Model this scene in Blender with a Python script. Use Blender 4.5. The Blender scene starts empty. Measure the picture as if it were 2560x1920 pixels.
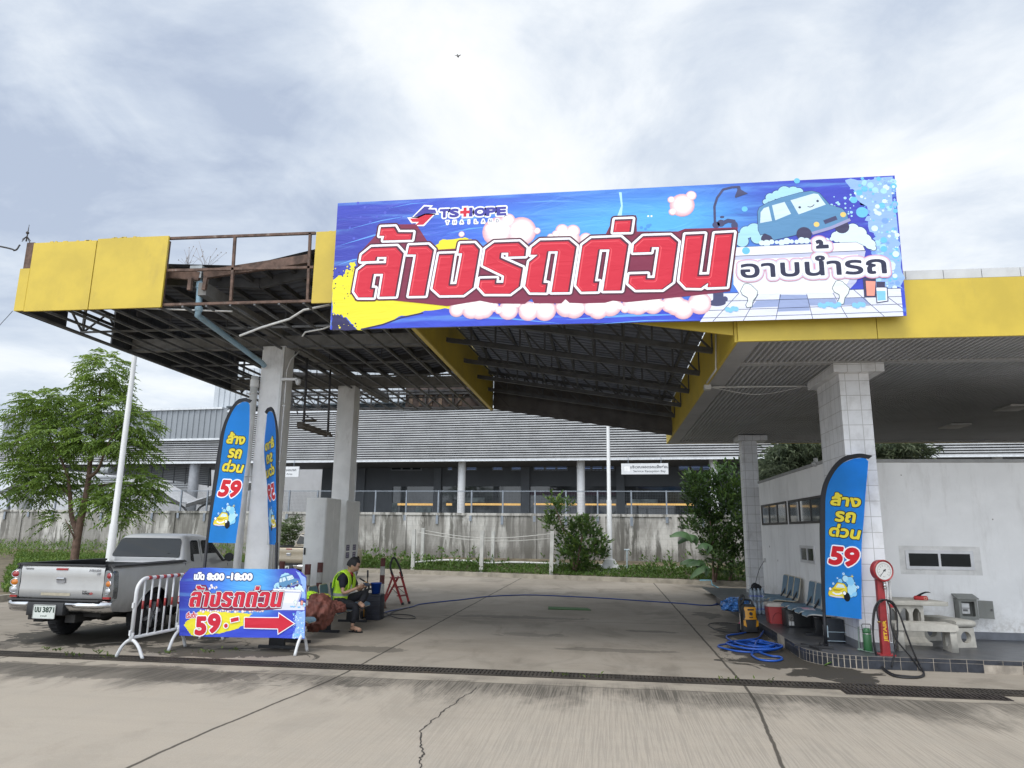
import bpy, bmesh, math, random
import numpy as np
from mathutils import Vector as V, Matrix, noise as mnoise
R = math.radians; PI = math.pi
random.seed(7)
C = bpy.context.scene.collection
scn = bpy.context.scene

# ------------------------------------------------------------------ camera
CX, CY, FP, HC = 1280., 960., 1774., 1.57          # calibrated on the 2560 x 1920 photograph
_vy = V((1519.6-CX, 1328.6-CY, FP)).normalized()
_h = V((1, .0127, 0)); _z = _h.cross(_vy).normalized()
if _z.y > 0: _z = -_z
_x = _vy.cross(_z).normalized()
if _x.x < 0: _x = -_x
AX = (_x, _vy, _z)
cam_d = bpy.data.cameras.new('camera'); cam = bpy.data.objects.new('camera', cam_d); C.objects.link(cam)
cam_d.sensor_width = 36; cam_d.lens = 36*FP/2560; cam_d.clip_end = 2000; cam_d.clip_start = .05
right = V((_x.x, _vy.x, _z.x)); down = V((_x.y, _vy.y, _z.y)); fwd = V((_x.z, _vy.z, _z.z))
mm = Matrix((right, -down, -fwd)).transposed().to_4x4(); mm.translation = (0, 0, HC)
cam.matrix_world = mm
scn.camera = cam
def ray(x, y):
    p = V((x-CX, y-CY, FP)); return V((AX[0].dot(p), AX[1].dot(p), AX[2].dot(p)))
def onZ(x, y, z=0.):                                # where the line of sight meets a level plane
    d = ray(x, y); t = (z-HC)/d.z; return V((d.x*t, d.y*t, z))
def onY(x, y, Y):
    d = ray(x, y); t = Y/d.y; return V((d.x*t, Y, HC+d.z*t))
def onX(x, y, X):
    d = ray(x, y); t = X/d.x; return V((X, d.y*t, HC+d.z*t))
def zm(x0, y0, k): return lambda u, v: (x0+u*k, y0+v*k)

# ------------------------------------------------------------------ world, sun, exposure
SUN_EL, SUN_AZ = R(58), R(200)                      # high, behind the camera and a little to its left
w = bpy.data.worlds.new('World'); scn.world = w; w.use_nodes = True
nt = w.node_tree; nt.nodes.clear()
def N(t, **k):
    n = nt.nodes.new(t)
    for a, b in k.items(): setattr(n, a, b)
    return n
def L(a, b): nt.links.new(a, b)
sky = N('ShaderNodeTexSky', sky_type='NISHITA', sun_disc=False, sun_elevation=SUN_EL, sun_rotation=SUN_AZ, air_density=1.2, dust_density=2.0)
bg1 = N('ShaderNodeBackground'); bg1.inputs[1].default_value = .10; L(sky.outputs[0], bg1.inputs[0])
tc = N('ShaderNodeTexCoord'); sep = N('ShaderNodeSeparateXYZ'); L(tc.outputs['Generated'], sep.inputs[0])
def M_(op, a, b=None, clamp=False):
    n = N('ShaderNodeMath', operation=op, use_clamp=clamp)
    for i, q in enumerate((a, b)):
        if q is None: continue
        if isinstance(q, (int, float)): n.inputs[i].default_value = q
        else: L(q, n.inputs[i])
    return n.outputs[0]
zc = M_('MAXIMUM', sep.outputs[2], .0); den = M_('ADD', zc, .22)
px = M_('DIVIDE', sep.outputs[0], den); py = M_('DIVIDE', sep.outputs[1], den)
comb = N('ShaderNodeCombineXYZ'); L(px, comb.inputs[0]); L(py, comb.inputs[1])
def fbm(scale, detail, rough, dist, off):
    mp = N('ShaderNodeMapping'); mp.inputs['Location'].default_value = off; L(comb.outputs[0], mp.inputs[0])
    n = N('ShaderNodeTexNoise'); L(mp.outputs[0], n.inputs['Vector'])
    n.inputs['Scale'].default_value = scale; n.inputs['Detail'].default_value = detail; n.inputs['Roughness'].default_value = rough; n.inputs['Distortion'].default_value = dist
    return n.outputs[0]
n1 = fbm(1.25, 9, .56, .35, (3.1, 1.7, 0)); n2 = fbm(3.1, 8, .6, .5, (9.4, 4.2, 2)); n3 = fbm(.55, 3, .5, 0, (5.2, 8.8, 1))
def blob(vec, k):                                    # brighter or darker region of the overcast around a direction
    d = N('ShaderNodeVectorMath', operation='DOT_PRODUCT'); L(tc.outputs['Generated'], d.inputs[0]); d.inputs[1].default_value = V(vec).normalized()
    return M_('POWER', M_('MAXIMUM', d.outputs['Value'], 0.), k)
b1 = blob(ray(1500, 150), 22); b2 = blob(ray(2050, 330), 60); b3 = blob(ray(480, 330), 45); b4 = blob(ray(2500, 60), 60)
s = M_('ADD', M_('MULTIPLY', n1, .80), M_('MULTIPLY', n2, .46)); s = M_('ADD', M_('SUBTRACT', s, .115), M_('MULTIPLY', n3, .15))
s = M_('ADD', s, M_('MULTIPLY', b1, .055)); s = M_('ADD', s, M_('MULTIPLY', b2, .07)); s = M_('SUBTRACT', s, M_('MULTIPLY', b3, .10)); s = M_('SUBTRACT', s, M_('MULTIPLY', b4, .05))
cr = N('ShaderNodeValToRGB'); L(s, cr.inputs[0]); e = cr.color_ramp.elements
e[0].position = .42; e[0].color = (.45, .52, .65, 1); e[1].position = .78; e[1].color = (1., 1., 1., 1)
for p, c in ((.50, (.57, .64, .75, 1)), (.58, (.70, .76, .84, 1)), (.66, (.86, .90, .94, 1))):
    q = e.new(p); q.color = c
hz = N('ShaderNodeMix', data_type='RGBA'); L(M_('POWER', M_('SUBTRACT', 1., zc, True), 9.), hz.inputs[0]); L(cr.outputs[0], hz.inputs[6]); hz.inputs[7].default_value = (.70, .78, .88, 1)
bg2 = N('ShaderNodeBackground'); L(M_('ADD', .92, M_('MULTIPLY', blob((-.25, -1, .42), 3.), 1.5)), bg2.inputs[1]); L(hz.outputs[2], bg2.inputs[0])  # extra glow behind the camera, added to fill under the canopies
mx = N('ShaderNodeMixShader'); mx.inputs[0].default_value = .90; L(bg1.outputs[0], mx.inputs[1]); L(bg2.outputs[0], mx.inputs[2])
wo = N('ShaderNodeOutputWorld'); L(mx.outputs[0], wo.inputs[0])
sd = bpy.data.lights.new('sun', 'SUN'); sd.energy = 1.3; sd.angle = R(25); sd.color = (1, .96, .90)
so = bpy.data.objects.new('sun', sd); C.objects.link(so)
sv = V((math.sin(SUN_AZ)*math.cos(SUN_EL), math.cos(SUN_AZ)*math.cos(SUN_EL), math.sin(SUN_EL)))
so.rotation_euler = sv.to_track_quat('Z', 'Y').to_euler(); so.location = (0, 0, 30)
scn.view_settings.view_transform = 'Standard'; scn.view_settings.look = 'None'; scn.view_settings.gamma = 1
scn.view_settings.exposure = .33

# ------------------------------------------------------------------ materials
MC = {}
def srgb(h):
    if not isinstance(h, str): return tuple(h)+(1,)
    v = [int(h[i:i+2], 16)/255 for i in (0, 2, 4)]
    return tuple(((c+.055)/1.055)**2.4 if c > .04045 else c/12.92 for c in v)+(1,)
class NT:
    def __init__(s, m): s.t = m.node_tree; s.b = s.t.nodes['Principled BSDF']
    def n(s, t, **k):
        n = s.t.nodes.new(t)
        for a, b in k.items(): setattr(n, a, b)
        return n
    def l(s, a, b): s.t.links.new(a, b)
    def set(s, sock, v):
        if isinstance(v, bpy.types.NodeSocket): s.l(v, sock)
        elif isinstance(v, (int, float)): sock.default_value = v
        else: sock.default_value = tuple(v)+((1,) if len(v) == 3 and sock.type == 'RGBA' else ())
    def math(s, op, a, b=0., c=0., clamp=False):
        n = s.n('ShaderNodeMath', operation=op, use_clamp=clamp)
        for i, q in enumerate((a, b, c)): s.set(n.inputs[i], q)
        return n.outputs[0]
    def coord(s, kind='Object', scale=(1, 1, 1), loc=(0, 0, 0)):
        t = s.n('ShaderNodeTexCoord'); m = s.n('ShaderNodeMapping'); m.inputs['Scale'].default_value = scale; m.inputs['Location'].default_value = loc
        s.l(t.outputs[kind], m.inputs[0]); return m.outputs[0]
    def world(s, scale=(1, 1, 1), loc=(0, 0, 0)):
        t = s.n('ShaderNodeNewGeometry'); m = s.n('ShaderNodeMapping'); m.inputs['Scale'].default_value = scale; m.inputs['Location'].default_value = loc
        s.l(t.outputs['Position'], m.inputs[0]); return m.outputs[0]
    def noise(s, vec, scale=5, detail=5, rough=.55, dist=0):
        n = s.n('ShaderNodeTexNoise'); s.l(vec, n.inputs['Vector'])
        n.inputs['Scale'].default_value = scale; n.inputs['Detail'].default_value = detail; n.inputs['Roughness'].default_value = rough; n.inputs['Distortion'].default_value = dist
        return n.outputs[0]
    def step(s, v, a, b):
        n = s.n('ShaderNodeMapRange'); n.interpolation_type = 'SMOOTHSTEP'; s.set(n.inputs[0], v); n.inputs[1].default_value = a; n.inputs[2].default_value = b
        return n.outputs[0]
    def mix(s, f, a, b, mode='MIX'):
        n = s.n('ShaderNodeMix', data_type='RGBA', blend_type=mode); s.set(n.inputs[0], f); s.set(n.inputs[6], a); s.set(n.inputs[7], b); return n.outputs[2]
    def sep(s, v):
        n = s.n('ShaderNodeSeparateXYZ'); s.l(v, n.inputs[0]); return n.outputs
    def bump(s, h, st=.3, d=.01):
        n = s.n('ShaderNodeBump'); n.inputs['Strength'].default_value = st; n.inputs['Distance'].default_value = d; s.l(h, n.inputs['Height']); s.l(n.outputs[0], s.b.inputs['Normal'])
    def base(s, c): s.set(s.b.inputs['Base Color'], c)
    def rough(s, c): s.set(s.b.inputs['Roughness'], c)
def newmat(name):
    m = bpy.data.materials.new(name); m.use_nodes = True; return m, NT(m)
def mat(name, col=(.5, .5, .5), rough=.6, metal=0, var=.12, scale=6, bump=0, bscale=40, spec=.5, coat=0, emit=0, dirt=0, dcol=(.12, .09, .06), trans=0):
    if name in MC: return MC[name]
    m, s = newmat(name); c = srgb(col)
    s.b.inputs['Metallic'].default_value = metal; s.b.inputs['Specular IOR Level'].default_value = spec; s.b.inputs['Coat Weight'].default_value = coat
    vec = s.world()
    n = s.noise(vec, scale, 6, .6)
    out = s.mix(s.step(n, .3, .7), tuple(min(1, x*(1-var)) for x in c[:3]), tuple(min(1, x*(1+var)) for x in c[:3]))
    if dirt:
        d = s.noise(s.world((1, 1, .35), (3, 1, 7)), scale*1.3, 8, .7)
        out = s.mix(s.math('MULTIPLY', s.step(d, .55, .78), dirt), out, dcol)
    s.base(out)
    s.rough(s.math('ADD', s.math('MULTIPLY', n, .16), rough-.08))
    if bump: s.bump(s.noise(vec, bscale, 5, .6), bump, .01)
    if emit: s.b.inputs['Emission Color'].default_value = c; s.b.inputs['Emission Strength'].default_value = emit
    if trans: s.b.inputs['Transmission Weight'].default_value = trans
    MC[name] = m; return m
def flat(name, col, rough=.5, spec=.3):              # printed ink on vinyl: one colour, cloth creases in the bump
    if name in MC: return MC[name]
    m, s = newmat(name); s.base(srgb(col)); s.rough(rough); s.b.inputs['Specular IOR Level'].default_value = spec
    a = s.noise(s.world((.8, .8, 2.6), (1, 0, 2)), 2.2, 3, .5, 1.2); s.bump(a, .22, .05)
    MC[name] = m; return m

# ------------------------------------------------------------------ mesh helpers
ORG = {}
def thing(name, label, cat, loc=(0, 0, 0), rz=0., group=None, local=False):
    o = bpy.data.objects.new(name, None); C.objects.link(o); o.location = loc; o.rotation_euler = (0, 0, rz)
    o.empty_display_size = .1
    o['label'] = label; o['category'] = cat
    if group: o['group'] = group
    ORG[o.name] = V((0, 0, 0)) if local else V(loc)
    return o
def tag(o, label=None, cat=None, group=None, kind=None):
    for k, v in (('label', label), ('category', cat), ('group', group), ('kind', kind)):
        if v: o[k] = v
    return o
def mesh(bm, name='m', smooth=None):
    me = bpy.data.meshes.new(name); bm.normal_update(); bm.to_mesh(me); bm.free()
    if smooth is not None:
        for p in me.polygons: p.use_smooth = True
        me.set_sharp_from_angle(angle=R(smooth))
    return me
def obj(name, bm, m=None, parent=None, smooth=None, loc=None, bevel=0):
    if isinstance(bm, bmesh.types.BMesh):
        if bevel:
            eds = [e for e in bm.edges if len(e.link_faces) == 2 and e.calc_face_angle(0) > R(40)]
            bmesh.ops.bevel(bm, geom=eds, offset=bevel, segments=2, profile=.5, affect='EDGES', clamp_overlap=True)
            if smooth is None: smooth = 40
        me = mesh(bm, name, smooth)
    else: me = bm
    for q in (m if isinstance(m, (list, tuple)) else [m]):
        if q: me.materials.append(q)
    o = bpy.data.objects.new(name, me); C.objects.link(o)
    if parent:
        o.parent = parent; ORG[o.name] = ORG[parent.name]
        if ORG[parent.name].length: me.transform(Matrix.Translation(-ORG[parent.name]))
    elif loc is not None:
        me.transform(Matrix.Translation(-V(loc))); o.location = loc; ORG[o.name] = V(loc)
    else: ORG[o.name] = V((0, 0, 0))
    return o
def B(): return bmesh.new()
def box(bm, x0, x1, y0, y1, z0, z1, mi=0, M=None):
    r = bmesh.ops.create_cube(bm, size=1, matrix=Matrix.Translation(((x0+x1)/2, (y0+y1)/2, (z0+z1)/2)) @ Matrix.Diagonal((abs(x1-x0), abs(y1-y0), abs(z1-z0), 1)))
    if M: bmesh.ops.transform(bm, matrix=M, verts=r['verts'])
    for f in {f for v in r['verts'] for f in v.link_faces}: f.material_index = mi
    return bm
def bar(bm, a, b, w, h=None, mi=0, up=(0, 0, 1)):      # rectangular bar from a to b
    a, b = V(a), V(b); d = b-a; h = h or w
    z = d.normalized(); u = V(up)
    if abs(z.dot(u)) > .98: u = V((0, 1, 0))
    x = z.cross(u).normalized(); y = x.cross(z)
    M = Matrix((x, y, z)).transposed().to_4x4(); M.translation = (a+b)/2
    r = bmesh.ops.create_cube(bm, size=1, matrix=M @ Matrix.Diagonal((w, h, d.length, 1)))
    for f in {f for v in r['verts'] for f in v.link_faces}: f.material_index = mi
    return bm
def cyl(bm, a, b, r, r2=None, seg=14, mi=0, caps=True):
    a, b = V(a), V(b); d = b-a
    M = d.to_track_quat('Z', 'Y').to_matrix().to_4x4(); M.translation = (a+b)/2
    q = bmesh.ops.create_cone(bm, cap_ends=caps, segments=seg, radius1=r, radius2=r if r2 is None else r2, depth=d.length, matrix=M)
    for f in {f for v in q['verts'] for f in v.link_faces}: f.material_index = mi
    return bm
def ball(bm, c, r, sc=(1, 1, 1), seg=12, mi=0, M=None):
    q = bmesh.ops.create_uvsphere(bm, u_segments=seg, v_segments=max(6, seg*2//3), radius=r, matrix=Matrix.Translation(c) @ (M or Matrix()) @ Matrix.Diagonal((*sc, 1)))
    for f in {f for v in q['verts'] for f in v.link_faces}: f.material_index = mi
    return bm
def tube(bm, pts, r, seg=8, mi=0, cap=True, closed=False):   # tube along a polyline; r a number or one per point
    pts = [V(p) for p in pts]; n = len(pts); rs = r if isinstance(r, (list, tuple)) else [r]*n
    rings = []; prev = None
    for i, p in enumerate(pts):
        if closed: t = pts[(i+1) % n]-pts[i-1]
        else: t = (pts[min(i+1, n-1)]-pts[max(i-1, 0)])
        if t.length < 1e-9: t = V((0, 0, 1))
        t.normalize()
        if prev is None:
            u = V((0, 0, 1)) if abs(t.z) < .9 else V((1, 0, 0)); x = t.cross(u).normalized()
        else:
            x = prev-t*prev.dot(t)
            x = x.normalized() if x.length > 1e-6 else t.orthogonal().normalized()
        prev = x; y = t.cross(x)
        rings.append([bm.verts.new(p+(x*math.cos(2*PI*k/seg)+y*math.sin(2*PI*k/seg))*rs[i]) for k in range(seg)])
    rng = range(n if closed else n-1)
    for i in rng:
        a, b = rings[i], rings[(i+1) % n]
        for k in range(seg):
            f = bm.faces.new((a[k], a[(k+1) % seg], b[(k+1) % seg], b[k])); f.material_index = mi; f.smooth = True
    if cap and not closed:
        for rg in (rings[0][::-1], rings[-1]):
            f = bm.faces.new(rg); f.material_index = mi
    return bm
def spline(pts, n=8):                                   # Catmull-Rom through the points
    pts = [V(p) for p in pts]; out = []
    P = [pts[0]*2-pts[1]]+pts+[pts[-1]*2-pts[-2]]
    for i in range(1, len(P)-2):
        for k in range(n):
            t = k/n; a, b, c, d = P[i-1:i+3]
            out.append(.5*((2*b)+(c-a)*t+(2*a-5*b+4*c-d)*t*t+(3*b-a-3*c+d)*t**3))
    return out+[pts[-1]]
def ngon(bm, pts, mi=0):
    f = bm.faces.new([bm.verts.new(p) for p in pts]); f.material_index = mi; return f
def extr(bm, pts, vec, mi=0):                           # closed prism from an outline
    vec = V(vec); a = [bm.verts.new(V(p)) for p in pts]; b = [bm.verts.new(V(p)+vec) for p in pts]; n = len(a)
    fs = [bm.faces.new(a[::-1]), bm.faces.new(b)]+[bm.faces.new((a[i], a[(i+1) % n], b[(i+1) % n], b[i])) for i in range(n)]
    for f in fs: f.material_index = mi
    bmesh.ops.recalc_face_normals(bm, faces=fs)
    return bm
def lathe(bm, prof, c, seg=20, mi=0, axis='Z'):         # (radius, height) profile turned about an axis at c
    c = V(c); rings = []
    for r, h in prof:
        ring = []
        for k in range(seg):
            a = 2*PI*k/seg; p = V((r*math.cos(a), r*math.sin(a), h))
            if axis == 'Y': p = V((p.x, p.z, p.y))
            if axis == 'X': p = V((p.z, p.x, p.y))
            ring.append(bm.verts.new(c+p))
        rings.append(ring)
    fs = []
    for a, b in zip(rings, rings[1:]):
        for k in range(seg): fs.append(bm.faces.new((a[k], a[(k+1) % seg], b[(k+1) % seg], b[k])))
    fs += [bm.faces.new(rings[0][::-1]), bm.faces.new(rings[-1])]
    for f in fs: f.material_index = mi; f.smooth = True
    bmesh.ops.recalc_face_normals(bm, faces=fs)
    return bm
def loft(bm, rings, mi=0, cap=True, closed=True):
    vs = [[bm.verts.new(p) for p in r] for r in rings]; n = len(vs[0]); fs = []
    for a, b in zip(vs, vs[1:]):
        for k in range(n if closed else n-1): fs.append(bm.faces.new((a[k], a[(k+1) % n], b[(k+1) % n], b[k])))
    if cap and closed: fs += [bm.faces.new(vs[0][::-1]), bm.faces.new(vs[-1])]
    for f in fs: f.material_index = mi
    bmesh.ops.recalc_face_normals(bm, faces=fs)
    return bm
def dup(root, loc, rz=0., label=None, group=None):
    r = root.copy(); C.objects.link(r); r.location = loc; r.rotation_euler = (0, 0, rz); r['label'] = label or r['label']
    if group: r['group'] = group
    for ch in list(root.children):
        c = ch.copy(); C.objects.link(c); c.parent = r
        for g in ch.children:
            d = g.copy(); C.objects.link(d); d.parent = c
    return r

# ------------------------------------------------------------------ flat printed artwork: shapes and lettering laid on a cloth plane, each layer a hair proud
SC2 = bpy.data.collections.new('scratch')
def curve_mesh(cu):
    o = bpy.data.objects.new('t', cu); C.objects.link(o); bpy.context.view_layer.update()
    me = bpy.data.meshes.new_from_object(o); bpy.data.objects.remove(o); bpy.data.curves.remove(cu)
    vs = [(v.co.x, v.co.y) for v in me.vertices]; fs = [tuple(p.vertices) for p in me.polygons]; bpy.data.meshes.remove(me)
    return vs, fs
class Art:
    def __init__(s, o, ux, uy, nrm, warp=None):
        s.o, s.ux, s.uy, s.n = V(o), V(ux), V(uy), V(nrm); s.bm = B(); s.mats = []; s.k = 0; s.warp = warp
    def mi(s, m):
        if m not in s.mats: s.mats.append(m)
        return s.mats.index(m)
    def p(s, u, v, d):
        q = s.o+s.ux*u+s.uy*v+s.n*d
        return q+s.n*s.warp(u, v) if s.warp else q
    def put(s, vs, fs, m, lay):
        i = s.mi(m); bv = [s.bm.verts.new(s.p(x, y, lay*.0007)) for x, y in vs]
        for f in fs:
            try:
                q = s.bm.faces.new([bv[k] for k in f]); q.material_index = i
                q.normal_update()
                if q.normal.dot(s.n) < 0: q.normal_flip()
            except ValueError: pass
    def poly(s, loops, m, lay, off=0., rnd=False):
        if not isinstance(loops[0][0], (tuple, list)): loops = [loops]
        cu = bpy.data.curves.new('c', 'CURVE'); cu.dimensions = '2D'; cu.fill_mode = 'BOTH'; cu.offset = 0
        for lp in loops:
            lp = [tuple(q) for q in lp]
            if off:
                ar = sum(a[0]*b[1]-b[0]*a[1] for a, b in zip(lp, lp[1:]+lp[:1]))
                lp = offs(lp if ar > 0 else lp[::-1], off)
            sp = cu.splines.new('POLY'); sp.points.add(len(lp)-1); sp.use_cyclic_u = True
            for q, (x, y) in zip(sp.points, lp): q.co = (x, y, 0, 1)
        s.put(*curve_mesh(cu), m, lay)
    def sdf(s, loops, m, lay, off=0., cell=.006):
        if not isinstance(loops[0][0], (tuple, list)): loops = [loops]
        s.put(*sdf_mesh(loops, off, cell), m, lay)
    def line(s, pts, wd, m, lay, closed=False):
        n = len(pts); P = [V((*q, 0)) for q in pts]; vs = []
        for i in range(n):
            a = P[i-1] if (i or closed) else P[i]; b = P[(i+1) % n] if (i < n-1 or closed) else P[i]
            d1 = (P[i]-a); d2 = (b-P[i]); d = (d1.normalized() if d1.length else V())+(d2.normalized() if d2.length else V())
            d = d.normalized() if d.length else V((1, 0, 0)); nn = V((-d.y, d.x, 0)); c = 1.
            if d1.length and d2.length: c = max(.45, abs(nn.dot(V((-d1.y, d1.x, 0)).normalized())))
            vs += [(P[i]+nn*wd/2/c)[:2], (P[i]-nn*wd/2/c)[:2]]
        fs = [(2*i, 2*i+1, (2*i+3) % (2*n), (2*i+2) % (2*n)) for i in range(n if closed else n-1)]
        s.put(vs, fs, m, lay)
    def disc(s, c, r, m, lay, ry=None, seg=22, rot=0):
        ry = ry or r; q = []
        for k in range(seg):
            a = 2*PI*k/seg; x, y = r*math.cos(a), ry*math.sin(a)
            q.append((c[0]+x*math.cos(rot)-y*math.sin(rot), c[1]+x*math.sin(rot)+y*math.cos(rot)))
        s.put(q, [tuple(range(seg))], m, lay)
    def text(s, body, x, y, size, m, lay, off=0., align='CENTER', shear=0., sx=1., rot=0., sp=1.):
        cu = bpy.data.curves.new('f', 'FONT'); cu.body = body; cu.size = size; cu.offset = off; cu.align_x = align; cu.shear = shear; cu.space_character = sp; cu.fill_mode = 'FRONT'; cu.resolution_u = 5
        vs, fs = curve_mesh(cu); ca, sa = math.cos(rot), math.sin(rot)
        s.put([(x+a*sx*ca-b*sa, y+a*sx*sa+b*ca) for a, b in vs], fs, m, lay)
    def done(s, name, parent): return obj(name, s.bm, s.mats, parent)
def sdf_mesh(loops, off, cell):                         # region within `off` of the outlines, marched on a fine grid (rounded outer corners)
    A_ = np.array([q for l in loops for q in l], float); B_ = np.array([q for l in loops for q in (list(l[1:])+[l[0]])], float)
    lo = A_.min(0)-max(off, 0)-2*cell; hi = A_.max(0)+max(off, 0)+2*cell
    nx, ny = int((hi[0]-lo[0])/cell)+2, int((hi[1]-lo[1])/cell)+2
    gx, gy = lo[0]+np.arange(nx)*cell, lo[1]+np.arange(ny)*cell; X, Y = np.meshgrid(gx, gy)
    D = np.full(X.shape, 1e9); W = np.zeros(X.shape, int); R_ = abs(off)+2*cell
    for a, b in zip(A_, B_):
        d = b-a; l2 = d@d
        if l2 < 1e-14: continue
        i0, i1 = max(0, int((min(a[0], b[0])-R_-lo[0])/cell)), min(nx, int((max(a[0], b[0])+R_-lo[0])/cell)+2)
        j0, j1 = max(0, int((min(a[1], b[1])-R_-lo[1])/cell)), min(ny, int((max(a[1], b[1])+R_-lo[1])/cell)+2)
        x, y = X[j0:j1, i0:i1]-a[0], Y[j0:j1, i0:i1]-a[1]; t = np.clip((x*d[0]+y*d[1])/l2, 0, 1)
        D[j0:j1, i0:i1] = np.minimum(D[j0:j1, i0:i1], (x-t*d[0])**2+(y-t*d[1])**2)
        up = (a[1] <= gy) & (b[1] > gy); dn = (b[1] <= gy) & (a[1] > gy)
        for msk, sg in ((up, 1), (dn, -1)):
            if msk.any():
                xi = a[0]+(gy[msk]-a[1])/d[1]*d[0]; W[msk] += sg*(gx[None, :] < xi[:, None])
    F = np.where(W != 0, -1, 1)*np.sqrt(D)-off; ins = F < 0
    vs, fs, idx = [], [], {}
    def vert(key, p):
        if key not in idx: idx[key] = len(vs); vs.append(p)
        return idx[key]
    full = ins[:-1, :-1] & ins[1:, :-1] & ins[:-1, 1:] & ins[1:, 1:]; anyc = ins[:-1, :-1] | ins[1:, :-1] | ins[:-1, 1:] | ins[1:, 1:]
    for j in range(ny-1):
        i = 0; row = full[j]; ra = anyc[j]
        if not ra.any(): continue
        while i < nx-1:
            if row[i]:
                k = i
                while k < nx-1 and row[k]: k += 1
                fs.append(tuple(vert(('g', a, b), (gx[a], gy[b])) for a, b in ((i, j), (k, j), (k, j+1), (i, j+1)))); i = k; continue
            if ra[i]:
                cs = ((i, j), (i+1, j), (i+1, j+1), (i, j+1)); pl = []
                for q in range(4):
                    (a, b), (c, d) = cs[q], cs[(q+1) % 4]; f0, f1 = F[b, a], F[d, c]
                    if f0 < 0: pl.append(vert(('g', a, b), (gx[a], gy[b])))
                    if (f0 < 0) != (f1 < 0):
                        t = f0/(f0-f1); key = ('e',)+tuple(sorted(((a, b), (c, d)))); pl.append(vert(key, (gx[a]+(gx[c]-gx[a])*t, gy[b]+(gy[d]-gy[b])*t)))
                if len(pl) > 2: fs.append(tuple(pl))
            i += 1
    return vs, fs
def glyphs(body, shear=0.):
    cu = bpy.data.curves.new('f', 'FONT'); cu.body = body; cu.size = 1; cu.shear = shear; cu.resolution_u = 4; cu.fill_mode = 'NONE'
    o = bpy.data.objects.new('t', cu); C.objects.link(o); bpy.context.view_layer.update(); me = bpy.data.meshes.new_from_object(o)
    nb = {}
    for e in me.edges:
        a, b = e.vertices; nb.setdefault(a, []).append(b); nb.setdefault(b, []).append(a)
    seen = set(); loops = []
    for v0 in sorted(nb):
        if v0 in seen: continue
        lp = [v0]; seen.add(v0); nx_ = v0+1 if v0+1 in nb[v0] else nb[v0][0]
        while nx_ not in seen:
            lp.append(nx_); seen.add(nx_); c = [q for q in nb[nx_] if q not in seen]
            if not c: break
            nx_ = c[0]
        if len(lp) > 2: loops.append([tuple(me.vertices[q].co[:2]) for q in lp])
    bpy.data.objects.remove(o); bpy.data.curves.remove(cu); bpy.data.meshes.remove(me); return loops
def offs(lp, d):                                        # mitred offset of a counter-clockwise outline
    n = len(lp); out = []
    for i in range(n):
        a, b, c = V((*lp[i-1], 0)), V((*lp[i], 0)), V((*lp[(i+1) % n], 0))
        e1, e2 = (b-a).normalized(), (c-b).normalized(); n1, n2 = V((e1.y, -e1.x, 0)), V((e2.y, -e2.x, 0))
        k = n1+n2; k = k/max(k.length_squared/2, .5) if k.length else n1
        out.append((b.x+k.x*d, b.y+k.y*d))
    return out
def jag(lp, amp, n=4, seed=1):
    rr = random.Random(seed); out = []
    for a, b in zip(lp, lp[1:]+lp[:1]):
        for k in range(n):
            t = k/n; out.append((a[0]+(b[0]-a[0])*t+rr.uniform(-amp, amp)*(k > 0), a[1]+(b[1]-a[1])*t+rr.uniform(-amp, amp)*(k > 0)))
    return out
# ------------------------------------------------------------------ zoom windows the photograph was measured in
zT = zm(0, 540, 1000/2212); zW = zm(0, 850, 900/2212); zK = zm(0, 1100, 520/2212); zE = zm(0, 1380, 520/2212); zU = zm(0, 1240, 900/2212)
zN = zm(850, 1100, 950/2212); zL = zm(700, 780, 450/2196); zM = zm(1000, 800, 1100/2212); zF = zm(500, 980, 260/980); zQ = zm(600, 1180, 450/1555)
zA = zm(1780, 1500, 780/2212); zB = zm(1650, 640, 910/2212); zC = zm(1840, 1080, 420/1452); zV = zm(1700, 1080, 860/2162); zX = zm(2100, 1380, 460/2212)
zY = zm(1880, 1080, 680/2212); z3 = zm(1760, 1380, 500/2212); zq = zm(1760, 1380, 360/2212); zp = zm(750, 1380, 300/2212); zR = zm(1680, 1160, 280/1366); zS = zm(1340, 1220, 420/2212)

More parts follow.
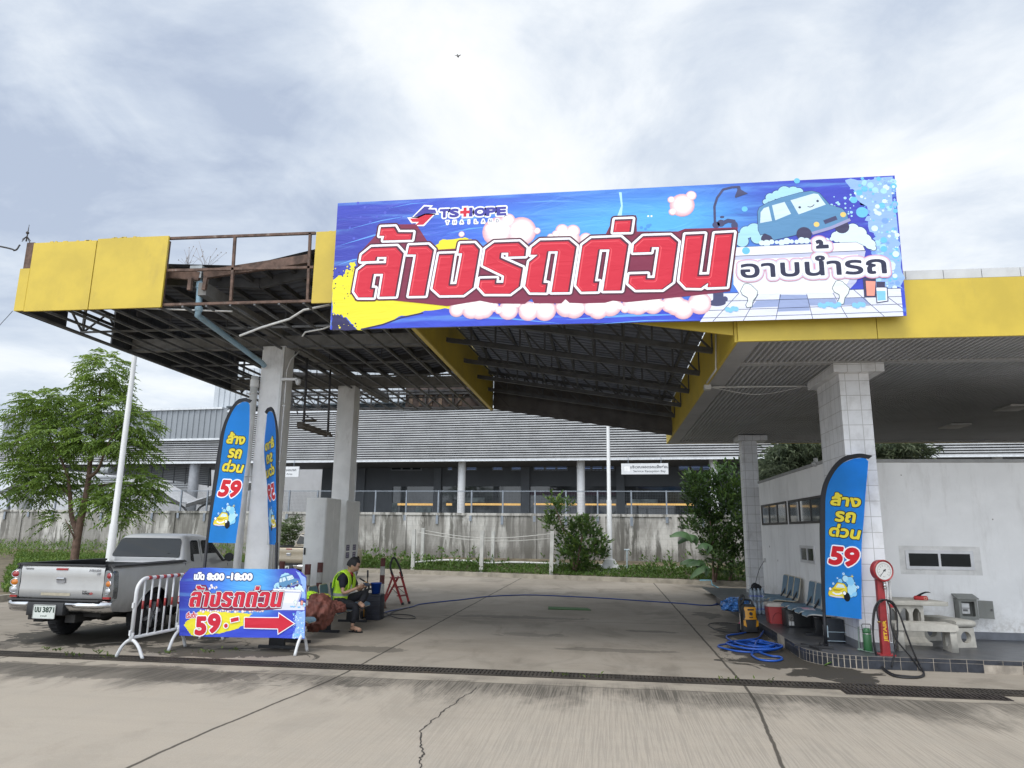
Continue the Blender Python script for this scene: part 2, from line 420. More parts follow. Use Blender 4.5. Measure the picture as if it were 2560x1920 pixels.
# ------------------------------------------------------------------ ground
def mk_ground():
    m, s = newmat('yard_concrete')
    pos = s.world(); X, Y, Z = s.sep(pos)
    big = s.noise(pos, .35, 6, .6, .4); mid = s.noise(pos, 2.2, 8, .65, .3); fine = s.noise(pos, 70, 4, .7); blot = s.noise(s.world((1, .45, 1), (8, 3, 0)), 1.1, 9, .68, .8)
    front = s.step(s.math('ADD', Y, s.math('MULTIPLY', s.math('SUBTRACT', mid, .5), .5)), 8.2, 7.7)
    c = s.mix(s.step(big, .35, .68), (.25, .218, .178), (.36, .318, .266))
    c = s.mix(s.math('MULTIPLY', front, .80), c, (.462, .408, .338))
    c = s.mix(s.math('MULTIPLY', s.step(blot, .50, .66), s.math('SUBTRACT', .55, s.math('MULTIPLY', front, .38))), c, (.15, .13, .105))
    c = s.mix(s.math('MULTIPLY', s.step(mid, .35, .7), .3), c, (.38, .35, .30))
    # brushed lines running away from the street and trowel streaks across the slabs
    br = s.noise(s.world((64, 1.1, 1)), 1, 4, .65, .1); streak = s.noise(s.world((.5, 7, 1), (0, 2, 0)), 1, 6, .65, .3)
    fr = s.math('MULTIPLY', s.step(X, -4., .5), s.step(Y, 8., 7.6))
    c = s.mix(s.math('MULTIPLY', s.math('MULTIPLY', s.step(br, .42, .62), fr), .42), c, (.23, .21, .18))
    c = s.mix(s.math('MULTIPLY', s.step(streak, .45, .7), s.math('SUBTRACT', .30, s.math('MULTIPLY', front, .20))), c, (.24, .215, .175))
    c = s.mix(s.math('MULTIPLY', s.step(fine, .3, .72), .22), c, (.25, .225, .19))
    band = s.math('MULTIPLY', s.step(s.math('ADD', Y, s.math('MULTIPLY', s.math('SUBTRACT', s.noise(s.world((1.2, .5, 1)), 1.5, 8, .68, .4), .5), 3.0)), 6.75, 7.7), front)
    c = s.mix(s.math('MULTIPLY', band, s.math('ADD', .60, s.math('MULTIPLY', s.step(br, .42, .60), .38))), c, (.105, .095, .08))
    lip = s.math('MULTIPLY', s.math('MULTIPLY', s.step(Y, 7.80, 7.83), s.step(Y, 8.2, 8.17)), s.step(s.noise(pos, 1.3, 6, .6), .42, .56)); c = s.mix(s.math('MULTIPLY', lip, .7), c, (.40, .355, .29))
    grit = s.noise(pos, 190, 2, .5); c = s.mix(s.math('MULTIPLY', s.step(grit, .56, .72), .35), c, (.16, .145, .125))
    # dampness: puddle-edged patches
    wet = None; edge = s.math('MULTIPLY', s.math('SUBTRACT', s.noise(pos, 1.9, 9, .66, .8), .5), 3.6)
    for x, y, rx, ry, st in ((2.2, 9.65, .62, .42, 1.), (2.55, 9.05, .48, .42, 1.), (2.62, 8.65, .22, .3, .9), (2.1, 10.6, .5, .8, .8), (2.15, 12.2, .45, 1.2, .75), (-3.3, 9.6, .6, .2, .45), (.2, 10.2, .8, .12, .35), (-1.6, 13.6, 1.2, .2, .35), (-7.2, 10.2, 1.7, 1.1, .8), (-4.9, 9.0, 1.1, .35, .72), (-5.6, 7.6, 2.4, .34, .4), (-1.2, 11.4, .5, .2, .3), (.7, 12.2, .35, .12, .4), (1.9, 14.8, .25, .5, .5), (-8.2, 8.9, .7, .3, .5)):
        dx = s.math('DIVIDE', s.math('SUBTRACT', X, x), rx); dy = s.math('DIVIDE', s.math('SUBTRACT', Y, y), ry)
        d = s.math('SQRT', s.math('ADD', s.math('MULTIPLY', dx, dx), s.math('MULTIPLY', dy, dy)))
        k = s.math('MULTIPLY', s.step(s.math('ADD', d, edge), 1.05, .95), st)
        wet = k if wet is None else s.math('MAXIMUM', wet, k)
    c = s.mix(s.math('MULTIPLY', wet, 1.2, clamp=True), c, (.06, .054, .045))
    # cut joints between the slabs
    for j, w_ in ((-2.9, .012), (1.4, .012), (5.7, .012), (-7.2, .010), (-11.5, .01)):
        d = s.math('ABSOLUTE', s.math('SUBTRACT', s.math('ADD', X, s.math('MULTIPLY', s.math('SUBTRACT', mid, .5), .045)), s.math('ADD', j, s.math('MULTIPLY', s.step(Y, 8.3, 4.6), -.27))))
        c = s.mix(s.math('MULTIPLY', s.step(d, w_+.009, w_-.003), .85), c, (.045, .04, .033))
    for j in (7.82, 18.2, 13.2):
        d = s.math('ABSOLUTE', s.math('SUBTRACT', s.math('ADD', Y, s.math('MULTIPLY', s.math('SUBTRACT', mid, .5), .06)), j))
        c = s.mix(s.math('MULTIPLY', s.step(d, .022, .008), .6), c, (.07, .06, .05))
    s.base(c)
    s.rough(s.math('SUBTRACT', .88, s.math('MULTIPLY', wet, .22)))
    s.b.inputs['Specular IOR Level'].default_value = .16
    s.bump(s.math('ADD', s.math('MULTIPLY', fine, .6), s.math('ADD', mid, s.math('MULTIPLY', s.math('MULTIPLY', br, fr), 1.2))), .35, .008)
    return m
bm = B(); xs = [-300, -60, -30]+[-16+i for i in range(30)]+[20, 60, 300]; ys = [-60, -10, 0]+[2+i for i in range(28)]+[60, 150, 400]
gv = [[bm.verts.new((x, y, 0)) for x in xs] for y in ys]
for j in range(len(ys)-1):
    for i in range(len(xs)-1): bm.faces.new((gv[j][i], gv[j][i+1], gv[j+1][i+1], gv[j+1][i]))
tag(obj('ground', bm, mk_ground()), kind='structure')
# crack across the front slab
bm = B(); cp = [onZ(*zm(0, 1560, 2560/2212)(u, v), .004) for u, v in ((1030, 135), (1020, 148), (1000, 155), (985, 170), (960, 185), (945, 200), (925, 215), (908, 232), (912, 250), (910, 268), (915, 282), (906, 292), (908, 311))]
cp = [p+V((random.uniform(-.012, .012), random.uniform(-.02, .02), 0)) for p in spline(cp, 5)]
for a, b in zip(cp, cp[1:]):
    d = (b-a).normalized(); n = V((-d.y, d.x, 0)); w0 = .003+.004*random.random()
    bm.faces.new([bm.verts.new(q) for q in (a+n*w0, a-n*w0, b-n*w0, b+n*w0)])
tag(obj('ground_crack', bm, mat('crack', (.05, .045, .04), .95)), kind='structure')
# drain channel with an iron grating
bm = B(); box(bm, -18, 13, 8.19, 8.45, -.03, .004)
tag(obj('drain_channel', bm, mat('drain_dark', (.035, .03, .027), .9)), kind='structure')
bm = B(); ir = mat('grate_iron', (.052, .044, .036), .75, .3, var=.4, scale=3, dirt=.5, dcol=(.16, .11, .07))
x = -11.
while x < 6.5:
    if random.random() > .015: box(bm, x, x+.026, 8.2, 8.44, .005, .016)
    x += .045
for yy in (8.185, 8.31, 8.44): box(bm, -11, 6.5, yy, yy+.016, .004, .0175)
tag(obj('drain_grating', bm, ir), kind='structure')
bm = B(); box(bm, 2.35, 3.9, 7.97, 8.18, -.02, .006)
for k in range(32): box(bm, 2.36+k*.048, 2.385+k*.048, 7.98, 8.17, .004, .018)
tag(obj('drain_cover', bm, mat('grate_patch', (.045, .037, .033), .8, .3, var=.3)), kind='structure')
# rear and side verges behind their kerbs
KB = [(-12.3, 8.), (-12.3, 13.7), (-12.1, 25.2), (-8.4, 25.75), (-2.34, 24.3), (.2, 23.75), (3.05, 23.1), (14, 21.)]
kc = mat('kerb_concrete', (.30, .27, .22), .9, var=.25, scale=3, dirt=.8, dcol=(.10, .08, .055), bump=.4, bscale=30)
bm = B(); path = [V((*p, 0)) for p in KB]; rings = []
for i, p in enumerate(path):
    t = (path[min(i+1, len(path)-1)]-path[max(i-1, 0)]).normalized(); n = V((-t.y, t.x, 0))
    if i == 0: n = V((-1, 0, 0))
    rings.append([p+V((0, 0, -.02)), p+V((0, 0, .13))+n*.02, p+n*.16+V((0, 0, .135)), p+n*.16+V((0, 0, -.02))])
loft(bm, rings); tag(obj('kerb', bm, kc), kind='structure')
bm = B(); rows = []
for i, p in enumerate(path):
    t = (path[min(i+1, len(path)-1)]-path[max(i-1, 0)]).normalized(); n = V((-t.y, t.x, 0))
    q = p+n*.155
    far = V((min(q.x, -12.4)-34, q.y+(0 if i < 2 else 8), .25)) if i < 2 else V((q.x-(20 if i == 2 else 0), 27.42-.082*q.x+(1.6 if i == 2 else 0), .5))
    rows.append([bm.verts.new((q+(far-q)*(k/8)).to_tuple()[:2]+(.11+(far.z-.11)*(k/8)**1.4+.02*math.sin(k*2+i),)) for k in range(9)])
for a, b in zip(rows, rows[1:]):
    for k in range(8): bm.faces.new((a[k], b[k], b[k+1], a[k+1]))
bmesh.ops.recalc_face_normals(bm, faces=bm.faces[:])
soil = mat('soil', (.14, .115, .075), .95, var=.4, scale=2, dirt=.7, dcol=(.05, .09, .02), bump=.6, bscale=8)
tag(obj('verge', bm, soil), kind='structure')
# tiled forecourt platform with its rounded corner
def mk_tiles(name, c1, c2, grout, sx, sy, mortar, ax='XY', rough=.3, off=0.):
    m, s = newmat(name); X, Y, Z = s.sep(s.world())
    cb = s.n('ShaderNodeCombineXYZ')
    a, b = {'XY': (X, Y), 'XZ': (X, Z), 'YZ': (Y, Z)}[ax]
    if ax == 'WZ': pass
    s.l(a, cb.inputs[0]); s.l(b, cb.inputs[1])
    t = s.n('ShaderNodeTexBrick'); t.offset = off; s.l(cb.outputs[0], t.inputs['Vector'])
    t.inputs['Color1'].default_value = (*c1, 1); t.inputs['Color2'].default_value = (*c2, 1); t.inputs['Mortar'].default_value = (*grout, 1)
    t.inputs['Scale'].default_value = 1; t.inputs['Mortar Size'].default_value = mortar; t.inputs['Brick Width'].default_value = sx; t.inputs['Row Height'].default_value = sy
    n = s.noise(s.world(), 3, 8, .65, .3)
    s.base(s.mix(s.math('MULTIPLY', s.step(n, .45, .75), .35), t.outputs[0], (.20, .18, .155))); s.rough(s.math('ADD', rough, s.math('MULTIPLY', n, .3)))
    s.bump(s.math('SUBTRACT', 1., t.outputs['Fac']), .25, .003)
    return m
ZP = .15
top_m = mk_tiles('platform_tile', (.052, .055, .064), (.075, .079, .09), (.055, .055, .055), .17, .17, .006, rough=.22)
arc = [(3.05-.62*math.cos(R(a)), 10.05-.62*math.sin(R(a))) for a in range(0, 91, 6)]
out = [(2.43, 17.3)]+arc+[(14, 9.43)]
bm = B(); cap = [bm.verts.new((x, y, ZP)) for x, y in out+[(14, 20), (2.43, 20)]]; bm.faces.new(cap[::-1])
bmesh.ops.recalc_face_normals(bm, faces=bm.faces[:])
if bm.faces[:][0].normal.z < 0: bmesh.ops.reverse_faces(bm, faces=bm.faces[:])
def riser(bm, a, b, n, z0, z1, g, mi):                   # individual glazed riser tiles standing 3 mm proud of the grout
    a, b = V((*a, 0)), V((*b, 0)); d = b-a; t = d.normalized(); nn = V((t.y, -t.x, 0))
    for k in range(n):
        p, q = a+d*(k/n)+t*g, a+d*((k+1)/n)-t*g
        for f0, f1 in ((z0, z0+(z1-z0)*.68), (z0+(z1-z0)*.72, z1)):
            extr(bm, [p+V((0, 0, f0)), q+V((0, 0, f0)), q+V((0, 0, f1)), p+V((0, 0, f1))], nn*.004, mi)
for a, b in zip(out, out[1:]):
    f = bm.faces.new([bm.verts.new(v) for v in ((a[0], a[1], -.02), (b[0], b[1], -.02), (b[0], b[1], ZP), (a[0], a[1], ZP))]); f.material_index = 1
tl = mat('riser_tile', (.032, .036, .046), .3, var=.35, scale=9, dirt=.35, dcol=(.16, .15, .13)); gr = mat('grout', (.34, .30, .25), .9, var=.3, scale=5, dirt=.5)
for a, b in zip(arc, arc[1:]): riser(bm, a, b, 1, .008, ZP-.003, .006, 2)
for a, b in zip(arc, arc[1:]): pass
riser(bm, (3.05, 9.43), (4.33, 9.43), 7, .008, ZP-.003, .004, 2); riser(bm, (4.75, 9.43), (8., 9.43), 18, .008, ZP-.003, .004, 2)
riser(bm, (4.33, 9.43), (4.75, 9.43), 2, .10, ZP-.003, .004, 2)
riser(bm, (2.43, 17.3), (2.43, 11.3), 20, .008, ZP-.003, .004, 2); riser(bm, (2.43, 10.85), (2.43, 10.1), 4, .008, ZP-.003, .004, 2)
tag(obj('pavement', bm, [top_m, gr, tl]), kind='structure')

# ------------------------------------------------------------------ canopy with the stripped ceiling (over the truck)
yel = mat('yellow_panel', (.58, .43, .05), .5, var=.10, scale=1.6, dirt=.45, dcol=(.36, .26, .06), bump=.06, bscale=6)
yel2 = mat('yellow_flashing', (.72, .55, .12), .5, var=.06)
rust = mat('rusty_steel', (.125, .08, .062), .85, .1, var=.45, scale=9, dirt=.8, dcol=(.30, .26, .23), bump=.3)
dsteel = mat('dark_steel', (.075, .075, .078), .65, .2, var=.3, scale=4, dirt=.5, dcol=(.12, .075, .05))
tee = mat('ceiling_tee', (.14, .142, .145), .6, .1, var=.3, scale=5, dirt=.4, dcol=(.13, .08, .05))
under = mat('sheet_underside', (.10, .10, .105), .6, .2, var=.35, scale=1.5, dirt=.8, dcol=(.07, .05, .04))
dpanel = mat('dark_cladding', (.058, .062, .07), .5, .1, var=.2, scale=3, dirt=.4)
pcol = mat('painted_column', (.82, .815, .80), .75, var=.08, scale=2.5, dirt=.5, dcol=(.32, .29, .25), bump=.15, bscale=25)
pvc_b = mat('pipe_blue', (.30, .45, .55), .5, var=.12, scale=4, dirt=.5, dcol=(.25, .25, .22)); pvc_w = mat('pipe_white', (.62, .62, .60), .5, var=.1, scale=5, dirt=.3, dcol=(.35, .30, .24))
YF = 8.49; XL0, XL1, XR0 = -8.15, -2.78, 1.58; ZL, ZR = 4.48, 3.82; YB = 16.95
cl = thing('open_canopy', 'derelict yellow edged canopy with stripped ceiling grid and missing fascia panels over the pickup truck', 'canopy', (-5.45, 12.5, 0))
def fas(x0, x1, z0, z1, nm='fascia_panel'):
    bm = B(); box(bm, x0, x1, YF, YF+.03, z0, z1); 
    for k in range(6):
        a = random.uniform(x0+.1, x1-.1); box(bm, a, a+random.uniform(.03, .08), YF+.001, YF+.02, z1-.001, z1+random.uniform(.004, .016))
    return obj(nm, bm, yel, cl)
fas(-8.02, -7.045, ZL-.01, 5.48); fas(-7.03, -5.96, ZL-.01, 5.5); fas(-3.82, -2.79, ZL-.02, 5.46)
bm = B(); box(bm, -8.17, -8.02, YF-.004, YF+.03, ZL, 5.10); box(bm, -8.17, -8.14, YF+.03, YF+.3, ZL, 5.1); obj('fascia_corner', bm, yel, cl)
bm = B()
for (a, b) in (((935, 125), (1745, 95)), ((905, 302), (1735, 284)), ((880, 492), (1745, 470)), ((1300, 118), (1277, 470)), ((1716, 95), (1701, 465))):
    bar(bm, onY(*zT(*a), YF+.06), onY(*zT(*b), YF+.06), .034, .034)
for xx in (-8.1, -7.1, -6.0): bar(bm, (xx, YF+.07, ZL), (xx, YF+.07, 5.45), .045)
bar(bm, (-8.12, YF+.05, 5.42), (-6, YF+.05, 5.46), .04); bar(bm, (-8.12, YF+.05, 4.5), (-6, YF+.05, 4.5), .04)
box(bm, -8.15, -8.03, YF+.02, YF+.09, 5.1, 5.5)
obj('fascia_frame', bm, rust, cl)
def corr(bm, x0, z0, x1, z1, y0, y1, per=.19, h=.022, t=.0):   # sheet ribbed down its slope
    y = y0; pts = []
    while y < y1: pts += [(y, 0), (y+per*.55, 0), (y+per*.65, h), (y+per*.9, h)]; y += per
    vs = [(bm.verts.new((x0, a, z0+b)), bm.verts.new((x1, a, z1+b))) for a, b in pts]
    for p, q in zip(vs, vs[1:]): bm.faces.new((p[0], p[1], q[1], q[0]))
VX, VZ = -4.93, onY(*zT(1115, 284), YF+.25).z
bm = B(); qa, qb = onY(*zT(915, 264), YF+.25), onY(*zT(1705, 192), YF+.25); ZA, ZB = VZ+(qa.z-VZ)*(VX+8.1)/(VX-qa.x), VZ+(qb.z-VZ)*(XL1-VX)/(qb.x-VX); corr(bm, -8.1, ZA, VX, VZ, YF+.25, YB-1.2); corr(bm, VX, VZ, XL1, ZB, YF+.25, YB-.9)
r = bmesh.ops.solidify(bm, geom=bm.faces[:], thickness=.012)
hole = [f for f in bm.faces if (-6.6 < f.calc_center_median().x < -6.3 and 0)]
obj('roof_sheet', bm, under, cl)
bm = B()
for y in (9.2, 10.95, 12.6, 14.3, 15.9):                # rafters following the butterfly roof
    bar(bm, (-8.1, y, ZA-.1), (VX, y, VZ-.1), .07, .14); bar(bm, (VX, y, VZ-.1), (XL1, y, ZB-.1), .07, .14)
for i in range(7):
    f = i/6; bar(bm, (-8.05+f*3, YF+.3, ZA-.05+f*(VZ-ZA)), (-8.05+f*3, YB, ZA-.05+f*(VZ-ZA)), .05, .07)
for i in range(6):
    f = (i+.5)/6; bar(bm, (VX+f*2.1, YF+.3, VZ-.05+f*(ZB-VZ)), (VX+f*2.1, YB, VZ-.05+f*(ZB-VZ)), .05, .07)
for y in (9.9, 11.7, 13.4, 15.1):
    for k in range(6):
        xx = -7.7+k*.95; bar(bm, (xx, y, ZL+.02), (xx, y, 5.0+.05*(k % 3)), .014)
obj('roof_frame', bm, dsteel, cl)
bm = B(); bar(bm, (-8.1, 10.98, 4.62), (XL1, 10.98, 4.62), .16, .2); bar(bm, (-8.1, 14.3, 4.62), (XL1, 14.3, 4.62), .16, .2); bar(bm, (-5.45, 8.6, 4.75), (-5.45, YB, 4.75), .12, .18)
obj('beam', bm, mat('beam_grey', (.17, .165, .155), .7, var=.25, scale=4, dirt=.5, dcol=(.12, .07, .04)), cl)
bm = B(); bar(bm, onY(*zT(915, 318), YF+.16), onY(*zT(1105, 335), YF+.16), .05, .12); bar(bm, onY(*zT(1130, 325), YF+.16), onY(*zT(1705, 238), YF+.16), .05, .12); bar(bm, onY(*zT(1055, 345), YF+.1), onY(*zT(1048, 410), YF+.1), .05); bar(bm, onY(*zT(1140, 345), YF+.1), onY(*zT(1128, 410), YF+.1), .05)
obj('edge_channel', bm, rust, cl)
bm = B()
for i in range(16):
    x = XL0+.06+i*.345
    if x > XL1-.05: break
    bend = random.uniform(-.02, .02); y0 = YF+.05; ys = [y0, 11.2, 14.2, YB]
    for a, b in zip(ys, ys[1:]): bar(bm, (x, a, ZL+.01+(0 if a == y0 else bend)), (x, b, ZL+.01+bend*(b != YB)), .028, .035)
for y in (8.6, 9.75, 10.9, 12.1, 13.2, 14.4, 15.6, YB): bar(bm, (XL0, y, ZL+.045), (XL1, y, ZL+.045), .025, .03)
obj('ceiling_grid', bm, tee, cl)
ya, yb = onX(*zT(360, 620), XL0).y, onX(*zT(612, 705), XL0).y
bm = B(); box(bm, XL0-.01, XL0+.015, YF+.05, ya, ZL, 5.4); box(bm, XL0-.01, XL0+.015, yb, 14.5, ZL, 5.4)
for k in range(20): box(bm, XL0+.015, XL0+.022, yb+.1+k*.22, yb+.12+k*.22, ZL+.02, 5.4)
obj('side_cladding', bm, dpanel, cl)
bm = B()
for z in (ZL+.02, ZL+.36, 5.0, 5.35): bar(bm, (XL0, YF+.1, z), (XL0, YB, z), .04)
for k in range(9):
    y = YF+.3+k*1.0; bar(bm, (XL0, y, ZL), (XL0, y, 5.35), .035); bar(bm, (XL0, y, ZL+.05), (XL0, y+.5, 5.0), .025); bar(bm, (XL0, y+.5, 5.), (XL0, y+1, ZL+.05), .025)
for z in (ZL+.02, ZL+.4, 4.95): bar(bm, (XL0, YB, z), (XL1, YB, z), .05, .05)
for k in range(8):
    x = XL0+.2+k*.7; bar(bm, (x, YB, ZL), (x, YB, 4.95), .04); bar(bm, (x, YB, ZL+.05), (x+.35, YB, 4.9), .025); bar(bm, (x+.35, YB, 4.9), (x+.7, YB, ZL+.05), .025)
obj('edge_truss', bm, dsteel, cl)
bm = B(); xa = onY(*zL(1530, 1000), YB).x; box(bm, xa, XL1-.04, YB+.03, YB+.05, ZL+.02, 5.25); box(bm, XL0, XL1, YB+.03, YB+.05, 5.05, 5.3)
for k in range(6): box(bm, xa+.1+k*.25, xa+.19+k*.25, YB+.01, YB+.035, ZL+.1, ZL+.5, 1)
obj('rear_cladding', bm, [mat('brown_cladding', (.10, .075, .068), .7, var=.4, scale=3), mat('patch_tan', (.22, .16, .12), .8, var=.4, scale=4)], cl)
bm = B(); box(bm, XL1-.03, XL1+.03, YF+.06, YB, ZL-.005, 5.42); obj('side_wall', bm, yel, cl)
bm = B(); box(bm, XL1-.035, XL1+.035, YF+.06, YB+.01, ZL-.035, ZL-.006); obj('edge_flashing', bm, yel2, cl)
def column(parent, x0, x1, y0, y1, z1, m, cap=None, z0=0):
    bm = B(); box(bm, x0, x1, y0, y1, z0, z1); return obj('column', bm, m, parent, bevel=.008)
column(cl, -5.67, -5.27, 10.84, 11.2, 4.53, pcol); column(cl, -5.63, -5.26, 14.15, 14.5, 4.53, pcol)
pth = [onY(*zT(1104, 330), YF+.22), onY(*zT(1104, 400), YF+.22), onY(*zT(1098, 525), YF+.22), onY(*zT(1093, 548), YF+.25), onY(*zT(1112, 563), YF+.4), V((-5.72, 10.72, 3.99)), V((-5.74, 10.8, 3.93))]
pth[5] = onY(*zT(1452, 815), 10.7); pth[6] = onY(*zT(1462, 830), 10.76)
bm = B(); tube(bm, pth, .042, 12); 
for p, q in ((pth[1], pth[1]+V((0, 0, .09))), (pth[2], pth[2]+V((0, 0, .05)))): cyl(bm, p, q, .052)
dp = obj('downpipe', bm, pvc_b, cl)
bm = B(); g = onY(*zT(1098, 330), YF+.22); box(bm, g.x-.09, g.x+.09, g.y-.08, g.y+.12, g.z-.06, g.z+.12); obj('gutter_box', bm, mat('galvanised', (.32, .34, .35), .55, .5, var=.2, dirt=.4), cl)
bm = B(); tube(bm, [(-5.73, 10.78, 4.0), (-5.75, 10.78, 2.), (-5.76, 10.78, 0)], .06, 12); cyl(bm, (-5.73, 10.78, 3.82), (-5.73, 10.78, 3.94), .07)
for z in (2.36, 3.7): box(bm, -5.82, -5.68, 10.7, 10.85, z, z+.012)
obj('drain_pipe', bm, pvc_w, cl)
bm = B(); box(bm, -5.3, -5.26, 10.79, 10.838, 1.3, 4.5); tube(bm, [(-5.21, 10.83, .3), (-5.21, 10.83, 4.1), (-5.19, 10.9, 4.3), (-5.1, 11, 4.47)], .012, 6)
for z in (1.7, 2.6, 3.5): box(bm, -5.235, -5.185, 10.81, 10.845, z, z+.02)
obj('conduit', bm, pvc_w, cl)
bm = B(); tube(bm, [onY(*zT(u, v), 8.75) for u, v in ((800, 510), (900, 515), (1285, 528))], .012, 6); tube(bm, [onY(*zT(u, v), 8.8) for u, v in ((1325, 663), (1450, 615), (1600, 570), (1680, 520), (1840, 488))], .016, 6)
tube(bm, [onY(*zL(u, v), 9.4) for u, v in ((270, 300), (310, 245), (530, 205), (640, 160))], .012, 6)
obj('loose_conduit', bm, pvc_w, cl)
# spike and service wire at the roof corner
bm = B(); p = onY(*zT(145, 140), YF+.1); q = onY(*zT(162, 48), YF+.1); cyl(bm, p, q, .012, .003, 6); 
for a in range(4): bar(bm, p+V((0, 0, .08)), p+V((.07*math.cos(a*1.57), .07*math.sin(a*1.57), .0)), .008)
ball(bm, p+V((0, 0, .13)), .022)
obj('roof_spike', bm, mat('iron', (.07, .06, .055), .6, .5), cl)
bm = B(); tube(bm, spline([onY(-300, 560, YF-.4), onY(0, 616, YF), onY(*zT(80, 190), YF), onY(*zT(110, 160), YF+.05)], 8), .012, 6); tube(bm, spline([onY(*zT(70, 525), YF+.02), onY(*zT(20, 580), YF), onY(-20, 830, YF-.1), onY(-120, 900, YF-.3)], 8), .004, 5)
obj('service_wire', bm, mat('wire_black', (.03, .03, .03), .6), cl)
bm = B()
for k in range(2):
    bp = onY(*zT(1035+k*105, 290), YF+.5)
    for i in range(17):
        a = random.uniform(-.9, .9); l = random.uniform(.12, .34)*(1+.25*k); t = bp+V((math.sin(a)*l, random.uniform(-.1, .1), math.cos(a)*l)); tube(bm, [bp+V((math.sin(a)*.03, 0, 0)), (bp+t)/2+V((random.uniform(-.03, .03), 0, .02)), t], .0018, 4)
        if random.random() < .6: ball(bm, t, .006, (1, 1, 1.8), 6)
tag(obj('dry_weed', bm, mat('dry_twig', (.30, .25, .22), .9), loc=onY(*zT(1100, 290), YF+.5)), 'dry brown weeds growing from the valley gutter of the derelict canopy', 'weed')

# ------------------------------------------------------------------ sloping truss roof between the two canopies
ct = thing('truss_roof', 'low sloping sheet roof on open dark steel trusses between the two yellow walls', 'roof', (-.6, 12.5, 0))
zl = lambda x, b: b+.158*(XR0-x)
bm = B(); x0, x1 = XL1+.04, XR0-.04
y = 9.0; pts = []
n = 46
for i in range(n):
    a = x0+(x1-x0)*i/n; wd = (x1-x0)/n
    pts += [(a, 0), (a+wd*.5, 0), (a+wd*.62, .02), (a+wd*.88, .02)]
y = 8.8; pts = []
while y < 17.0: pts += [(y, 0), (y+.1, 0), (y+.12, .022), (y+.17, .022)]; y += .19
vs = [(bm.verts.new((x0, a, zl(x0, 4.62)+b)), bm.verts.new((x1, a, zl(x1, 4.62)+b))) for a, b in pts]
for p, q in zip(vs, vs[1:]): bm.faces.new((p[0], p[1], q[1], q[0]))
bmesh.ops.solidify(bm, geom=bm.faces[:], thickness=.012)
obj('roof_sheet', bm, mat('roof_underside', (.155, .16, .175), .5, .3, var=.2, scale=2, dirt=.5, dcol=(.09, .075, .065)), ct)
stl = mat('truss_steel', (.085, .09, .10), .6, .2, var=.25, scale=5, dirt=.4, dcol=(.10, .07, .05))
for y in (8.75, 10.25, 11.75, 13.3, 14.8, 16.2):
    bm = B(); bar(bm, (x0-.02, y, zl(x0, 4.14)), (x1, y, zl(x1, 4.14)), .07, .075); bar(bm, (x0-.02, y, zl(x0, 4.545)), (x1, y, zl(x1, 4.545)), .06, .06)
    k = 10
    for i in range(k):
        a = x0+(x1-x0)*i/k; b = x0+(x1-x0)*(i+1)/k
        bar(bm, (b, y, zl(b, 4.14)), (b, y, zl(b, 4.54)), .03); bar(bm, (a, y, zl(a, 4.54)), (b, y, zl(b, 4.14)), .03)
    obj('truss', bm, stl, ct)
bm = B()
for i in range(6):
    a = x0+.25+i*.76; bar(bm, (a, 8.8, zl(a, 4.59)), (a, 17, zl(a, 4.59)), .05, .06)
for a in (x0+1.35, x0+2.05, x0+3.0): bar(bm, (a, 9.2, zl(a, 4.5)), (a+.12, 15, zl(a, 4.2)), .035)
obj('purlin', bm, stl, ct)
bm = B(); extr(bm, [(x0, 8.56, zl(x0, 3.905)), (x1, 8.56, zl(x1, 3.905)), (x1, 8.56, zl(x1, 4.7)), (x0, 8.56, zl(x0, 4.7))], (0, .03, 0)); obj('front_fascia', bm, yel, ct)
bm = B(); extr(bm, [(x0, 16.95, zl(x0, 3.9)), (x1, 16.95, zl(x1, 3.9)), (x1, 16.95, zl(x1, 4.16)), (x0, 16.95, zl(x0, 4.16))], (0, .03, 0)); extr(bm, [(x0, 16.99, zl(x0, 3.8)), (x1, 16.99, zl(x1, 3.8)), (x1, 16.99, zl(x1, 4.6)), (x0, 16.99, zl(x0, 4.6))], (0, .03, 0))
obj('rear_fascia', bm, mat('fascia_brown', (.095, .090, .09), .7, var=.3, scale=2, dirt=.5), ct)

# ------------------------------------------------------------------ canopy with the ribbed soffit and tiled columns
cr_ = thing('ribbed_canopy', 'flat yellow edged canopy with ribbed grey soffit on white tiled columns', 'canopy', (3.4, 13.5, 0))
XR1, YRB = 14., 18.7
bm = B(); x = XR0+.22; sof = mat('soffit', (.42, .425, .44), .5, .1, var=.1, scale=1.2, dirt=.3, dcol=(.20, .18, .16))
for y0, y1 in ((8.56, 9.72), (9.86, 18.35)):
    x = XR0+.24; pr = []
    while x < 11.5: pr += [(x, 0), (x+.026, 0), (x+.034, .034), (x+.064, .034)]; x += .072
    vs = [(bm.verts.new((a, y0, ZR+.012+b)), bm.verts.new((a, y1, ZR+.012+b))) for a, b in pr]
    for p, q in zip(vs, vs[1:]): bm.faces.new((p[1], p[0], q[0], q[1]))
box(bm, XR0+.235, XR1, 8.55, 18.4, ZR+.06, ZR+.07)
obj('soffit_sheet', bm, sof, cr_)
bm = B(); box(bm, XR0+.005, XR0+.24, YF+.04, YRB, ZR, ZR+.04); box(bm, XR0+.24, XR1, YF+.04, 8.58, ZR+.001, ZR+.04); box(bm, XR0+.24, XR1, 9.72, 9.86, ZR+.001, ZR+.04); box(bm, XR0+.24, XR1, 18.35, YRB, ZR+.001, ZR+.04)
obj('soffit_trim', bm, mat('soffit_trim', (.36, .36, .365), .6, var=.1, scale=2, dirt=.3, dcol=(.2, .18, .15)), cr_)
for a, b in ((XR0, 3.155), (3.16, 6.4), (6.405, 10), (10.005, XR1)):
    bm = B(); box(bm, a, b-.003, YF, YF+.035, ZR-.005, 4.52); obj('fascia_panel', bm, yel, cr_)
bm = B()
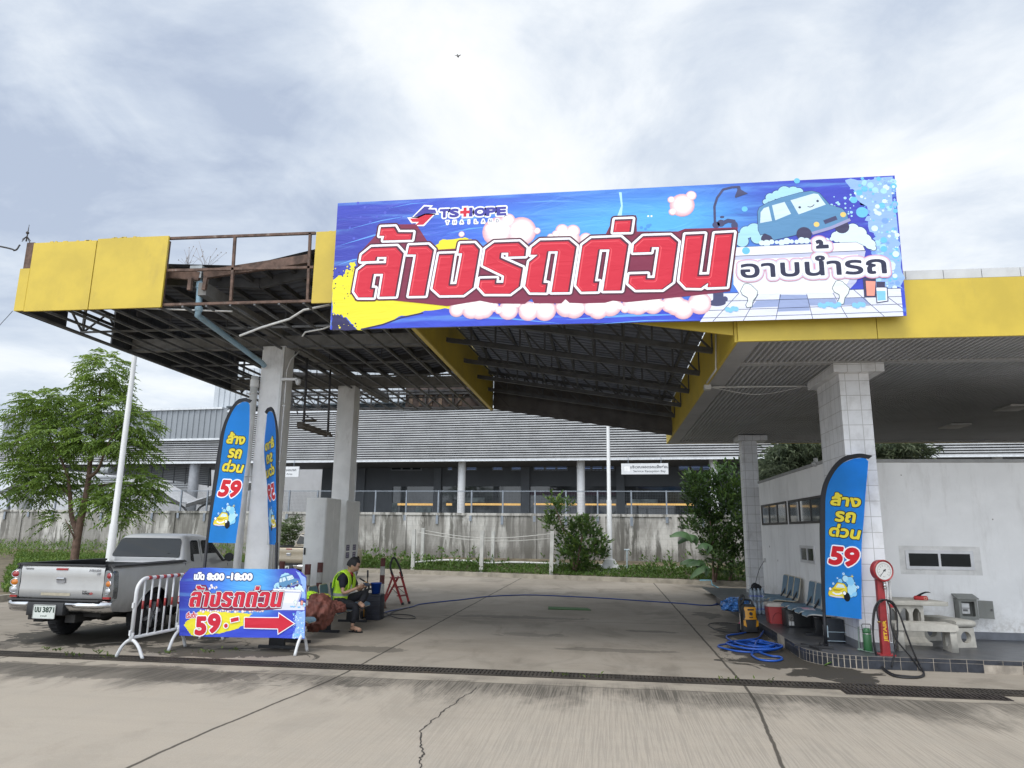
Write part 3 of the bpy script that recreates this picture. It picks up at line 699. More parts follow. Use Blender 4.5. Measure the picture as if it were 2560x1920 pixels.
for k in range(24): box(bm, XR0+.3+k*.42, XR0+.712+k*.42, YF+.06, YF+.1, 4.4, 4.655)
obj('parapet', bm, mat('parapet_grey', (.55, .56, .57), .55, .1, var=.06, dirt=.25, dcol=(.35, .33, .30)), cr_)
bm = B(); box(bm, XR0-.035, XR0, YF+.04, YRB, ZR-.003, 4.62); obj('side_wall', bm, yel, cr_)
bm = B(); box(bm, XR0-.035, XR1, YRB, YRB+.04, ZR-.003, 4.62); obj('rear_fascia', bm, yel2, cr_)
bm = B(); box(bm, XR0, XR1, YF+.05, YRB, 4.5, 4.54); obj('roof_deck', bm, under, cr_)
tw = (.76, .76, .77); tw2 = (.71, .715, .73)
tz = mk_tiles('column_tile_x', tw, tw2, (.42, .41, .40), .178, .2, .004, 'XZ', .2); ty = mk_tiles('column_tile_y', tw, tw2, (.42, .41, .40), .178, .2, .004, 'YZ', .2)
cbase = mat('column_base', (.16, .165, .18), .4, var=.15)
def tiled(x0, x1, y0, y1, cx0, cx1):
    bm = B(); box(bm, x0, x1, y0, y1, ZP+.1, ZR-.08)
    for f in bm.faces: f.material_index = 1 if abs(f.normal.x) > .5 else 0
    o = obj('column', bm, [tz, ty], cr_)
    bm = B(); box(bm, x0-.004, x1+.004, y0-.004, y1+.004, ZP, ZP+.1); obj('plinth', bm, cbase, o)
    bm = B(); box(bm, cx0, cx1, y0-.13, y1+.13, ZR-.12, ZR-.001)
    for f in bm.faces: f.material_index = 1 if abs(f.normal.x) > .5 else 0
    obj('capital', bm, [tz, ty], o)
tiled(3.13, 3.51, 9.88, 10.9, 3.03, 3.67); tiled(3.16, 3.5, 17.22, 17.6, 3.06, 3.72)
bm = B(); tube(bm, [onX(*zB(340, 475), XR0-.05), onX(*zB(340, 690), XR0-.05), onX(*zB(285, 770), XR0-.05)], .014, 6)
pz = ZR-.03; b0 = onZ(*zB(300, 797), pz); b1 = onZ(*zB(905, 793), pz); tube(bm, spline([b0, b1, b1+V((.1, 0, -.06)), b1+V((.13, 0, -.2)), V((b1.x+.14, b1.y, 2.6))], 5), .013, 6)
tube(bm, spline([b0, (b0+b1)/2+V((0, 0, -.12)), b1+V((.1, 0, .02)), b1+V((.26, .05, -.15)), V((b1.x+.3, b1.y+.1, 2.3))], 6), .006, 5)
box(bm, b0.x-.08, b0.x+.02, b0.y-.06, b0.y+.06, pz-.04, pz+.03)
obj('conduit', bm, pvc_w, cr_)
for i, (u, v) in enumerate(((2150, 918), (1790, 1030))):
    p = onZ(*zB(u, v), ZR); bm = B(); box(bm, p.x-.2, p.x+.2, p.y-.3, p.y+.3, ZR-.03, ZR+.008); 
    o = obj('lamp_panel', bm, mat('lamp_off', (.45, .44, .42), .4), None, loc=(p.x, p.y, ZR-.03), bevel=.008); o.name = 'soffit_lamp'
    tag(o, ('unlit square lamp in the ribbed soffit close to the right edge of the photo', 'unlit square lamp in the ribbed soffit, further back and left of the other')[i], 'lamp', 'lamps in the ribbed soffit')
# ------------------------------------------------------------------ white kiosk building on the right
def plaster(name, col, dirt=.5, base=.6):
    m, s = newmat(name); X, Y, Z = s.sep(s.world()); pos = s.world()
    n = s.noise(pos, 1.3, 8, .62, .3); d = s.noise(s.world((3, 3, .6)), 1.5, 8, .7); sp = s.noise(pos, 9, 6, .7)
    c = s.mix(s.step(n, .35, .7), tuple(x*.93 for x in col), tuple(min(1, x*1.03) for x in col))
    c = s.mix(s.math('MULTIPLY', s.step(d, .50, .72), dirt*.6), c, (.46, .44, .41))
    low = s.step(s.math('ADD', Z, s.math('MULTIPLY', s.noise(pos, 3, 6, .6), .7)), 1.15, .45)
    c = s.mix(s.math('MULTIPLY', s.math('MULTIPLY', low, s.step(sp, .42, .6)), base), c, (.40, .37, .33))
    c = s.mix(s.math('MULTIPLY', s.step(s.noise(pos, 5, 2, .4), .745, .76), .8), c, (.16, .13, .11))
    s.base(c); s.rough(.82); s.bump(s.noise(pos, 18, 6, .6), .12, .01); return m
wht = plaster('white_plaster', (.84, .835, .825)); 
wb = thing('kiosk_building', 'single storey white rendered kiosk with strip windows behind the tiled columns', 'building', (5.5, 13, ZP))
XW, YW, XE, YE, ZT = 3.28, 11.27, 13.5, 16.2, 2.66
pl = [(XE, YW), (XE, YE), (XW, YE)]+[(XW+.14-.14*math.cos(R(a)), YW+.14-.14*math.sin(R(a))) for a in range(0, 91, 15)]
bm = B(); extr(bm, [(x, y, ZP-.1) for x, y in pl], (0, 0, ZT-.03-ZP+.1)); bmesh.ops.recalc_face_normals(bm, faces=bm.faces[:]); obj('wall', bm, wht, wb, smooth=30)
cop = [(XE+.03, YW-.015), (XE+.03, YE+.03), (XW-.015, YE+.03)]+[(XW+.14-.155*math.cos(R(a)), YW+.14-.155*math.sin(R(a))) for a in range(0, 91, 15)]
bm = B(); extr(bm, [(x, y, ZT-.03) for x, y in cop], (0, 0, .05)); obj('coping', bm, mat('coping_grey', (.34, .34, .335), .8, var=.15, scale=3, dirt=.5), wb)
bm = B(); box(bm, XW+.1, XE, YW-.012, YW+.01, ZP, ZP+.1); box(bm, XW-.012, XW+.01, YW+.1, YE, ZP, ZP+.1); obj('skirting', bm, mat('skirting', (.14, .15, .17), .5, var=.2, scale=4, dirt=.4, dcol=(.3, .28, .25)), wb)
glass_d = mat('dark_glass', (.012, .017, .02), .05, spec=.3, var=.3, scale=2); alu = mat('grey_frame', (.60, .60, .61), .45, .3, var=.08); brz = mat('bronze_frame', (.05, .045, .043), .5, .3)
def window(parent, axis, c, a0, a1, z0, z1, n, fm, gm, fw=.035, dep=.02, name='window'):
    # frame on a wall plane: axis 'X' wall facing -x, 'Y' wall facing -y
    def bx(bm, p0, p1, q0, q1, d0, d1):
        if axis == 'Y': box(bm, p0, p1, c-d1, c-d0, q0, q1)
        else: box(bm, c-d1, c-d0, p0, p1, q0, q1)
    bm = B(); bx(bm, a0, a1, z1-fw, z1, -.05, dep); bx(bm, a0, a1, z0, z0+fw, -.05, dep)
    for k in range(n+1):
        p = a0+(a1-a0)*k/n; w0 = fw if k in (0, n) else fw*.7; s_ = -w0*(k/n); bx(bm, p+s_, p+s_+w0, z0+fw, z1-fw, -.05, dep-.001)
    f = obj(name, bm, fm, parent)
    bm = B(); bx(bm, a0+fw*.5, a1-fw*.5, z0+fw*.5, z1-fw*.5, -.03, .006); obj('pane', bm, gm, f); return f
window(wb, 'Y', YW, 4.28, 5.2, 1.09, 1.36, 2, alu, glass_d, .045, .015)
bm = B(); box(bm, 4.2, 5.3, YW-.002, YW, 1.02, 1.42); obj('window_surround', bm, mat('surround', (.68, .67, .65), .85, var=.12, scale=6, dirt=.4), wb)
glz = mat('kiosk_glass', (.10, .12, .125), .05, spec=.8, var=.3, scale=1)
window(wb, 'X', XW, 11.5, 13.66, 1.74, 2.16, 3, brz, glz, .04); window(wb, 'X', XW, 13.84, 16.0, 1.74, 2.16, 3, brz, glz, .04)
window(wb, 'X', XW, 12.2, 13.05, 1.1, 1.38, 2, alu, glass_d, .045)
# meter cabinet with its door hanging open
mg = mat('cabinet_grey', (.21, .215, .20), .5, .1, var=.1, dirt=.3)
mb = thing('meter_box', 'open grey metal meter cabinet on the white wall above the concrete stool', 'meter box', (5.0, YW-.1, .42))
bm = B(); x0, x1, z0, z1 = 4.87, 5.11, .44, .70; yb = YW-.15
box(bm, x0, x0+.012, yb, YW-.002, z0, z1); box(bm, x1-.012, x1, yb, YW-.002, z0, z1); box(bm, x0, x1, yb, YW-.002, z0-.012, z0); box(bm, x0, x1, YW-.02, YW-.003, z0, z1)
for a, b, c_, d in ((x0, x0+.035, z0, z1), (x1-.035, x1, z0, z1), (x0+.035, x1-.035, z0, z0+.03), (x0+.035, x1-.035, z1-.03, z1)): box(bm, a, b, yb-.004, yb+.002, c_, d)
obj('housing', bm, mg, mb); bm = B(); extr(bm, [(x0-.02, yb-.03, z1), (x0-.02, YW-.003, z1+.05), (x0-.02, YW-.003, z1+.065), (x0-.02, yb-.03, z1+.015)], (x1-x0+.04, 0, 0)); obj('hood', bm, mg, mb)
bm = B(); extr(bm, [(x1+.004, yb-.01, z0+.01), (x1+.16, yb-.10, z0+.01), (x1+.16, yb-.10, z1-.01), (x1+.004, yb-.01, z1-.01)], (.006, .009, 0)); d_ = obj('door', bm, mg, mb)
bm = B(); cyl(bm, (x1+.135, yb-.10, .57), (x1+.14, yb-.085, .57), .017); obj('handle', bm, mat('latch', (.1, .1, .1), .4, .4), d_)
bm = B(); box(bm, x0+.05, x0+.16, yb+.05, YW-.02, .50, .645); box(bm, x0+.06, x0+.15, yb+.045, yb+.051, .585, .635, 1); box(bm, x0+.07, x0+.13, yb+.044, yb+.051, .535, .56, 2); box(bm, x0+.05, x0+.16, yb+.046, yb+.051, .572, .577, 2)
obj('breaker', bm, [mat('breaker_white', (.55, .55, .54), .5), mat('breaker_pale', (.66, .66, .65), .4), mat('breaker_dark', (.12, .12, .12), .5)], mb)
# small wall fittings
bm = B(); p = V((XW-.03, *onX(*zY(525, 260), XW)[1:])); ball(bm, p, .05, (1, 1, .8)); box(bm, p.x, XW+.01, p.y-.05, p.y+.05, p.z+.02, p.z+.09); tag(obj('wall_lamp', bm, mat('lamp_shell', (.42, .42, .41), .4), loc=(XW, p.y, p.z-.05)), 'small round lamp fixed at the top corner of the white kiosk side wall', 'lamp')
p = onX(*zR(1090, 1070), XW); bm = B(); box(bm, XW-.03, XW-.001, 15.9, 16.0, .98, 1.06); tag(obj('power_socket', bm, mat('socket', (.5, .5, .5), .4), loc=(XW, 15.95, .98), bevel=.005), 'small grey power socket box at the far end of the white kiosk wall', 'socket')
bm = B(); tube(bm, spline([(XW-.03, 15.95, 1.0), (3.1, 15.8, .8), (2.95, 15.6, .45), (2.75, 15.2, .2), (2.6, 14.6, .165), (2.45, 13.4, .165), (2.4, 12.9, .03), (2.3, 12.75, .012)], 6), .006, 5); tag(obj('extension_lead', bm, mat('wire_black'), loc=(2.6, 14.6, .15)), 'thin black power cord drooping from the kiosk wall socket down to the pressure washer', 'cord')

# ------------------------------------------------------------------ stained boundary wall with the mesh fence on it
SL = -.082; RA = math.atan(SL); CA = math.cos(RA)
def plane_pt(x, y, y0):
    d = ray(x, y); t = y0/(d.y-SL*d.x); return V((d.x*t, d.y*t, HC+d.z*t))
def loc_(p, y0):                                      # world point to the frame of a wall standing at y0
    q = p-V((0, y0, 0)); return V((q.x*math.cos(RA)+q.y*math.sin(RA), -q.x*math.sin(RA)+q.y*math.cos(RA), q.z))
def LP(px, y0): return loc_(plane_pt(px[0], px[1], y0), y0)
def wall_mat():
    m, s = newmat('stained_render'); pos = s.coord('Object'); X, Y, Z = s.sep(pos)
    drip = s.noise(s.coord('Object', (1, 1, .12)), 3.1, 8, .68, .35); drip2 = s.noise(s.coord('Object', (1, 1, .25), (7, 0, 3)), 1.1, 7, .65, .6); fine = s.noise(pos, 14, 6, .7); big = s.noise(pos, .9, 6, .6, .5)
    c = s.mix(s.step(big, .35, .65), (.50, .48, .44), (.62, .605, .565))
    c = s.mix(s.math('MULTIPLY', s.step(s.math('ADD', drip, s.math('MULTIPLY', s.math('SUBTRACT', big, .5), .35)), .47, .60), .95), c, (.11, .105, .09))
    mid = s.math('MULTIPLY', s.step(Z, 2.1, 1.6), s.step(drip2, .40, .58)); c = s.mix(s.math('MULTIPLY', mid, .75), c, (.20, .19, .17))
    c = s.mix(s.math('MULTIPLY', s.step(s.math('ADD', s.math('MULTIPLY', Z, .22), fine), 1.02, 1.10), .8), c, (.05, .05, .045))
    low = s.step(s.math('ADD', Z, s.math('MULTIPLY', fine, .5)), 1.05, .65); c = s.mix(s.math('MULTIPLY', low, .55), c, (.11, .10, .085))
    bk = s.n('ShaderNodeTexBrick'); cb = s.n('ShaderNodeCombineXYZ'); s.l(X, cb.inputs[0]); s.l(Z, cb.inputs[1]); s.l(cb.outputs[0], bk.inputs['Vector']); bk.inputs['Brick Width'].default_value = .4; bk.inputs['Row Height'].default_value = .2; bk.inputs['Scale'].default_value = 1; bk.inputs['Mortar Size'].default_value = .012
    c = s.mix(s.math('MULTIPLY', bk.outputs['Fac'], .12), c, (.12, .11, .1))
    s.base(c); s.rough(.92); s.bump(s.math('ADD', fine, drip), .3, .02); return m
Y0W = 27.5
bw = thing('boundary_wall', 'long stained grey rendered boundary wall with pilasters at the back of the yard', 'wall', (0, Y0W, .3), RA, local=True)
wm = wall_mat(); bm = B(); box(bm, -42, 8, 0, .2, -.1, 1.82); obj('wall', bm, wm, bw)
bm = B(); box(bm, -42, 8, -.05, .25, 1.82, 1.915); obj('coping', bm, wm, bw)
for k in range(17):
    bm = B(); x = LP(zN(378, 430), Y0W).x+(k-10)*2.64; box(bm, x-.09, x+.09, -.06, 0, -.1, 1.82); obj('pilaster', bm, wm, bw)
bm = B(); box(bm, -42, 8, -.3, -.001, -.2, .16); obj('footing', bm, mat('footing', (.30, .27, .22), .95, var=.3, scale=2, dirt=.7, bump=.4, bscale=10), bw)
for c_ in bw.children: c_.location.z = 0
fn = thing('mesh_fence', 'grey steel fence of square mesh panels standing on the stained boundary wall', 'fence', (0, Y0W, 2.2), RA, local=True)
galv = mat('galvanised_post', (.26, .29, .33), .5, .4, var=.15, dirt=.2)
px_ = [LP(zN(u, 430), Y0W).x for u in (200, 380, 568, 762, 945, 1133, 1315, 1500, 1697, 1903)]
st = (px_[-1]-px_[0])/9; pxs = [px_[0]-st*k for k in range(17, 0, -1)]+px_+[px_[-1]+st*k for k in (1, 2, 3, 4)]
for i, x in enumerate(pxs):
    bm = B(); box(bm, x-.028, x+.028, .03, .09, -.12, .90); box(bm, x-.05, x+.05, -.062, -.05, -.42 if i % 2 else -.3, -.1); box(bm, x-.05, x+.05, -.062, .09, -.1, -.085)
    obj('post', bm, galv, fn)
bm = B(); xa, xb = pxs[0], pxs[-1]
for z in (-.0, .87): bar(bm, (xa, .06, z), (xb, .06, z), .032)
obj('rail', bm, galv, fn)
bm = B(); n = int((xb-xa)/.06)
for k in range(n): bar(bm, (xa+k*.06, .06, 0), (xa+k*.06, .06, .87), .0045)
for k in range(1, 15): bar(bm, (xa, .06, k*.058), (xb, .06, k*.058), .0045)
obj('wire_mesh', bm, mat('wire_mesh', (.10, .115, .13), .6, .3), fn)
bm = B(); ext = [(-60, 27.72+60*.082+8), (-60, 60), (40, 60), (40, 27.72-40*.082), (0, 27.74)]
extr(bm, [(-70, 27.72+70*.082, 1.7), (40, 27.72-40*.082, 1.7), (40, 80, 1.7), (-70, 80, 1.7)], (0, 0, .12)); tag(obj('terrace', bm, mat('terrace_concrete', (.24, .23, .21), .9, var=.2, scale=1)), kind='structure')

# ------------------------------------------------------------------ the big service building behind
Y0B = 33.
sb = thing('service_building', 'large dark grey service building behind a white louvre screen on round columns', 'building', (0, Y0B, 1.82), RA, local=True)
Z0 = 1.82
def bp(px, y=Y0B): p = LP(px, y); return V((p.x, p.y+(y-Y0B), p.z-Z0))
lou = mat('louvre_white', (.44, .445, .45), .4, .1, var=.12, scale=1.5, dirt=.45, dcol=(.32, .31, .30)); dk = mat('louvre_gap_shade', (.055, .057, .06), .8)
zb0, zb1 = 4.86-Z0, 7.34-Z0; ns = 22; sp = (zb1-zb0)/ns
bm = B()
for k in range(ns):
    z = zb0+k*sp; extr(bm, [(-34.2, 0, z+.01), (-34.2, .02, z+.004), (-34.2, .03, z+sp*.57), (-34.2, 0, z+sp*.55)], (53, 0, 0))
obj('louvre_screen', bm, lou, sb)
bm = B(); box(bm, -34.1, 18.7, .12, .16, zb0, zb1);  # dark sheet added behind the slats so the gaps look shaded
for k in range(40): box(bm, -34+k*1.33, -33.95+k*1.33, .04, .12, zb0, zb1)
obj('gap_shade_frame', bm, dk, sb)
bm = B(); box(bm, -34.2, 18.8, -.06, .14, zb1, zb1+.12); box(bm, -34.2, 18.8, -.01, .12, zb0-.07, zb0+.005); obj('screen_edge', bm, mat('edge_light', (.62, .64, .66), .4, .1), sb)
bm = B(); box(bm, -34, 18.7, .2, 5, zb0+.02, zb0+.1); obj('canopy_ceiling', bm, mat('ceil_dark', (.09, .09, .09), .8, var=.2), sb)
clad = mat('cladding_grey', (.25, .27, .29), .5, .2, var=.08, scale=1, dirt=.3, dcol=(.25, .26, .27))
def cladding(x0, x1, y, z0, z1, name, m, per=.33):
    bm = B(); x = x0; pts = []
    while x < x1: pts += [(x, y), (x+per*.62, y), (x+per*.7, y-.05), (x+per*.92, y-.05)]; x += per
    vs = [(bm.verts.new((a, b, z0)), bm.verts.new((a, b, z1))) for a, b in pts]
    for p, q in zip(vs, vs[1:]): bm.faces.new((p[0], q[0], q[1], p[1]))
    box(bm, x0, x1, y+.02, y+.3, z0, z1); bmesh.ops.recalc_face_normals(bm, faces=bm.faces[:]); return obj(name, bm, m, sb)
xt = bp(zW(1280, 415)).x; xl = bp(zW(40, 480)).x
cladding(xl, xt+1.0, -.12, 6.08-Z0, 7.62-Z0, 'lower_cladding', clad)
bm = B(); box(bm, xl-.05, xt+1.0, -.25, .3, 7.62-Z0, 7.72-Z0); box(bm, xl-.05, xt+1., -.24, -.05, 5.98-Z0, 6.08-Z0); obj('cladding_cap', bm, mat('edge_light'), sb)
cladding(xt-.02, -2.5, .42, 7.74-Z0, 9.9-Z0, 'upper_cladding', mat('cladding_pale', (.46, .49, .52), .5, .2, var=.06, scale=1))
bm = B(); box(bm, xt+1.1, 18, .6, .8, zb1, 7.76-Z0); box(bm, xt+1.0, -2.5, .1, .45, 7.74-Z0, 7.82-Z0); obj('dark_band', bm, mat('band_teal', (.045, .06, .07), .6, var=.2), sb)
bm = B(); box(bm, -2.5, 18, .5, 4, zb1+.1, 8.6-Z0); obj('upper_storey', bm, mat('upper_dark', (.06, .075, .085), .6, var=.1), sb)
cw = mat('round_column', (.64, .645, .65), .5, var=.06, scale=2, dirt=.2, dcol=(.4, .4, .38))
for px in ((zN(672, 430)), zN(1390, 436), zN(2188, 300)):
    c_ = bp(px); bm = B(); cyl(bm, (c_.x, .9, 0), (c_.x, .9, zb0), .19, seg=24); q = obj('column', bm, cw, sb, smooth=40)
for x in (-12.95, -18.8, 10.6, 16.4):
    bm = B(); cyl(bm, (x, .9, 0), (x, .9, zb0), .19, seg=24); obj('column', bm, cw, sb, smooth=40)
c_ = bp(zK(160, 600)); bm = B(); cyl(bm, (c_.x, .5, 0), (c_.x, .5, zb0), .42, seg=24); obj('column', bm, cw, sb, smooth=40)
c_ = bp(zK(1975, 600)); bm = B(); cyl(bm, (c_.x, .5, 0), (c_.x, .5, zb0), .26, seg=24); obj('column', bm, mat('column_grey', (.30, .31, .33), .5, var=.1), sb, smooth=40)
YWL = 4.5
rw = mat('rear_wall', (.092, .10, .112), .7, var=.08, scale=1); bm = B(); box(bm, -16.5, 18.5, YWL, YWL+.3, 2.05, 5.9); 
def wq(u, v): p = plane_pt(*zN(u, v), Y0B+YWL); q = loc_(p, Y0B); return q.x, q.z-Z0
zg = wq(800, 300)[1]
box(bm, -16.5, -12.2, YWL, YWL+.3, 0, 2.05)
obj('rear_wall', bm, rw, sb)
for u0, u1 in ((550, 592), (1055, 1105), (1608, 1655), (105, 150)):
    bm = B(); box(bm, wq(u0, 200)[0], wq(u1, 200)[0], YWL-.12, YWL+.1, 0, 5.6); obj('pier', bm, mat('pier_grey', (.115, .125, .14), .7, var=.06), sb)
wfr = mat('window_trim', (.19, .205, .225), .5, .2)
def painted_sky_glass():
    m, s = newmat('glowing_sky_pane'); X, Y, Z = s.sep(s.coord('Object')); b = s.math('FRACT', s.math('MULTIPLY', Z, 11.)); n = s.noise(s.coord('Object'), 1.3, 2)
    c = s.mix(s.step(b, .42, .5), (.025, .035, .05), (.22, .30, .52)); c = s.mix(s.step(Z, 3.27, 3.30), c, (.42, .62, .72)); s.base(c); s.rough(.12); s.l(c, s.b.inputs['Emission Color']); s.b.inputs['Emission Strength'].default_value = .22; return m  # sky brightness painted over the slat pattern, with a faint glow added
sg = painted_sky_glass()
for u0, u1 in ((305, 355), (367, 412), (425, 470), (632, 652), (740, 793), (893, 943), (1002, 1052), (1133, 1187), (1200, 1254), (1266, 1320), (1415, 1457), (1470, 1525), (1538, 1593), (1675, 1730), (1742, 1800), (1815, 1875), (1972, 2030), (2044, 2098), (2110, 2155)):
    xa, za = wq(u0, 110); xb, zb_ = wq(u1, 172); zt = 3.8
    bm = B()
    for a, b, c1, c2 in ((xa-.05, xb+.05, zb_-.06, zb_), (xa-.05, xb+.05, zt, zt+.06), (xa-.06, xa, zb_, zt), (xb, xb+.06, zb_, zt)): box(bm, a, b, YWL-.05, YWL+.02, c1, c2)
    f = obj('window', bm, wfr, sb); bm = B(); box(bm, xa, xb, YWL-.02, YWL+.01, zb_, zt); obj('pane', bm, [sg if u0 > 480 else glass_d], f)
gd = mat('showroom_glass', (.05, .055, .06), .04, spec=.6, var=.5, scale=.6)
bm = B(); box(bm, -12.2, 18.5, YWL+.06, YWL+.1, 0, 2.05); obj('shop_glass', bm, gd, sb)
bm = B()
for u0, u1 in ((335, 545), (618, 650), (695, 760), (770, 1055), (1128, 1606), (1668, 2060)):
    xa, z_ = wq(u0, 368); xb, z2 = wq(u1, 381); box(bm, xa, xb, YWL-.0, YWL+.05, z2, z_)
obj('strip_light', bm, mat('lamp_amber', (1., .58, .18), .5, emit=.5, var=.2, scale=3), sb)
bm = B(); xa, za = wq(1100, 300); xb, zb_ = wq(1606, 322); box(bm, xa, xb, YWL-.05, YWL+.05, zb_, za); obj('shop_awning', bm, mat('awning_maroon', (.045, .012, .028), .8), sb)
bm = B()
for u0, u1, v0, v1 in ((440, 530, 388, 430), (720, 840, 335, 362), (150, 330, 366, 420), (1700, 1850, 345, 370)):
    xa, za = wq(u0, v0); xb, zb_ = wq(u1, v1); box(bm, xa, xb, YWL+.03, YWL+.058, zb_, za)
obj('shop_display', bm, mat('display_pale', (.15, .19, .19), .5, var=.7, scale=1.8), sb)
# white wall, lean-to louvre and pipe seen under the screen on the left
bm = B(); box(bm, -40, -15.5, 7, 7.2, 0, 3.4)
obj('side_block', bm, mat('white_block', (.62, .63, .65), .6, var=.06, scale=1, dirt=.2), sb)
bm = B()
for u0, u1, v0, v1 in ((985, 1240, 385, 450), (1705, 2090, 440, 530), (2000, 2212, 800, 1010)):
    p, q = loc_(plane_pt(*zK(u0, v0), Y0B+6.9), Y0B), loc_(plane_pt(*zK(u1, v1), Y0B+6.9), Y0B)
    z = q.z-Z0
    while z < p.z-Z0: box(bm, p.x, q.x, 6.85, 7.0, z, z+.09); z += .15
obj('louvre_vent', bm, mat('vent_grey', (.40, .42, .44), .5, .2), sb)
bm = B(); tp, bt = [(700, 255), (2240, 300)], [(2240, 490), (1970, 452), (1250, 355), (700, 330)]
pp = [loc_(plane_pt(*zK(*q), Y0B+2), Y0B)-V((0, 0, Z0)) for q in tp+bt]; extr(bm, pp, (0, .06, 0)); 
for k in range(9):
    f = k/9; a = pp[0].lerp(pp[5], f); b = pp[1].lerp(pp[2], f); bar(bm, a+V((0, -.04, 0)), b+V((0, -.04, 0)), .07, .06, 1)
for k in range(14):
    f = k/13; a = pp[0].lerp(pp[1], f); bar(bm, a+V((0, -.06, 0)), a+V((0, -.06, -.3-.75*f)), .05, .05, 0)
obj('return_louvre', bm, [mat('louvre_dark', (.07, .075, .08), .7), mat('louvre_mid', (.20, .21, .22), .5, .1)], sb)
p, q = bp(zK(1000, 330)), bp(zK(1200, 325)); bm = B(); cyl(bm, (p.x, -.2, p.z), (q.x, -.2, q.z), .17, seg=16); obj('vent_pipe', bm, mat('galvanised'), sb)
# carport roofs behind the fence
cpt = thing('carport', 'row of pale vaulted carport roofs on dark arms behind the fence at the left', 'carport', (0, 30.6, 1.82), RA, local=True)
def cp_(u, v): q = loc_(plane_pt(*zK(u, v), 30.6), 30.6); return V((q.x, q.y, q.z-Z0))
for prof in ([(-260, 500), (0, 535), (140, 470)], [(420, 560), (520, 462), (1560, 456), (1930, 660)], [(1985, 668), (2212, 592), (2500, 470), (2800, 420)]):
    bm = B(); a = [cp_(*q) for q in prof]
    for p, q in zip(a, a[1:]):
        extr(bm, [p, q, q+V((0, 0, -.05)), p+V((0, 0, -.05))], (0, 1.9, 0)); extr(bm, [p+V((0, -.03, -.06)), q+V((0, -.03, -.06)), q+V((0, -.03, -.22)), p+V((0, -.03, -.22))], (0, .05, 0), 1)
    obj('roof', bm, [mat('carport_white', (.62, .63, .65), .5, .1, var=.06), mat('carport_dark', (.06, .058, .055), .7, var=.2)], cpt)
bm = B()
for u, v, dx in ((1960, 670, -420), (1990, 680, 340), (30, 560, -160), (300, 620, 260), (2260, 640, 200)):
    p = cp_(u, 760); q = cp_(u+dx*.25, (v+760)/2-20); r_ = cp_(u+dx, v-40); tube(bm, spline([V((p.x, .5, 0)), V((q.x, .5, q.z)), V((r_.x, .5, r_.z))], 6), .05, 6)
bar(bm, (-34, 1., .42), (-13.5, 1., .42), .08, .1); bar(bm, (-34, 1., .15), (-13.5, 1., .15), .5, .3)
obj('arm', bm, mat('carport_dark'), cpt)

# hanging bay signs
def bay_sign(xr, ztop, w_, h_, y0, th, en, label, logo):
    o = thing('bay_sign', label, 'sign', (0, y0, ztop-h_), RA, 'bay signs under the louvre screen', local=True)
    bm = B(); box(bm, xr-w_, xr, 0, .06, 0, h_); obj('board', bm, mat('sign_white', (.66, .67, .68), .5, var=.04), o)
    bm = B()
    for x in (xr-w_*.85, xr-w_*.15): bar(bm, (x, .03, h_), (x, .03, h_+.35), .02)
    obj('hanger', bm, galv, o)
    A = Art((xr-w_, -.003, 0), (1, 0, 0), (0, 0, 1), (0, -1, 0)); ink = mat('ink_grey', (.07, .075, .085), .6)
    A.text(th, w_*.60, h_*.56, h_*.33, ink, 1, .004, sx=1.18*w_*.72/(2.07*.72)); A.done('thai_lettering', o)
    A = Art((xr-w_, -.003, 0), (1, 0, 0), (0, 0, 1), (0, -1, 0)); A.text(en, w_*.60, h_*.2, h_*.26, ink, 1, .001, sx=1.25); A.done('lettering', o)
    if logo: A = Art((xr-w_, -.003, 0), (1, 0, 0), (0, 0, 1), (0, -1, 0)); A.poly([(w_*.06, h_*.25), (w_*.19, h_*.25), (w_*.19, h_*.75), (w_*.06, h_*.75)], mat('logo_square', (.8, .8, .8), .5), 1); A.line([(w_*.06, h_*.25), (w_*.19, h_*.25), (w_*.19, h_*.75), (w_*.06, h_*.75)], .01, mat('logo_edge', (.5, .5, .5)), 2, True); A.done('logo', o)
p = LP(zN(1910, 135), 32.9); q = LP(zN(1638, 200), 32.9)
bay_sign(p.x, p.z, p.x-q.x, p.z-q.z, 32.9, 'บริเวณจอดรถแจ้งซ่อม', 'Service Reception Bay', 'white hanging sign reading Service Reception Bay under the louvre screen', True)
p2 = LP(zF(935, 702), 32.9); q2 = LP(zF(935, 800), 32.9)
bay_sign(p2.x, p2.z, 2.07, p2.z-q2.z, 32.9, 'บริเวณส่งมอบรถ', 'Delivery Area', 'white hanging sign partly hidden by the derelict canopy column', False)
# ------------------------------------------------------------------ white light poles
def pole(name, x, y, h, r, label, base, zj):
    o = thing(name, label, 'light pole', (x, y, .1)); bm = B()
    lathe(bm, [(r, .1), (r*.97, zj), (r*.80, zj+.02), (r*.6, h)], (x, y, 0), 8); obj('shaft', bm, mat('pole_white', (.66, .665, .66), .45, var=.05, scale=1, dirt=.2, dcol=(.4, .38, .33)), o, smooth=50)
    if base:
        bm = B(); loft(bm, [[(x+a*s_, y+b*s_, z) for a, b in ((-1, -1), (1, -1), (1, 1), (-1, 1))] for s_, z in ((.34, .0), (.33, .34), (.16, .62), (.10, .64))]); obj('base', bm, mat('base_white', (.58, .58, .57), .8, var=.15, scale=3, dirt=.6), o)
    return o
pb = onZ(*zS(978, 1165), .1); pole('light_pole', pb.x, 25.6, 7.0, .088, 'white pole on a chunky white concrete base in the verge beside the shrub', True, 2.65)
xx = onY(*zU(697, 200), 16.8).x; pole('light_pole', xx, 16.8, 6.3, .098, 'tall white pole behind the pickup cab, beside the feathery tree', False, onY(*zU(697, 175), 16.8).z)
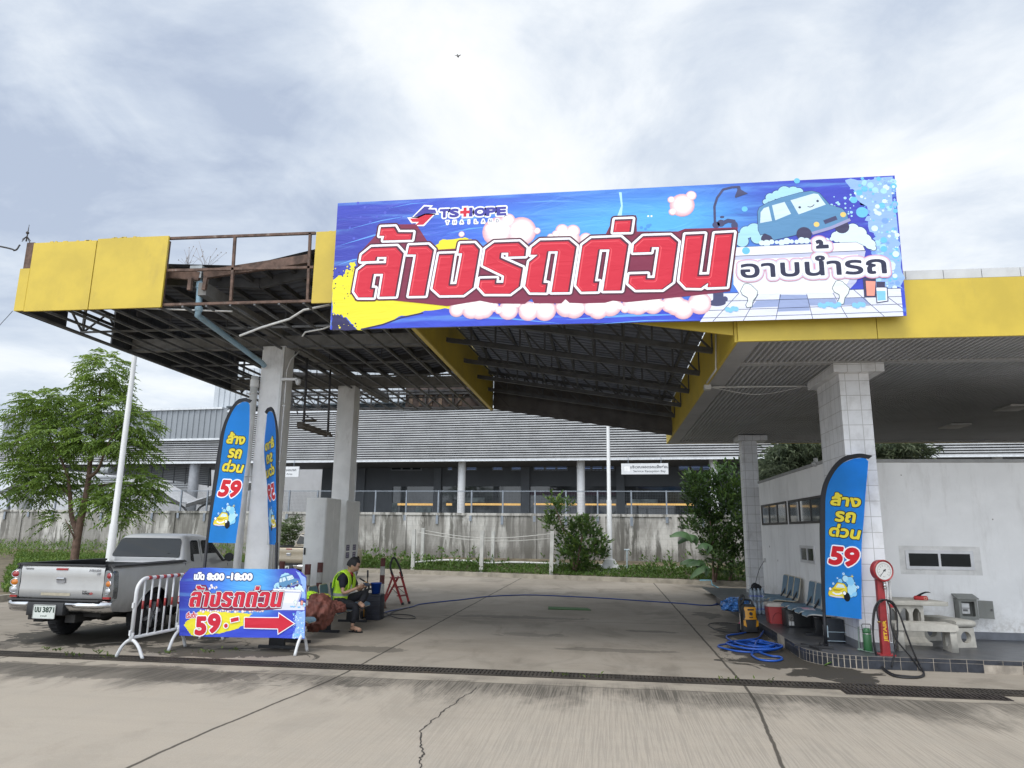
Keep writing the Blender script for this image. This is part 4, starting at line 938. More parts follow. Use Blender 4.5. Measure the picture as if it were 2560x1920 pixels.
# white line posts with slack cords in the rear verge
wp = mat('post_white', (.50, .50, .47), .8, var=.12, scale=4, dirt=.5)
posts = []; lab = ['nearer left white post of the clothes line, beside the red ladder', 'further left white post of the clothes line, against the wall', 'nearer middle white post of the clothes line on the kerb', 'further middle white post of the clothes line', 'nearer right white post of the clothes line, left of the shrub', 'further right white post of the clothes line, inside the shrub']
for i, (u, vt, vb, Y) in enumerate(((428, 520, 740, 25.9), (481, 512, 718, 27.0), (825, 527, 765, 25.2), (889, 532, 745, 26.4), (1232, 530, 780, 24.6), (1267, 555, 755, 25.8))):
    b = onY(*zN(u-4, vb), Y); t = onY(*zN(u+4, vt), Y); bm = B(); bar(bm, (b.x, Y, -.05), (t.x, Y, t.z), .125-.01*(i % 2), .12, up=(0, 1, 0)); posts.append(t)
    tag(obj('line_post', bm, wp, loc=(b.x, Y, max(.1, b.z))), lab[i], 'post', 'white posts of the clothes line')
for k, (a, b) in enumerate(((1, 4), (0, 5))):
    bm = B(); p, q = posts[a], posts[b]; tube(bm, [p.lerp(q, t/12)+V((0, 0, -.08-.22*math.sin(PI*t/12))) for t in range(13)], .012, 5)
    tag(obj('clothes_line', bm, mat('cord_pale', (.55, .54, .5), .8), loc=p), ('slack pale cord hung from the further posts of the clothes line', 'slack pale cord hung from the nearer posts of the clothes line')[k], 'cord')
bm = B(); pts = [onY(*zN(u, v), 26.3) for u, v in ((430, 712), (600, 700), (740, 703), (860, 716), (1000, 712), (1150, 716), (1330, 722), (1560, 730), (1700, 738), (1850, 745), (2000, 742), (2150, 745), (2300, 750))]; tube(bm, spline(pts, 5), .035, 8); tag(obj('water_pipe', bm, pvc_w, loc=pts[0]), 'long white water pipe lying along the foot of the boundary wall', 'pipe')
bm = B(); p = onZ(*zN(1670, 790), .1); cyl(bm, (p.x, p.y, 0), (p.x+.02, p.y, .95), .03, seg=8); cyl(bm, (p.x-.08, p.y, .96), (p.x+.1, p.y, .96), .03, seg=8); tag(obj('standpipe', bm, mat('pipe_greyblue', (.36, .42, .45), .5), loc=(p.x, p.y, .1)), 'short grey standpipe with a tap in the grass right of the white pole', 'standpipe')
bm = B(); pts = [onZ(*zR(340, 1418), .15), onZ(*zR(478, 1418), .15)]; pts += [pts[1]+V((0, -.2, -.13)), onZ(*zR(485, 1468), .02), onZ(*zR(740, 1605), .02), onZ(*zR(1000, 1655), .02)+V((0, 0, .01))]; tube(bm, pts, .018, 8); tag(obj('supply_pipe', bm, mat('pvc_cyan', (.22, .50, .62), .4, var=.06), loc=pts[3]), 'pale blue supply pipe bending over the rear kerb towards the kiosk', 'pipe')
# ------------------------------------------------------------------ vegetation
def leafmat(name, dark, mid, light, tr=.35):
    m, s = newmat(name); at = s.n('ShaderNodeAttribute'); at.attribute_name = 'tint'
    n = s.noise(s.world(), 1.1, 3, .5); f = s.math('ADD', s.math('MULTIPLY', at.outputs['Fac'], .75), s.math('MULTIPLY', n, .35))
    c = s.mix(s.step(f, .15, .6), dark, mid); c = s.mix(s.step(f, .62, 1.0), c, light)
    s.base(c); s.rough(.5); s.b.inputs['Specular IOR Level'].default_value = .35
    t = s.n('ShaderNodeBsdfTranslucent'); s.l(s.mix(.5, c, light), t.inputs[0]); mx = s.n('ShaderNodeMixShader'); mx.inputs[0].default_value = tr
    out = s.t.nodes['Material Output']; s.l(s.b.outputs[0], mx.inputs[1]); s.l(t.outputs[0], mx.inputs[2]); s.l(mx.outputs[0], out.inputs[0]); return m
class Leaves:
    def __init__(s, seed): s.v = []; s.f = []; s.t = []; s.r = random.Random(seed)
    def leaf(s, p, d, ln, wd, tint, fold=.25, droop=.0):
        d = V(d).normalized(); side = d.cross(V((s.r.uniform(-.5, .5), s.r.uniform(-.5, .5), 1)))
        side = side.normalized() if side.length > 1e-4 else V((1, 0, 0)); up = side.cross(d); i = len(s.v); p = V(p)
        mid = p+d*ln*.45; tip = p+d*ln-V((0, 0, droop*ln))
        s.v += [p, mid+side*wd/2+up*fold*wd, tip, mid-side*wd/2+up*fold*wd]; s.f += [(i, i+1, i+2), (i, i+2, i+3)]; s.t += [tint]*4
    def spray(s, p, d, ln, n, ll, lw, tint, droop=.5):         # a drooping twig with paired leaflets
        d = V(d).normalized(); sd = d.cross(V((0, 0, 1))); sd = sd.normalized() if sd.length > .1 else V((1, 0, 0)); p = V(p)
        for k in range(n):
            f = (k+1)/n; q = p+d*ln*f-V((0, 0, droop*ln*f*f))
            for sg in ((1, -1) if k < n-1 else (0,)):
                dd = d*.45+sd*sg*.9+V((0, 0, -.35-droop*f*.5)) if sg else d-V((0, 0, droop))
                s.leaf(q, dd, ll*s.r.uniform(.7, 1.15), lw, min(1, max(0, tint+s.r.uniform(-.22, .22))), droop=.15)
    def build(s, name, m, parent=None, loc=None):
        me = bpy.data.meshes.new(name); off = ORG[parent.name] if parent else V(loc or (0, 0, 0))
        me.from_pydata([v-off for v in s.v], [], s.f); a = me.attributes.new('tint', 'FLOAT', 'POINT'); a.data.foreach_set('value', s.t)
        me.materials.append(m); o = bpy.data.objects.new(name, me); C.objects.link(o)
        if parent: o.parent = parent; ORG[o.name] = ORG[parent.name]
        elif loc: o.location = loc
        return o
def inblob(r, c, rad, shell=.55):
    while True:
        q = V((r.uniform(-1, 1), r.uniform(-1, 1), r.uniform(-1, 1)))
        if shell < q.length <= 1: return V((c[0]+q.x*rad[0], c[1]+q.y*rad[1], c[2]+q.z*rad[2])), q
bark = mat('bark', (.15, .095, .07), .9, var=.3, scale=8, dirt=.5, dcol=(.22, .19, .15), bump=.6, bscale=30)
# the feathery tree in the left verge
YT = 18.
def tp(u, v, dy=0): return onY(*zW(u, v), YT+dy)
tr = thing('verge_tree', 'feathery green tree with a forked brown trunk growing in the grass behind the pickup', 'tree', (tp(470, 1340).x, YT, .1))
b0 = V((tp(470, 1340).x-.05, YT, .0))
bm = B()
main = [b0, tp(478, 1200), tp(520, 1000), tp(545, 850), tp(560, 700), tp(600, 480, .2), tp(620, 250, .3)]
left = [tp(478, 1195), tp(440, 1080), tp(430, 950, -.2), tp(410, 820, -.3), tp(330, 640, -.2), tp(240, 450, -.2)]
tube(bm, spline(main, 5), [.115-.095*i/30 for i in range(31)], 9); tube(bm, spline(left, 5), [.075-.062*i/25 for i in range(26)], 8)
for lp, r0 in (([tp(540, 850), tp(600, 800, -.3), tp(640, 700, -.5), tp(720, 520, -.6)], .06), ([tp(525, 950), tp(600, 900, .3), tp(760, 880, .4), tp(860, 930, .4)], .045), ([tp(470, 1250), tp(440, 1180, -.2), tp(400, 1100, -.3)], .03), ([tp(430, 950, -.2), tp(330, 880, .3), tp(200, 850, .4)], .045), ([tp(560, 700), tp(430, 560, .6), tp(330, 500, .9)], .05), ([tp(560, 700), tp(700, 640, .9), tp(860, 600, 1.)], .05), ([tp(240, 560, -.2), tp(120, 620, 0), tp(40, 640, 0)], .035)):
    q = spline(lp, 4); tube(bm, q, [r0*(1-.75*i/(len(q)-1)) for i in range(len(q))], 6)
obj('trunk', bm, bark, tr, smooth=60)
lv = Leaves(3); r = lv.r
for (u, v, ru, rv, n) in ((640, 170, 125, 110, 90), (640, 290, 150, 80, 80), (250, 390, 115, 75, 75), (380, 350, 90, 55, 40), (190, 470, 140, 60, 60), (430, 480, 160, 90, 85), (680, 430, 170, 90, 95), (840, 520, 110, 80, 65), (120, 640, 130, 80, 75), (330, 610, 170, 85, 90), (560, 610, 170, 85, 95), (760, 640, 150, 80, 80), (860, 690, 80, 80, 35), (160, 800, 120, 85, 70), (300, 860, 130, 75, 70), (200, 930, 100, 60, 45), (260, 730, 140, 70, 50), (450, 800, 90, 60, 28), (880, 880, 90, 80, 50), (800, 900, 90, 60, 30), (600, 920, 110, 55, 34), (620, 990, 120, 50, 36), (740, 1010, 100, 60, 36), (770, 1090, 60, 50, 20), (380, 1100, 60, 45, 18), (900, 960, 60, 60, 20)):
    k = YT/FP*900/2212; c = tp(u, v, r.uniform(-.5, .5)); rad = (ru*k, max(.55, (ru+rv)*.5*k*1.05), rv*k)
    for i in range(int(n*1.5)):
        p, q = inblob(r, c, rad, .25); out = V((q.x, q.y, .15+q.z*.5))+V((r.uniform(-.6, .6), r.uniform(-.6, .6), 0))
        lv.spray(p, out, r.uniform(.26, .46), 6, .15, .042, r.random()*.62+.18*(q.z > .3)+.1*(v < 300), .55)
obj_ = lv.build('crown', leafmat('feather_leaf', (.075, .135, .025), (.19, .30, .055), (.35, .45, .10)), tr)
# rounded-leaf shrub by the white pole
def bush(name, label, cat, base, blobs, Y, zf, n, ll, lw, m, seed, stems, dy=.5):
    t = thing(name, label, cat, base); L_ = Leaves(seed); r = L_.r; k = Y/FP
    for (u, v, ru, rv, w_) in blobs:
        c = onY(*zf(u, v), Y+r.uniform(-dy, dy)*.6); s_ = zf(1, 0)[0]-zf(0, 0)[0]; rad = (ru*s_*k, max(.25, ru*s_*k*.9), rv*s_*k)
        for i in range(int(n*w_)):
            p, q = inblob(r, c, rad, .2); tw = V((q.x+r.uniform(-.5, .5), q.y+r.uniform(-.5, .5), q.z*.5+.5)).normalized(); ti = r.random()*.7
            for j in range(5):
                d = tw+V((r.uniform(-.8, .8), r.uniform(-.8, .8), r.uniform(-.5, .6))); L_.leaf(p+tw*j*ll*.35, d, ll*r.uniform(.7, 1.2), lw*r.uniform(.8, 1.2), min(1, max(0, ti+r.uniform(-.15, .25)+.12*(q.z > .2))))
    L_.build('foliage', m, t)
    bm = B()
    for st in stems:
        q = spline([onY(*zf(u, v), Y+d) for u, v, d in st], 4); tube(bm, q, [.05*(1-.7*i/(len(q)-1)) for i in range(len(q))], 6)
    obj('stem', bm, bark, t, smooth=60); return t
lfm = leafmat('round_leaf', (.03, .062, .024), (.08, .15, .04), (.22, .30, .055), .25)
bs = onZ(*zS(500, 1110), .12)
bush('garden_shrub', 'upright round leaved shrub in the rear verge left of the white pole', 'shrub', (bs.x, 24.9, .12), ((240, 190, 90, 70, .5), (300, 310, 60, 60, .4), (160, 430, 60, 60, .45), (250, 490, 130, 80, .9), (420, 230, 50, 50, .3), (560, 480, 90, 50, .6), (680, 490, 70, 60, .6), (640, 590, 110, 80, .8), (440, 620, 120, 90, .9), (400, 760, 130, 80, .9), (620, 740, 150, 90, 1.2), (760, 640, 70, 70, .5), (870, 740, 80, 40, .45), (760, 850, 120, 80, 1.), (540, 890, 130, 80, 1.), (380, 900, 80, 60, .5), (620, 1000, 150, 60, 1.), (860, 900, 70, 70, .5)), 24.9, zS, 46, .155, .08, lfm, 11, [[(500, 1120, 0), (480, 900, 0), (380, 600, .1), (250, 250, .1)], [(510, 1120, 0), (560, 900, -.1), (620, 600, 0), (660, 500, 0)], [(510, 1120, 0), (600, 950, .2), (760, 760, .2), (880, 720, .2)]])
dk_l = leafmat('dark_leaf', (.02, .042, .018), (.055, .11, .03), (.15, .23, .045), .22)
bs = onZ(*zR(560, 1440), .12)
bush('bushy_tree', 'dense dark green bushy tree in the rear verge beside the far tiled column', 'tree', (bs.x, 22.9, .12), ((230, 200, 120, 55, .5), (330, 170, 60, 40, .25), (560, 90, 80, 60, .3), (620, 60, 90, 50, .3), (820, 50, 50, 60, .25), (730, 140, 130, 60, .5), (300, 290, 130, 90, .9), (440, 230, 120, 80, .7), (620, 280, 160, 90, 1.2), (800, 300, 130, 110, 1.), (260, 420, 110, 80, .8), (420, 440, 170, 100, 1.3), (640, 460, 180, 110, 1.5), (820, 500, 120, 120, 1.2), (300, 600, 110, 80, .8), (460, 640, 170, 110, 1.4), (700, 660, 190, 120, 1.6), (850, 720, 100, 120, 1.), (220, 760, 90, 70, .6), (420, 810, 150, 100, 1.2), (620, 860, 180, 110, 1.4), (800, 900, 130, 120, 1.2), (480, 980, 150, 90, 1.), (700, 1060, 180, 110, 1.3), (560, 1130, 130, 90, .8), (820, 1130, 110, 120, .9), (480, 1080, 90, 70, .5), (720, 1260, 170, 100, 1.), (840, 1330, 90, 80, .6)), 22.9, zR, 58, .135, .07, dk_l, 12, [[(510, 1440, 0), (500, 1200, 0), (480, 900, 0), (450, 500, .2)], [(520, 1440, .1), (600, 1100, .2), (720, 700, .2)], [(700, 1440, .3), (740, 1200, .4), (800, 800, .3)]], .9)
# broad leaves at its foot
bm = B(); bl = mat('broad_leaf', (.045, .10, .03), .45, var=.3, scale=3)
t = thing('broadleaf_plant', 'low plant with long broad drooping leaves at the foot of the bushy tree', 'plant', (onZ(*zR(380, 1380), .12).x, 22.2, .12))
for i, pts in enumerate((((350, 1350), (330, 1230), (220, 1185), (95, 1215)), ((360, 1350), (370, 1230), (300, 1200), (170, 1240)), ((420, 1380), (420, 1280), (340, 1290), (220, 1390)), ((300, 1000), (280, 900), (170, 900), (70, 965)), ((250, 960), (180, 870), (80, 850), (-30, 880)), ((420, 1100), (450, 1020), (380, 990), (310, 1020)))):
    bm = B(); c = spline([onY(*zR(*q), 22.2-.15*i) for q in pts], 6); n = len(c); vs = []
    for j, p in enumerate(c):
        w0 = .13*math.sin(PI*(.12+.86*j/(n-1)))**.8; tn = (c[min(j+1, n-1)]-c[max(j-1, 0)]).normalized(); sd = tn.cross(V((0, -.55, .8))).normalized()
        if j < 6: w0 *= .2+.13*j
        vs.append([bm.verts.new(p-sd*w0+V((0, 0, -.03))), bm.verts.new(p+V((0, 0, .03))), bm.verts.new(p+sd*w0)])
    for a, b in zip(vs, vs[1:]):
        bm.faces.new((a[0], a[1], b[1], b[0])); bm.faces.new((a[1], a[2], b[2], b[1]))
    obj('leaf', bm, bl, t, smooth=60)
# willow-leaved tree over the kiosk roof
t = thing('willow_tree', 'long leaved grey green tree rising behind the white kiosk', 'tree', (6.6, 20.8, 0)); L_ = Leaves(21); r = L_.r; YWT = 20.8
for (u, v, ru, rv, n) in ((180, 320, 80, 60, 60), (230, 240, 110, 80, 90), (320, 180, 120, 90, 120), (430, 160, 130, 80, 130), (560, 150, 130, 80, 130), (660, 160, 100, 70, 90), (800, 160, 150, 70, 120), (1050, 170, 120, 60, 110), (1160, 180, 110, 60, 110), (1260, 190, 90, 45, 70), (400, 260, 180, 60, 90), (1100, 240, 200, 40, 60), (130, 370, 50, 35, 30)):
    k = YWT/FP*680/2212; c = onY(*zY(u, v), YWT+r.uniform(-.4, .4))
    for i in range(n):
        p, q = inblob(r, c, (ru*k, .9, rv*k), .2); ti = r.random()*.8; ax = V((q.x+r.uniform(-.6, .6), q.y-.4+r.uniform(-.5, .5), .4))
        for j in range(7):
            L_.leaf(p+ax*j*.05, ax*.4+V((r.uniform(-1, 1), r.uniform(-1, 1), r.uniform(-.9, .3))), r.uniform(.16, .3), .05, min(1, max(0, ti+r.uniform(-.2, .2))), droop=.25)
L_.build('crown', leafmat('willow_leaf', (.05, .075, .045), (.14, .18, .105), (.32, .36, .25), .2), t)
bm = B(); 
for a, b in (((6.6, 20.8, 0), (5.6, 20.7, 3.6)), ((6.6, 20.8, 0), (7.4, 20.9, 3.7)), ((6.6, 20.8, 1.2), (8.4, 20.8, 3.6)), ((6.6, 20.8, 1.4), (4.6, 20.8, 3.2))): tube(bm, spline([V(a), (V(a)+V(b))/2+V((.1, 0, .2)), V(b)], 5), [.10-.08*i/10 for i in range(11)], 7)
obj('trunk', bm, bark, t, smooth=60)
# small pale shrub seen between column and cabinets
t = thing('pale_shrub', 'pale green shrub against the boundary wall glimpsed between the column and the grey cabinets', 'shrub', (-12.3, 26.6, .2)); L_ = Leaves(31); r = L_.r
for (u, v, ru, rv, n) in ((440, 450, 60, 70, 60), (430, 530, 70, 70, 70), (420, 600, 70, 50, 60), (330, 560, 80, 80, 60), (470, 480, 50, 80, 40)):
    k = 26.6/FP*450/1555; c = onY(*zQ(u, v), 26.6)
    for i in range(n):
        p, q = inblob(r, c, (ru*k, .5, rv*k), .1); L_.spray(p, V((q.x, q.y-.3, .5)), .2, 4, .12, .05, r.random()*.8, .3)
L_.build('foliage', leafmat('pale_leaf', (.05, .085, .03), (.11, .16, .05), (.26, .32, .17), .3), t)
bm = B(); tube(bm, [(-12.3, 26.6, .1), (-12.35, 26.6, .8), (-12.2, 26.6, 1.5)], [.04, .03, .01], 6); obj('stem', bm, bark, t)
# weeds and grass of the verges: nobody could count them
L_ = Leaves(41); r = L_.r
def verge_z(x, y): return .13
def patch(n, fx, h, ll, lw, tint):
    for i in range(n):
        p = fx(); hh = h*r.uniform(.4, 1.3)
        for j in range(4):
            a = r.uniform(0, 6.28); d = V((math.cos(a), math.sin(a), r.uniform(.3, 1.6))); L_.leaf(p+V((r.uniform(-.06, .06), r.uniform(-.06, .06), hh*r.uniform(0, 1))), d, ll*r.uniform(.6, 1.3), lw*r.uniform(.7, 1.3), min(1, max(0, tint+r.uniform(-.3, .3))))
def rear():
    x = r.uniform(-9.6, 4.2); yk = (25.75+(-2.34+8.4)*0 if x < -8.4 else (25.75+(24.3-25.75)*(x+8.4)/6.06 if x < -2.34 else 24.3+(23.1-24.3)*(x+2.34)/5.39)); t = r.random()**1.15; y = yk+.2+t*2.0
    return V((x, y, .12+.25*t))
patch(3600, rear, .055, .10, .035, .5)
def clump():
    cx_ = r.choice((-8.9, -7.6, -6.1, -4.7, -9.3, 1.6, 2.9, -1.2)); x = cx_+r.gauss(0, .5); y = 26.1-.2*(x+8)+r.uniform(-.3, 1.0); return V((x, y, .2+abs(r.gauss(0, .22))))
patch(520, clump, .16, .15, .06, .5)
def leftv():
    while True:
        y = r.uniform(13., 29.); x = r.uniform(-36, -12.5)
        px = 1520+x/y*FP
        if -60 < px < 760: return V((x, y, .12+.006*max(0, y-13)+r.random()*.05))
patch(15000, leftv, .11, .12, .05, .72)
def nearv():
    while True:
        y = r.uniform(13., 21.); x = r.uniform(-24, -12.5)
        if -80 < 1520+x/y*FP < 500: return V((x, y, .12+r.random()*.04))
patch(3500, nearv, .09, .12, .05, .7)
def tall():
    y = r.uniform(24, 28.5); x = r.uniform(-26, -12.6); return V((x, y, .2+r.random()*.55))
patch(1400, tall, .25, .16, .03, .8)
g = L_.build('grass', leafmat('weed_leaf', (.03, .065, .015), (.085, .16, .03), (.19, .27, .05), .3)); tag(g, kind='stuff')
# sprigs in the drain and the seedling by the platform
L_ = Leaves(51); r = L_.r
for x, y, n in ((-6.9, 8.5, 16), (-6.4, 8.25, 14), (-5.95, 8.25, 12), (-6.2, 8.45, 14), (-5.0, 8.75, 14), (-4.7, 8.95, 10), (1.25, 8.3, 8), (1.7, 8.3, 6), (-.5, 8.2, 6), (-.2, 8.2, 6), (-5.4, 8.6, 12)):
    for i in range(n): L_.leaf((x+r.gauss(0, .07), y+r.gauss(0, .02), .02+r.random()*.03), (r.uniform(-1, 1), r.uniform(-1, 1), .5), .05, .025, r.random())
tag(L_.build('drain_weeds', leafmat('drain_leaf', (.04, .075, .02), (.09, .14, .03), (.2, .25, .06))), kind='stuff')
p0 = onZ(*zV(960, 1470), 0); t = thing('seedling', 'small bright green seedling growing at the foot of the curved tiled step', 'plant', p0)
for (du, dv, s_) in ((-25, -12, .07), (5, -8, .06), (45, 10, .075), (20, 12, .05)):
    bm = B(); q = onY(*zV(960+du, 1468+dv), p0.y); ball(bm, q, s_, (1, .8, .12), 10, M=Matrix.Rotation(.5*random.uniform(-1, 1), 4, 'X') @ Matrix.Rotation(random.uniform(-.4, .4), 4, 'Y')); tube(bm, [p0, q], .006, 5); obj('leaf', bm, mat('seedling_leaf', (.17, .30, .06), .5, var=.2, scale=20), t)
# bird overhead
d = ray(1145, 141).normalized(); c = V((0, 0, HC))+d*50; bm = B(); rt = V((1, .1, 0)); 
ball(bm, c, .05, (1, 2.4, .9), 8); 
for sg in (-1, 1):
    ngon(bm, [c+V((0, .06, .01)), c+V((sg*.14, .05, .09)), c+V((sg*.24, -.10, .05)), c+V((sg*.12, -.05, .06)), c+V((0, -.06, .01))])
ngon(bm, [c+V((0, -.10, 0)), c+V((-.06, -.24, 0)), c+V((0, -.2, 0)), c+V((.06, -.24, 0))])
bmesh.ops.solidify(bm, geom=[f for f in bm.faces if len(f.verts) > 4 or f.calc_area() > .004], thickness=.006)
tag(obj('bird', bm, mat('bird_dark', (.05, .05, .055), .8), loc=c), 'small dark bird with wings spread flying high in the cloudy sky', 'bird')
# ------------------------------------------------------------------ the big vinyl banner
TXC = {}
def textbox(A, body, x0, x1, y0, y1, m, lay, off=0., shear=0., rot=0.):
    key = (body, round(abs(x1-x0), 3), round(abs(y1-y0), 3), off, shear)
    if key not in TXC:
        lp = glyphs(body, shear); xs = [q[0] for l in lp for q in l]; ys = [q[1] for l in lp for q in l]; mx_, my_ = (min(xs)+max(xs))/2, (min(ys)+max(ys))/2
        kx, ky = abs(x1-x0)/(max(xs)-min(xs)), abs(y1-y0)/(max(ys)-min(ys))
        TXC[key] = sdf_mesh([[((a-mx_)*kx, (b-my_)*ky) for a, b in l] for l in lp], off, min(.006, max(.0016, abs(y1-y0)/32)))
    vs, fs = TXC[key]; cx, cy, ca, sa = (x0+x1)/2, (y0+y1)/2, math.cos(rot), math.sin(rot)
    A.put([(cx+a*ca-b*sa, cy+a*sa+b*ca) for a, b in vs], fs, m, lay)
g0 = zm(800, 440, 1500/2212); g1 = zm(840, 520, 400/2212); g2 = zm(1180, 520, 400/2212); g3 = zm(1460, 500, 400/2212); g4 = zm(1660, 440, 600/2212); g5 = zm(980, 500, 340/2169)
YBN = 8.33
def bn(z, q): p = onY(*z(*q), YBN); return (p.x, p.z)
def bl_(z, pts): return [bn(z, q) for q in pts]
LETTERS = [(g1, [(622, 265), (822, 257), (868, 335), (1072, 335), (1055, 442), (652, 452), (668, 388), (600, 388)]),
 (g1, [(310, 1240), (252, 1155), (305, 862), (425, 772), (692, 764), (700, 678), (575, 680), (563, 733), (340, 742), (357, 648), (492, 540), (848, 527), (940, 628), (832, 1225), (600, 1230), (652, 912), (528, 915), (495, 1103), (548, 1105), (525, 1240)]),
 (g1, [(1012, 518), (985, 645), (1108, 645), (1005, 1220), (1240, 1215), (1358, 580), (1280, 508)]),
 (g1, [(1425, 635), (1645, 628), (1580, 1055), (1665, 1052), (1745, 628), (1690, 630), (1718, 492), (1920, 487), (1995, 570), (1905, 1100), (1765, 1205), (1440, 1210), (1335, 1115)]),
 (g2, [(180, 1190), (92, 1095), (112, 978), (345, 972), (338, 1035), (432, 1035), (445, 940), (148, 795), (185, 570), (310, 478), (655, 465), (755, 555), (742, 668), (498, 675), (503, 620), (410, 622), (402, 690), (708, 825), (668, 1085), (530, 1190)]),
 (g2, [(805, 1170), (735, 1080), (790, 745), (908, 650), (808, 650), (825, 545), (945, 450), (1345, 440), (1450, 530), (1350, 1165), (1098, 1168), (1188, 600), (1060, 603), (988, 1035), (1052, 1038), (1030, 1172)]),
 (g2, [(1515, 1160), (1440, 1070), (1525, 515), (1650, 420), (2060, 405), (2168, 500), (2070, 1145), (1812, 1148), (1900, 575), (1768, 577), (1700, 1015), (1765, 1015), (1742, 1155)]),
 (g3, [(425, 272), (675, 262), (650, 445), (400, 450)]),
 (g3, [(715, 1245), (610, 1155), (628, 1030), (880, 1022), (875, 1080), (975, 1080), (1037, 655), (940, 655), (930, 722), (675, 730), (690, 615), (818, 500), (1195, 488), (1305, 580), (1228, 1135), (1085, 1240)]),
 (g3, [(1410, 1215), (1318, 1120), (1400, 480), (1670, 468), (1590, 1035), (1728, 1030), (1805, 465), (2075, 450), (1975, 1200), (1705, 1210), (1715, 1150), (1615, 1220)])]
LET = [bl_(z, p) for z, p in LETTERS]
SHADOW = bl_(g0, [(118, 430), (150, 280), (205, 220), (215, 180), (355, 178), (395, 240), (432, 272), (600, 262), (740, 250), (800, 258), (960, 250), (1050, 222), (1085, 150), (1165, 145), (1168, 205), (1320, 205), (1345, 195), (1540, 190), (1512, 425), (1390, 440), (1130, 466), (1080, 460), (1050, 468), (970, 470), (920, 468), (905, 455), (890, 470), (790, 470), (780, 452), (755, 472), (640, 470), (590, 460), (470, 480), (380, 470), (230, 455), (130, 460)])
red = flat('ink_red', 'cf2c40'); redhi = flat('ink_red_light', 'e85862'); maroon = flat('ink_maroon', '58283a'); maroon2 = flat('ink_wine', '80304a'); white = flat('ink_white', 'f4f6fb'); yelink = flat('ink_yellow', 'ece03a'); pink = flat('ink_pink', 'e8d2d8'); pinkw = flat('ink_foam', 'f3eaea'); slate = flat('ink_slate', '4a4d70'); outl = flat('ink_outline', '39415f')
def headline(A, T, k=1.):
    A.poly([T(p) for p in SHADOW], maroon2, 6)
    cell = max(.0022, .007*k)
    for i, lp in enumerate(LET):
        q = [T(p) for p in lp]
        A.sdf(q, maroon, 7+i*.05, .050*k, cell); A.sdf(q, white, 8+i*.05, .030*k, cell); A.poly(q, maroon, 10+i*.05)
        A.sdf([(x-.009*k, y-.010*k) for x, y in q], red, 11+i*.05, -.014*k, cell)
        A.sdf([(x-.016*k, y-.010*k) for x, y in q], redhi, 11.6+i*.05, -.036*k, cell); A.sdf([(x-.010*k, y-.014*k) for x, y in q], red, 12.2+i*.05, -.041*k, cell)
FOAM = [flat('ink_foam_%d' % i, tuple(a+(b-a)*i/5 for a, b in zip(srgb('dba9b4')[:3], srgb('f6eeec')[:3]))) for i in range(6)]
def ring(A, c, r, fill, edge, lay, e=.12):
    for i in range(6): A.disc((c[0]+r*.012*i, c[1]+r*.016*i), r*(1-.075*i), FOAM[i], lay+i*.3)
foamb = flat('ink_foam_blue', 'a9d8f0'); foamw = flat('ink_foam_pale', 'd8edf6'); carb = flat('ink_car', '5f8fb8'); carw = flat('ink_window', 'cfe2e8'); lampy = flat('ink_lamp', 'f0cc78'); tubw = flat('ink_tub', 'eceef6'); tubs = flat('ink_tub_shade', 'c2c6de'); tile1 = flat('ink_tile', 'dfe2f2'); tile2 = flat('ink_tile_blue', '98a6cc'); tdark = flat('ink_tyre', '44425f'); bump_ = flat('ink_bumper', '9c9cc2'); sudb = flat('ink_suds', '86c6ee'); salmon = flat('ink_salmon', 'ee9c8a'); mint = flat('ink_foot', 'e2ece6')
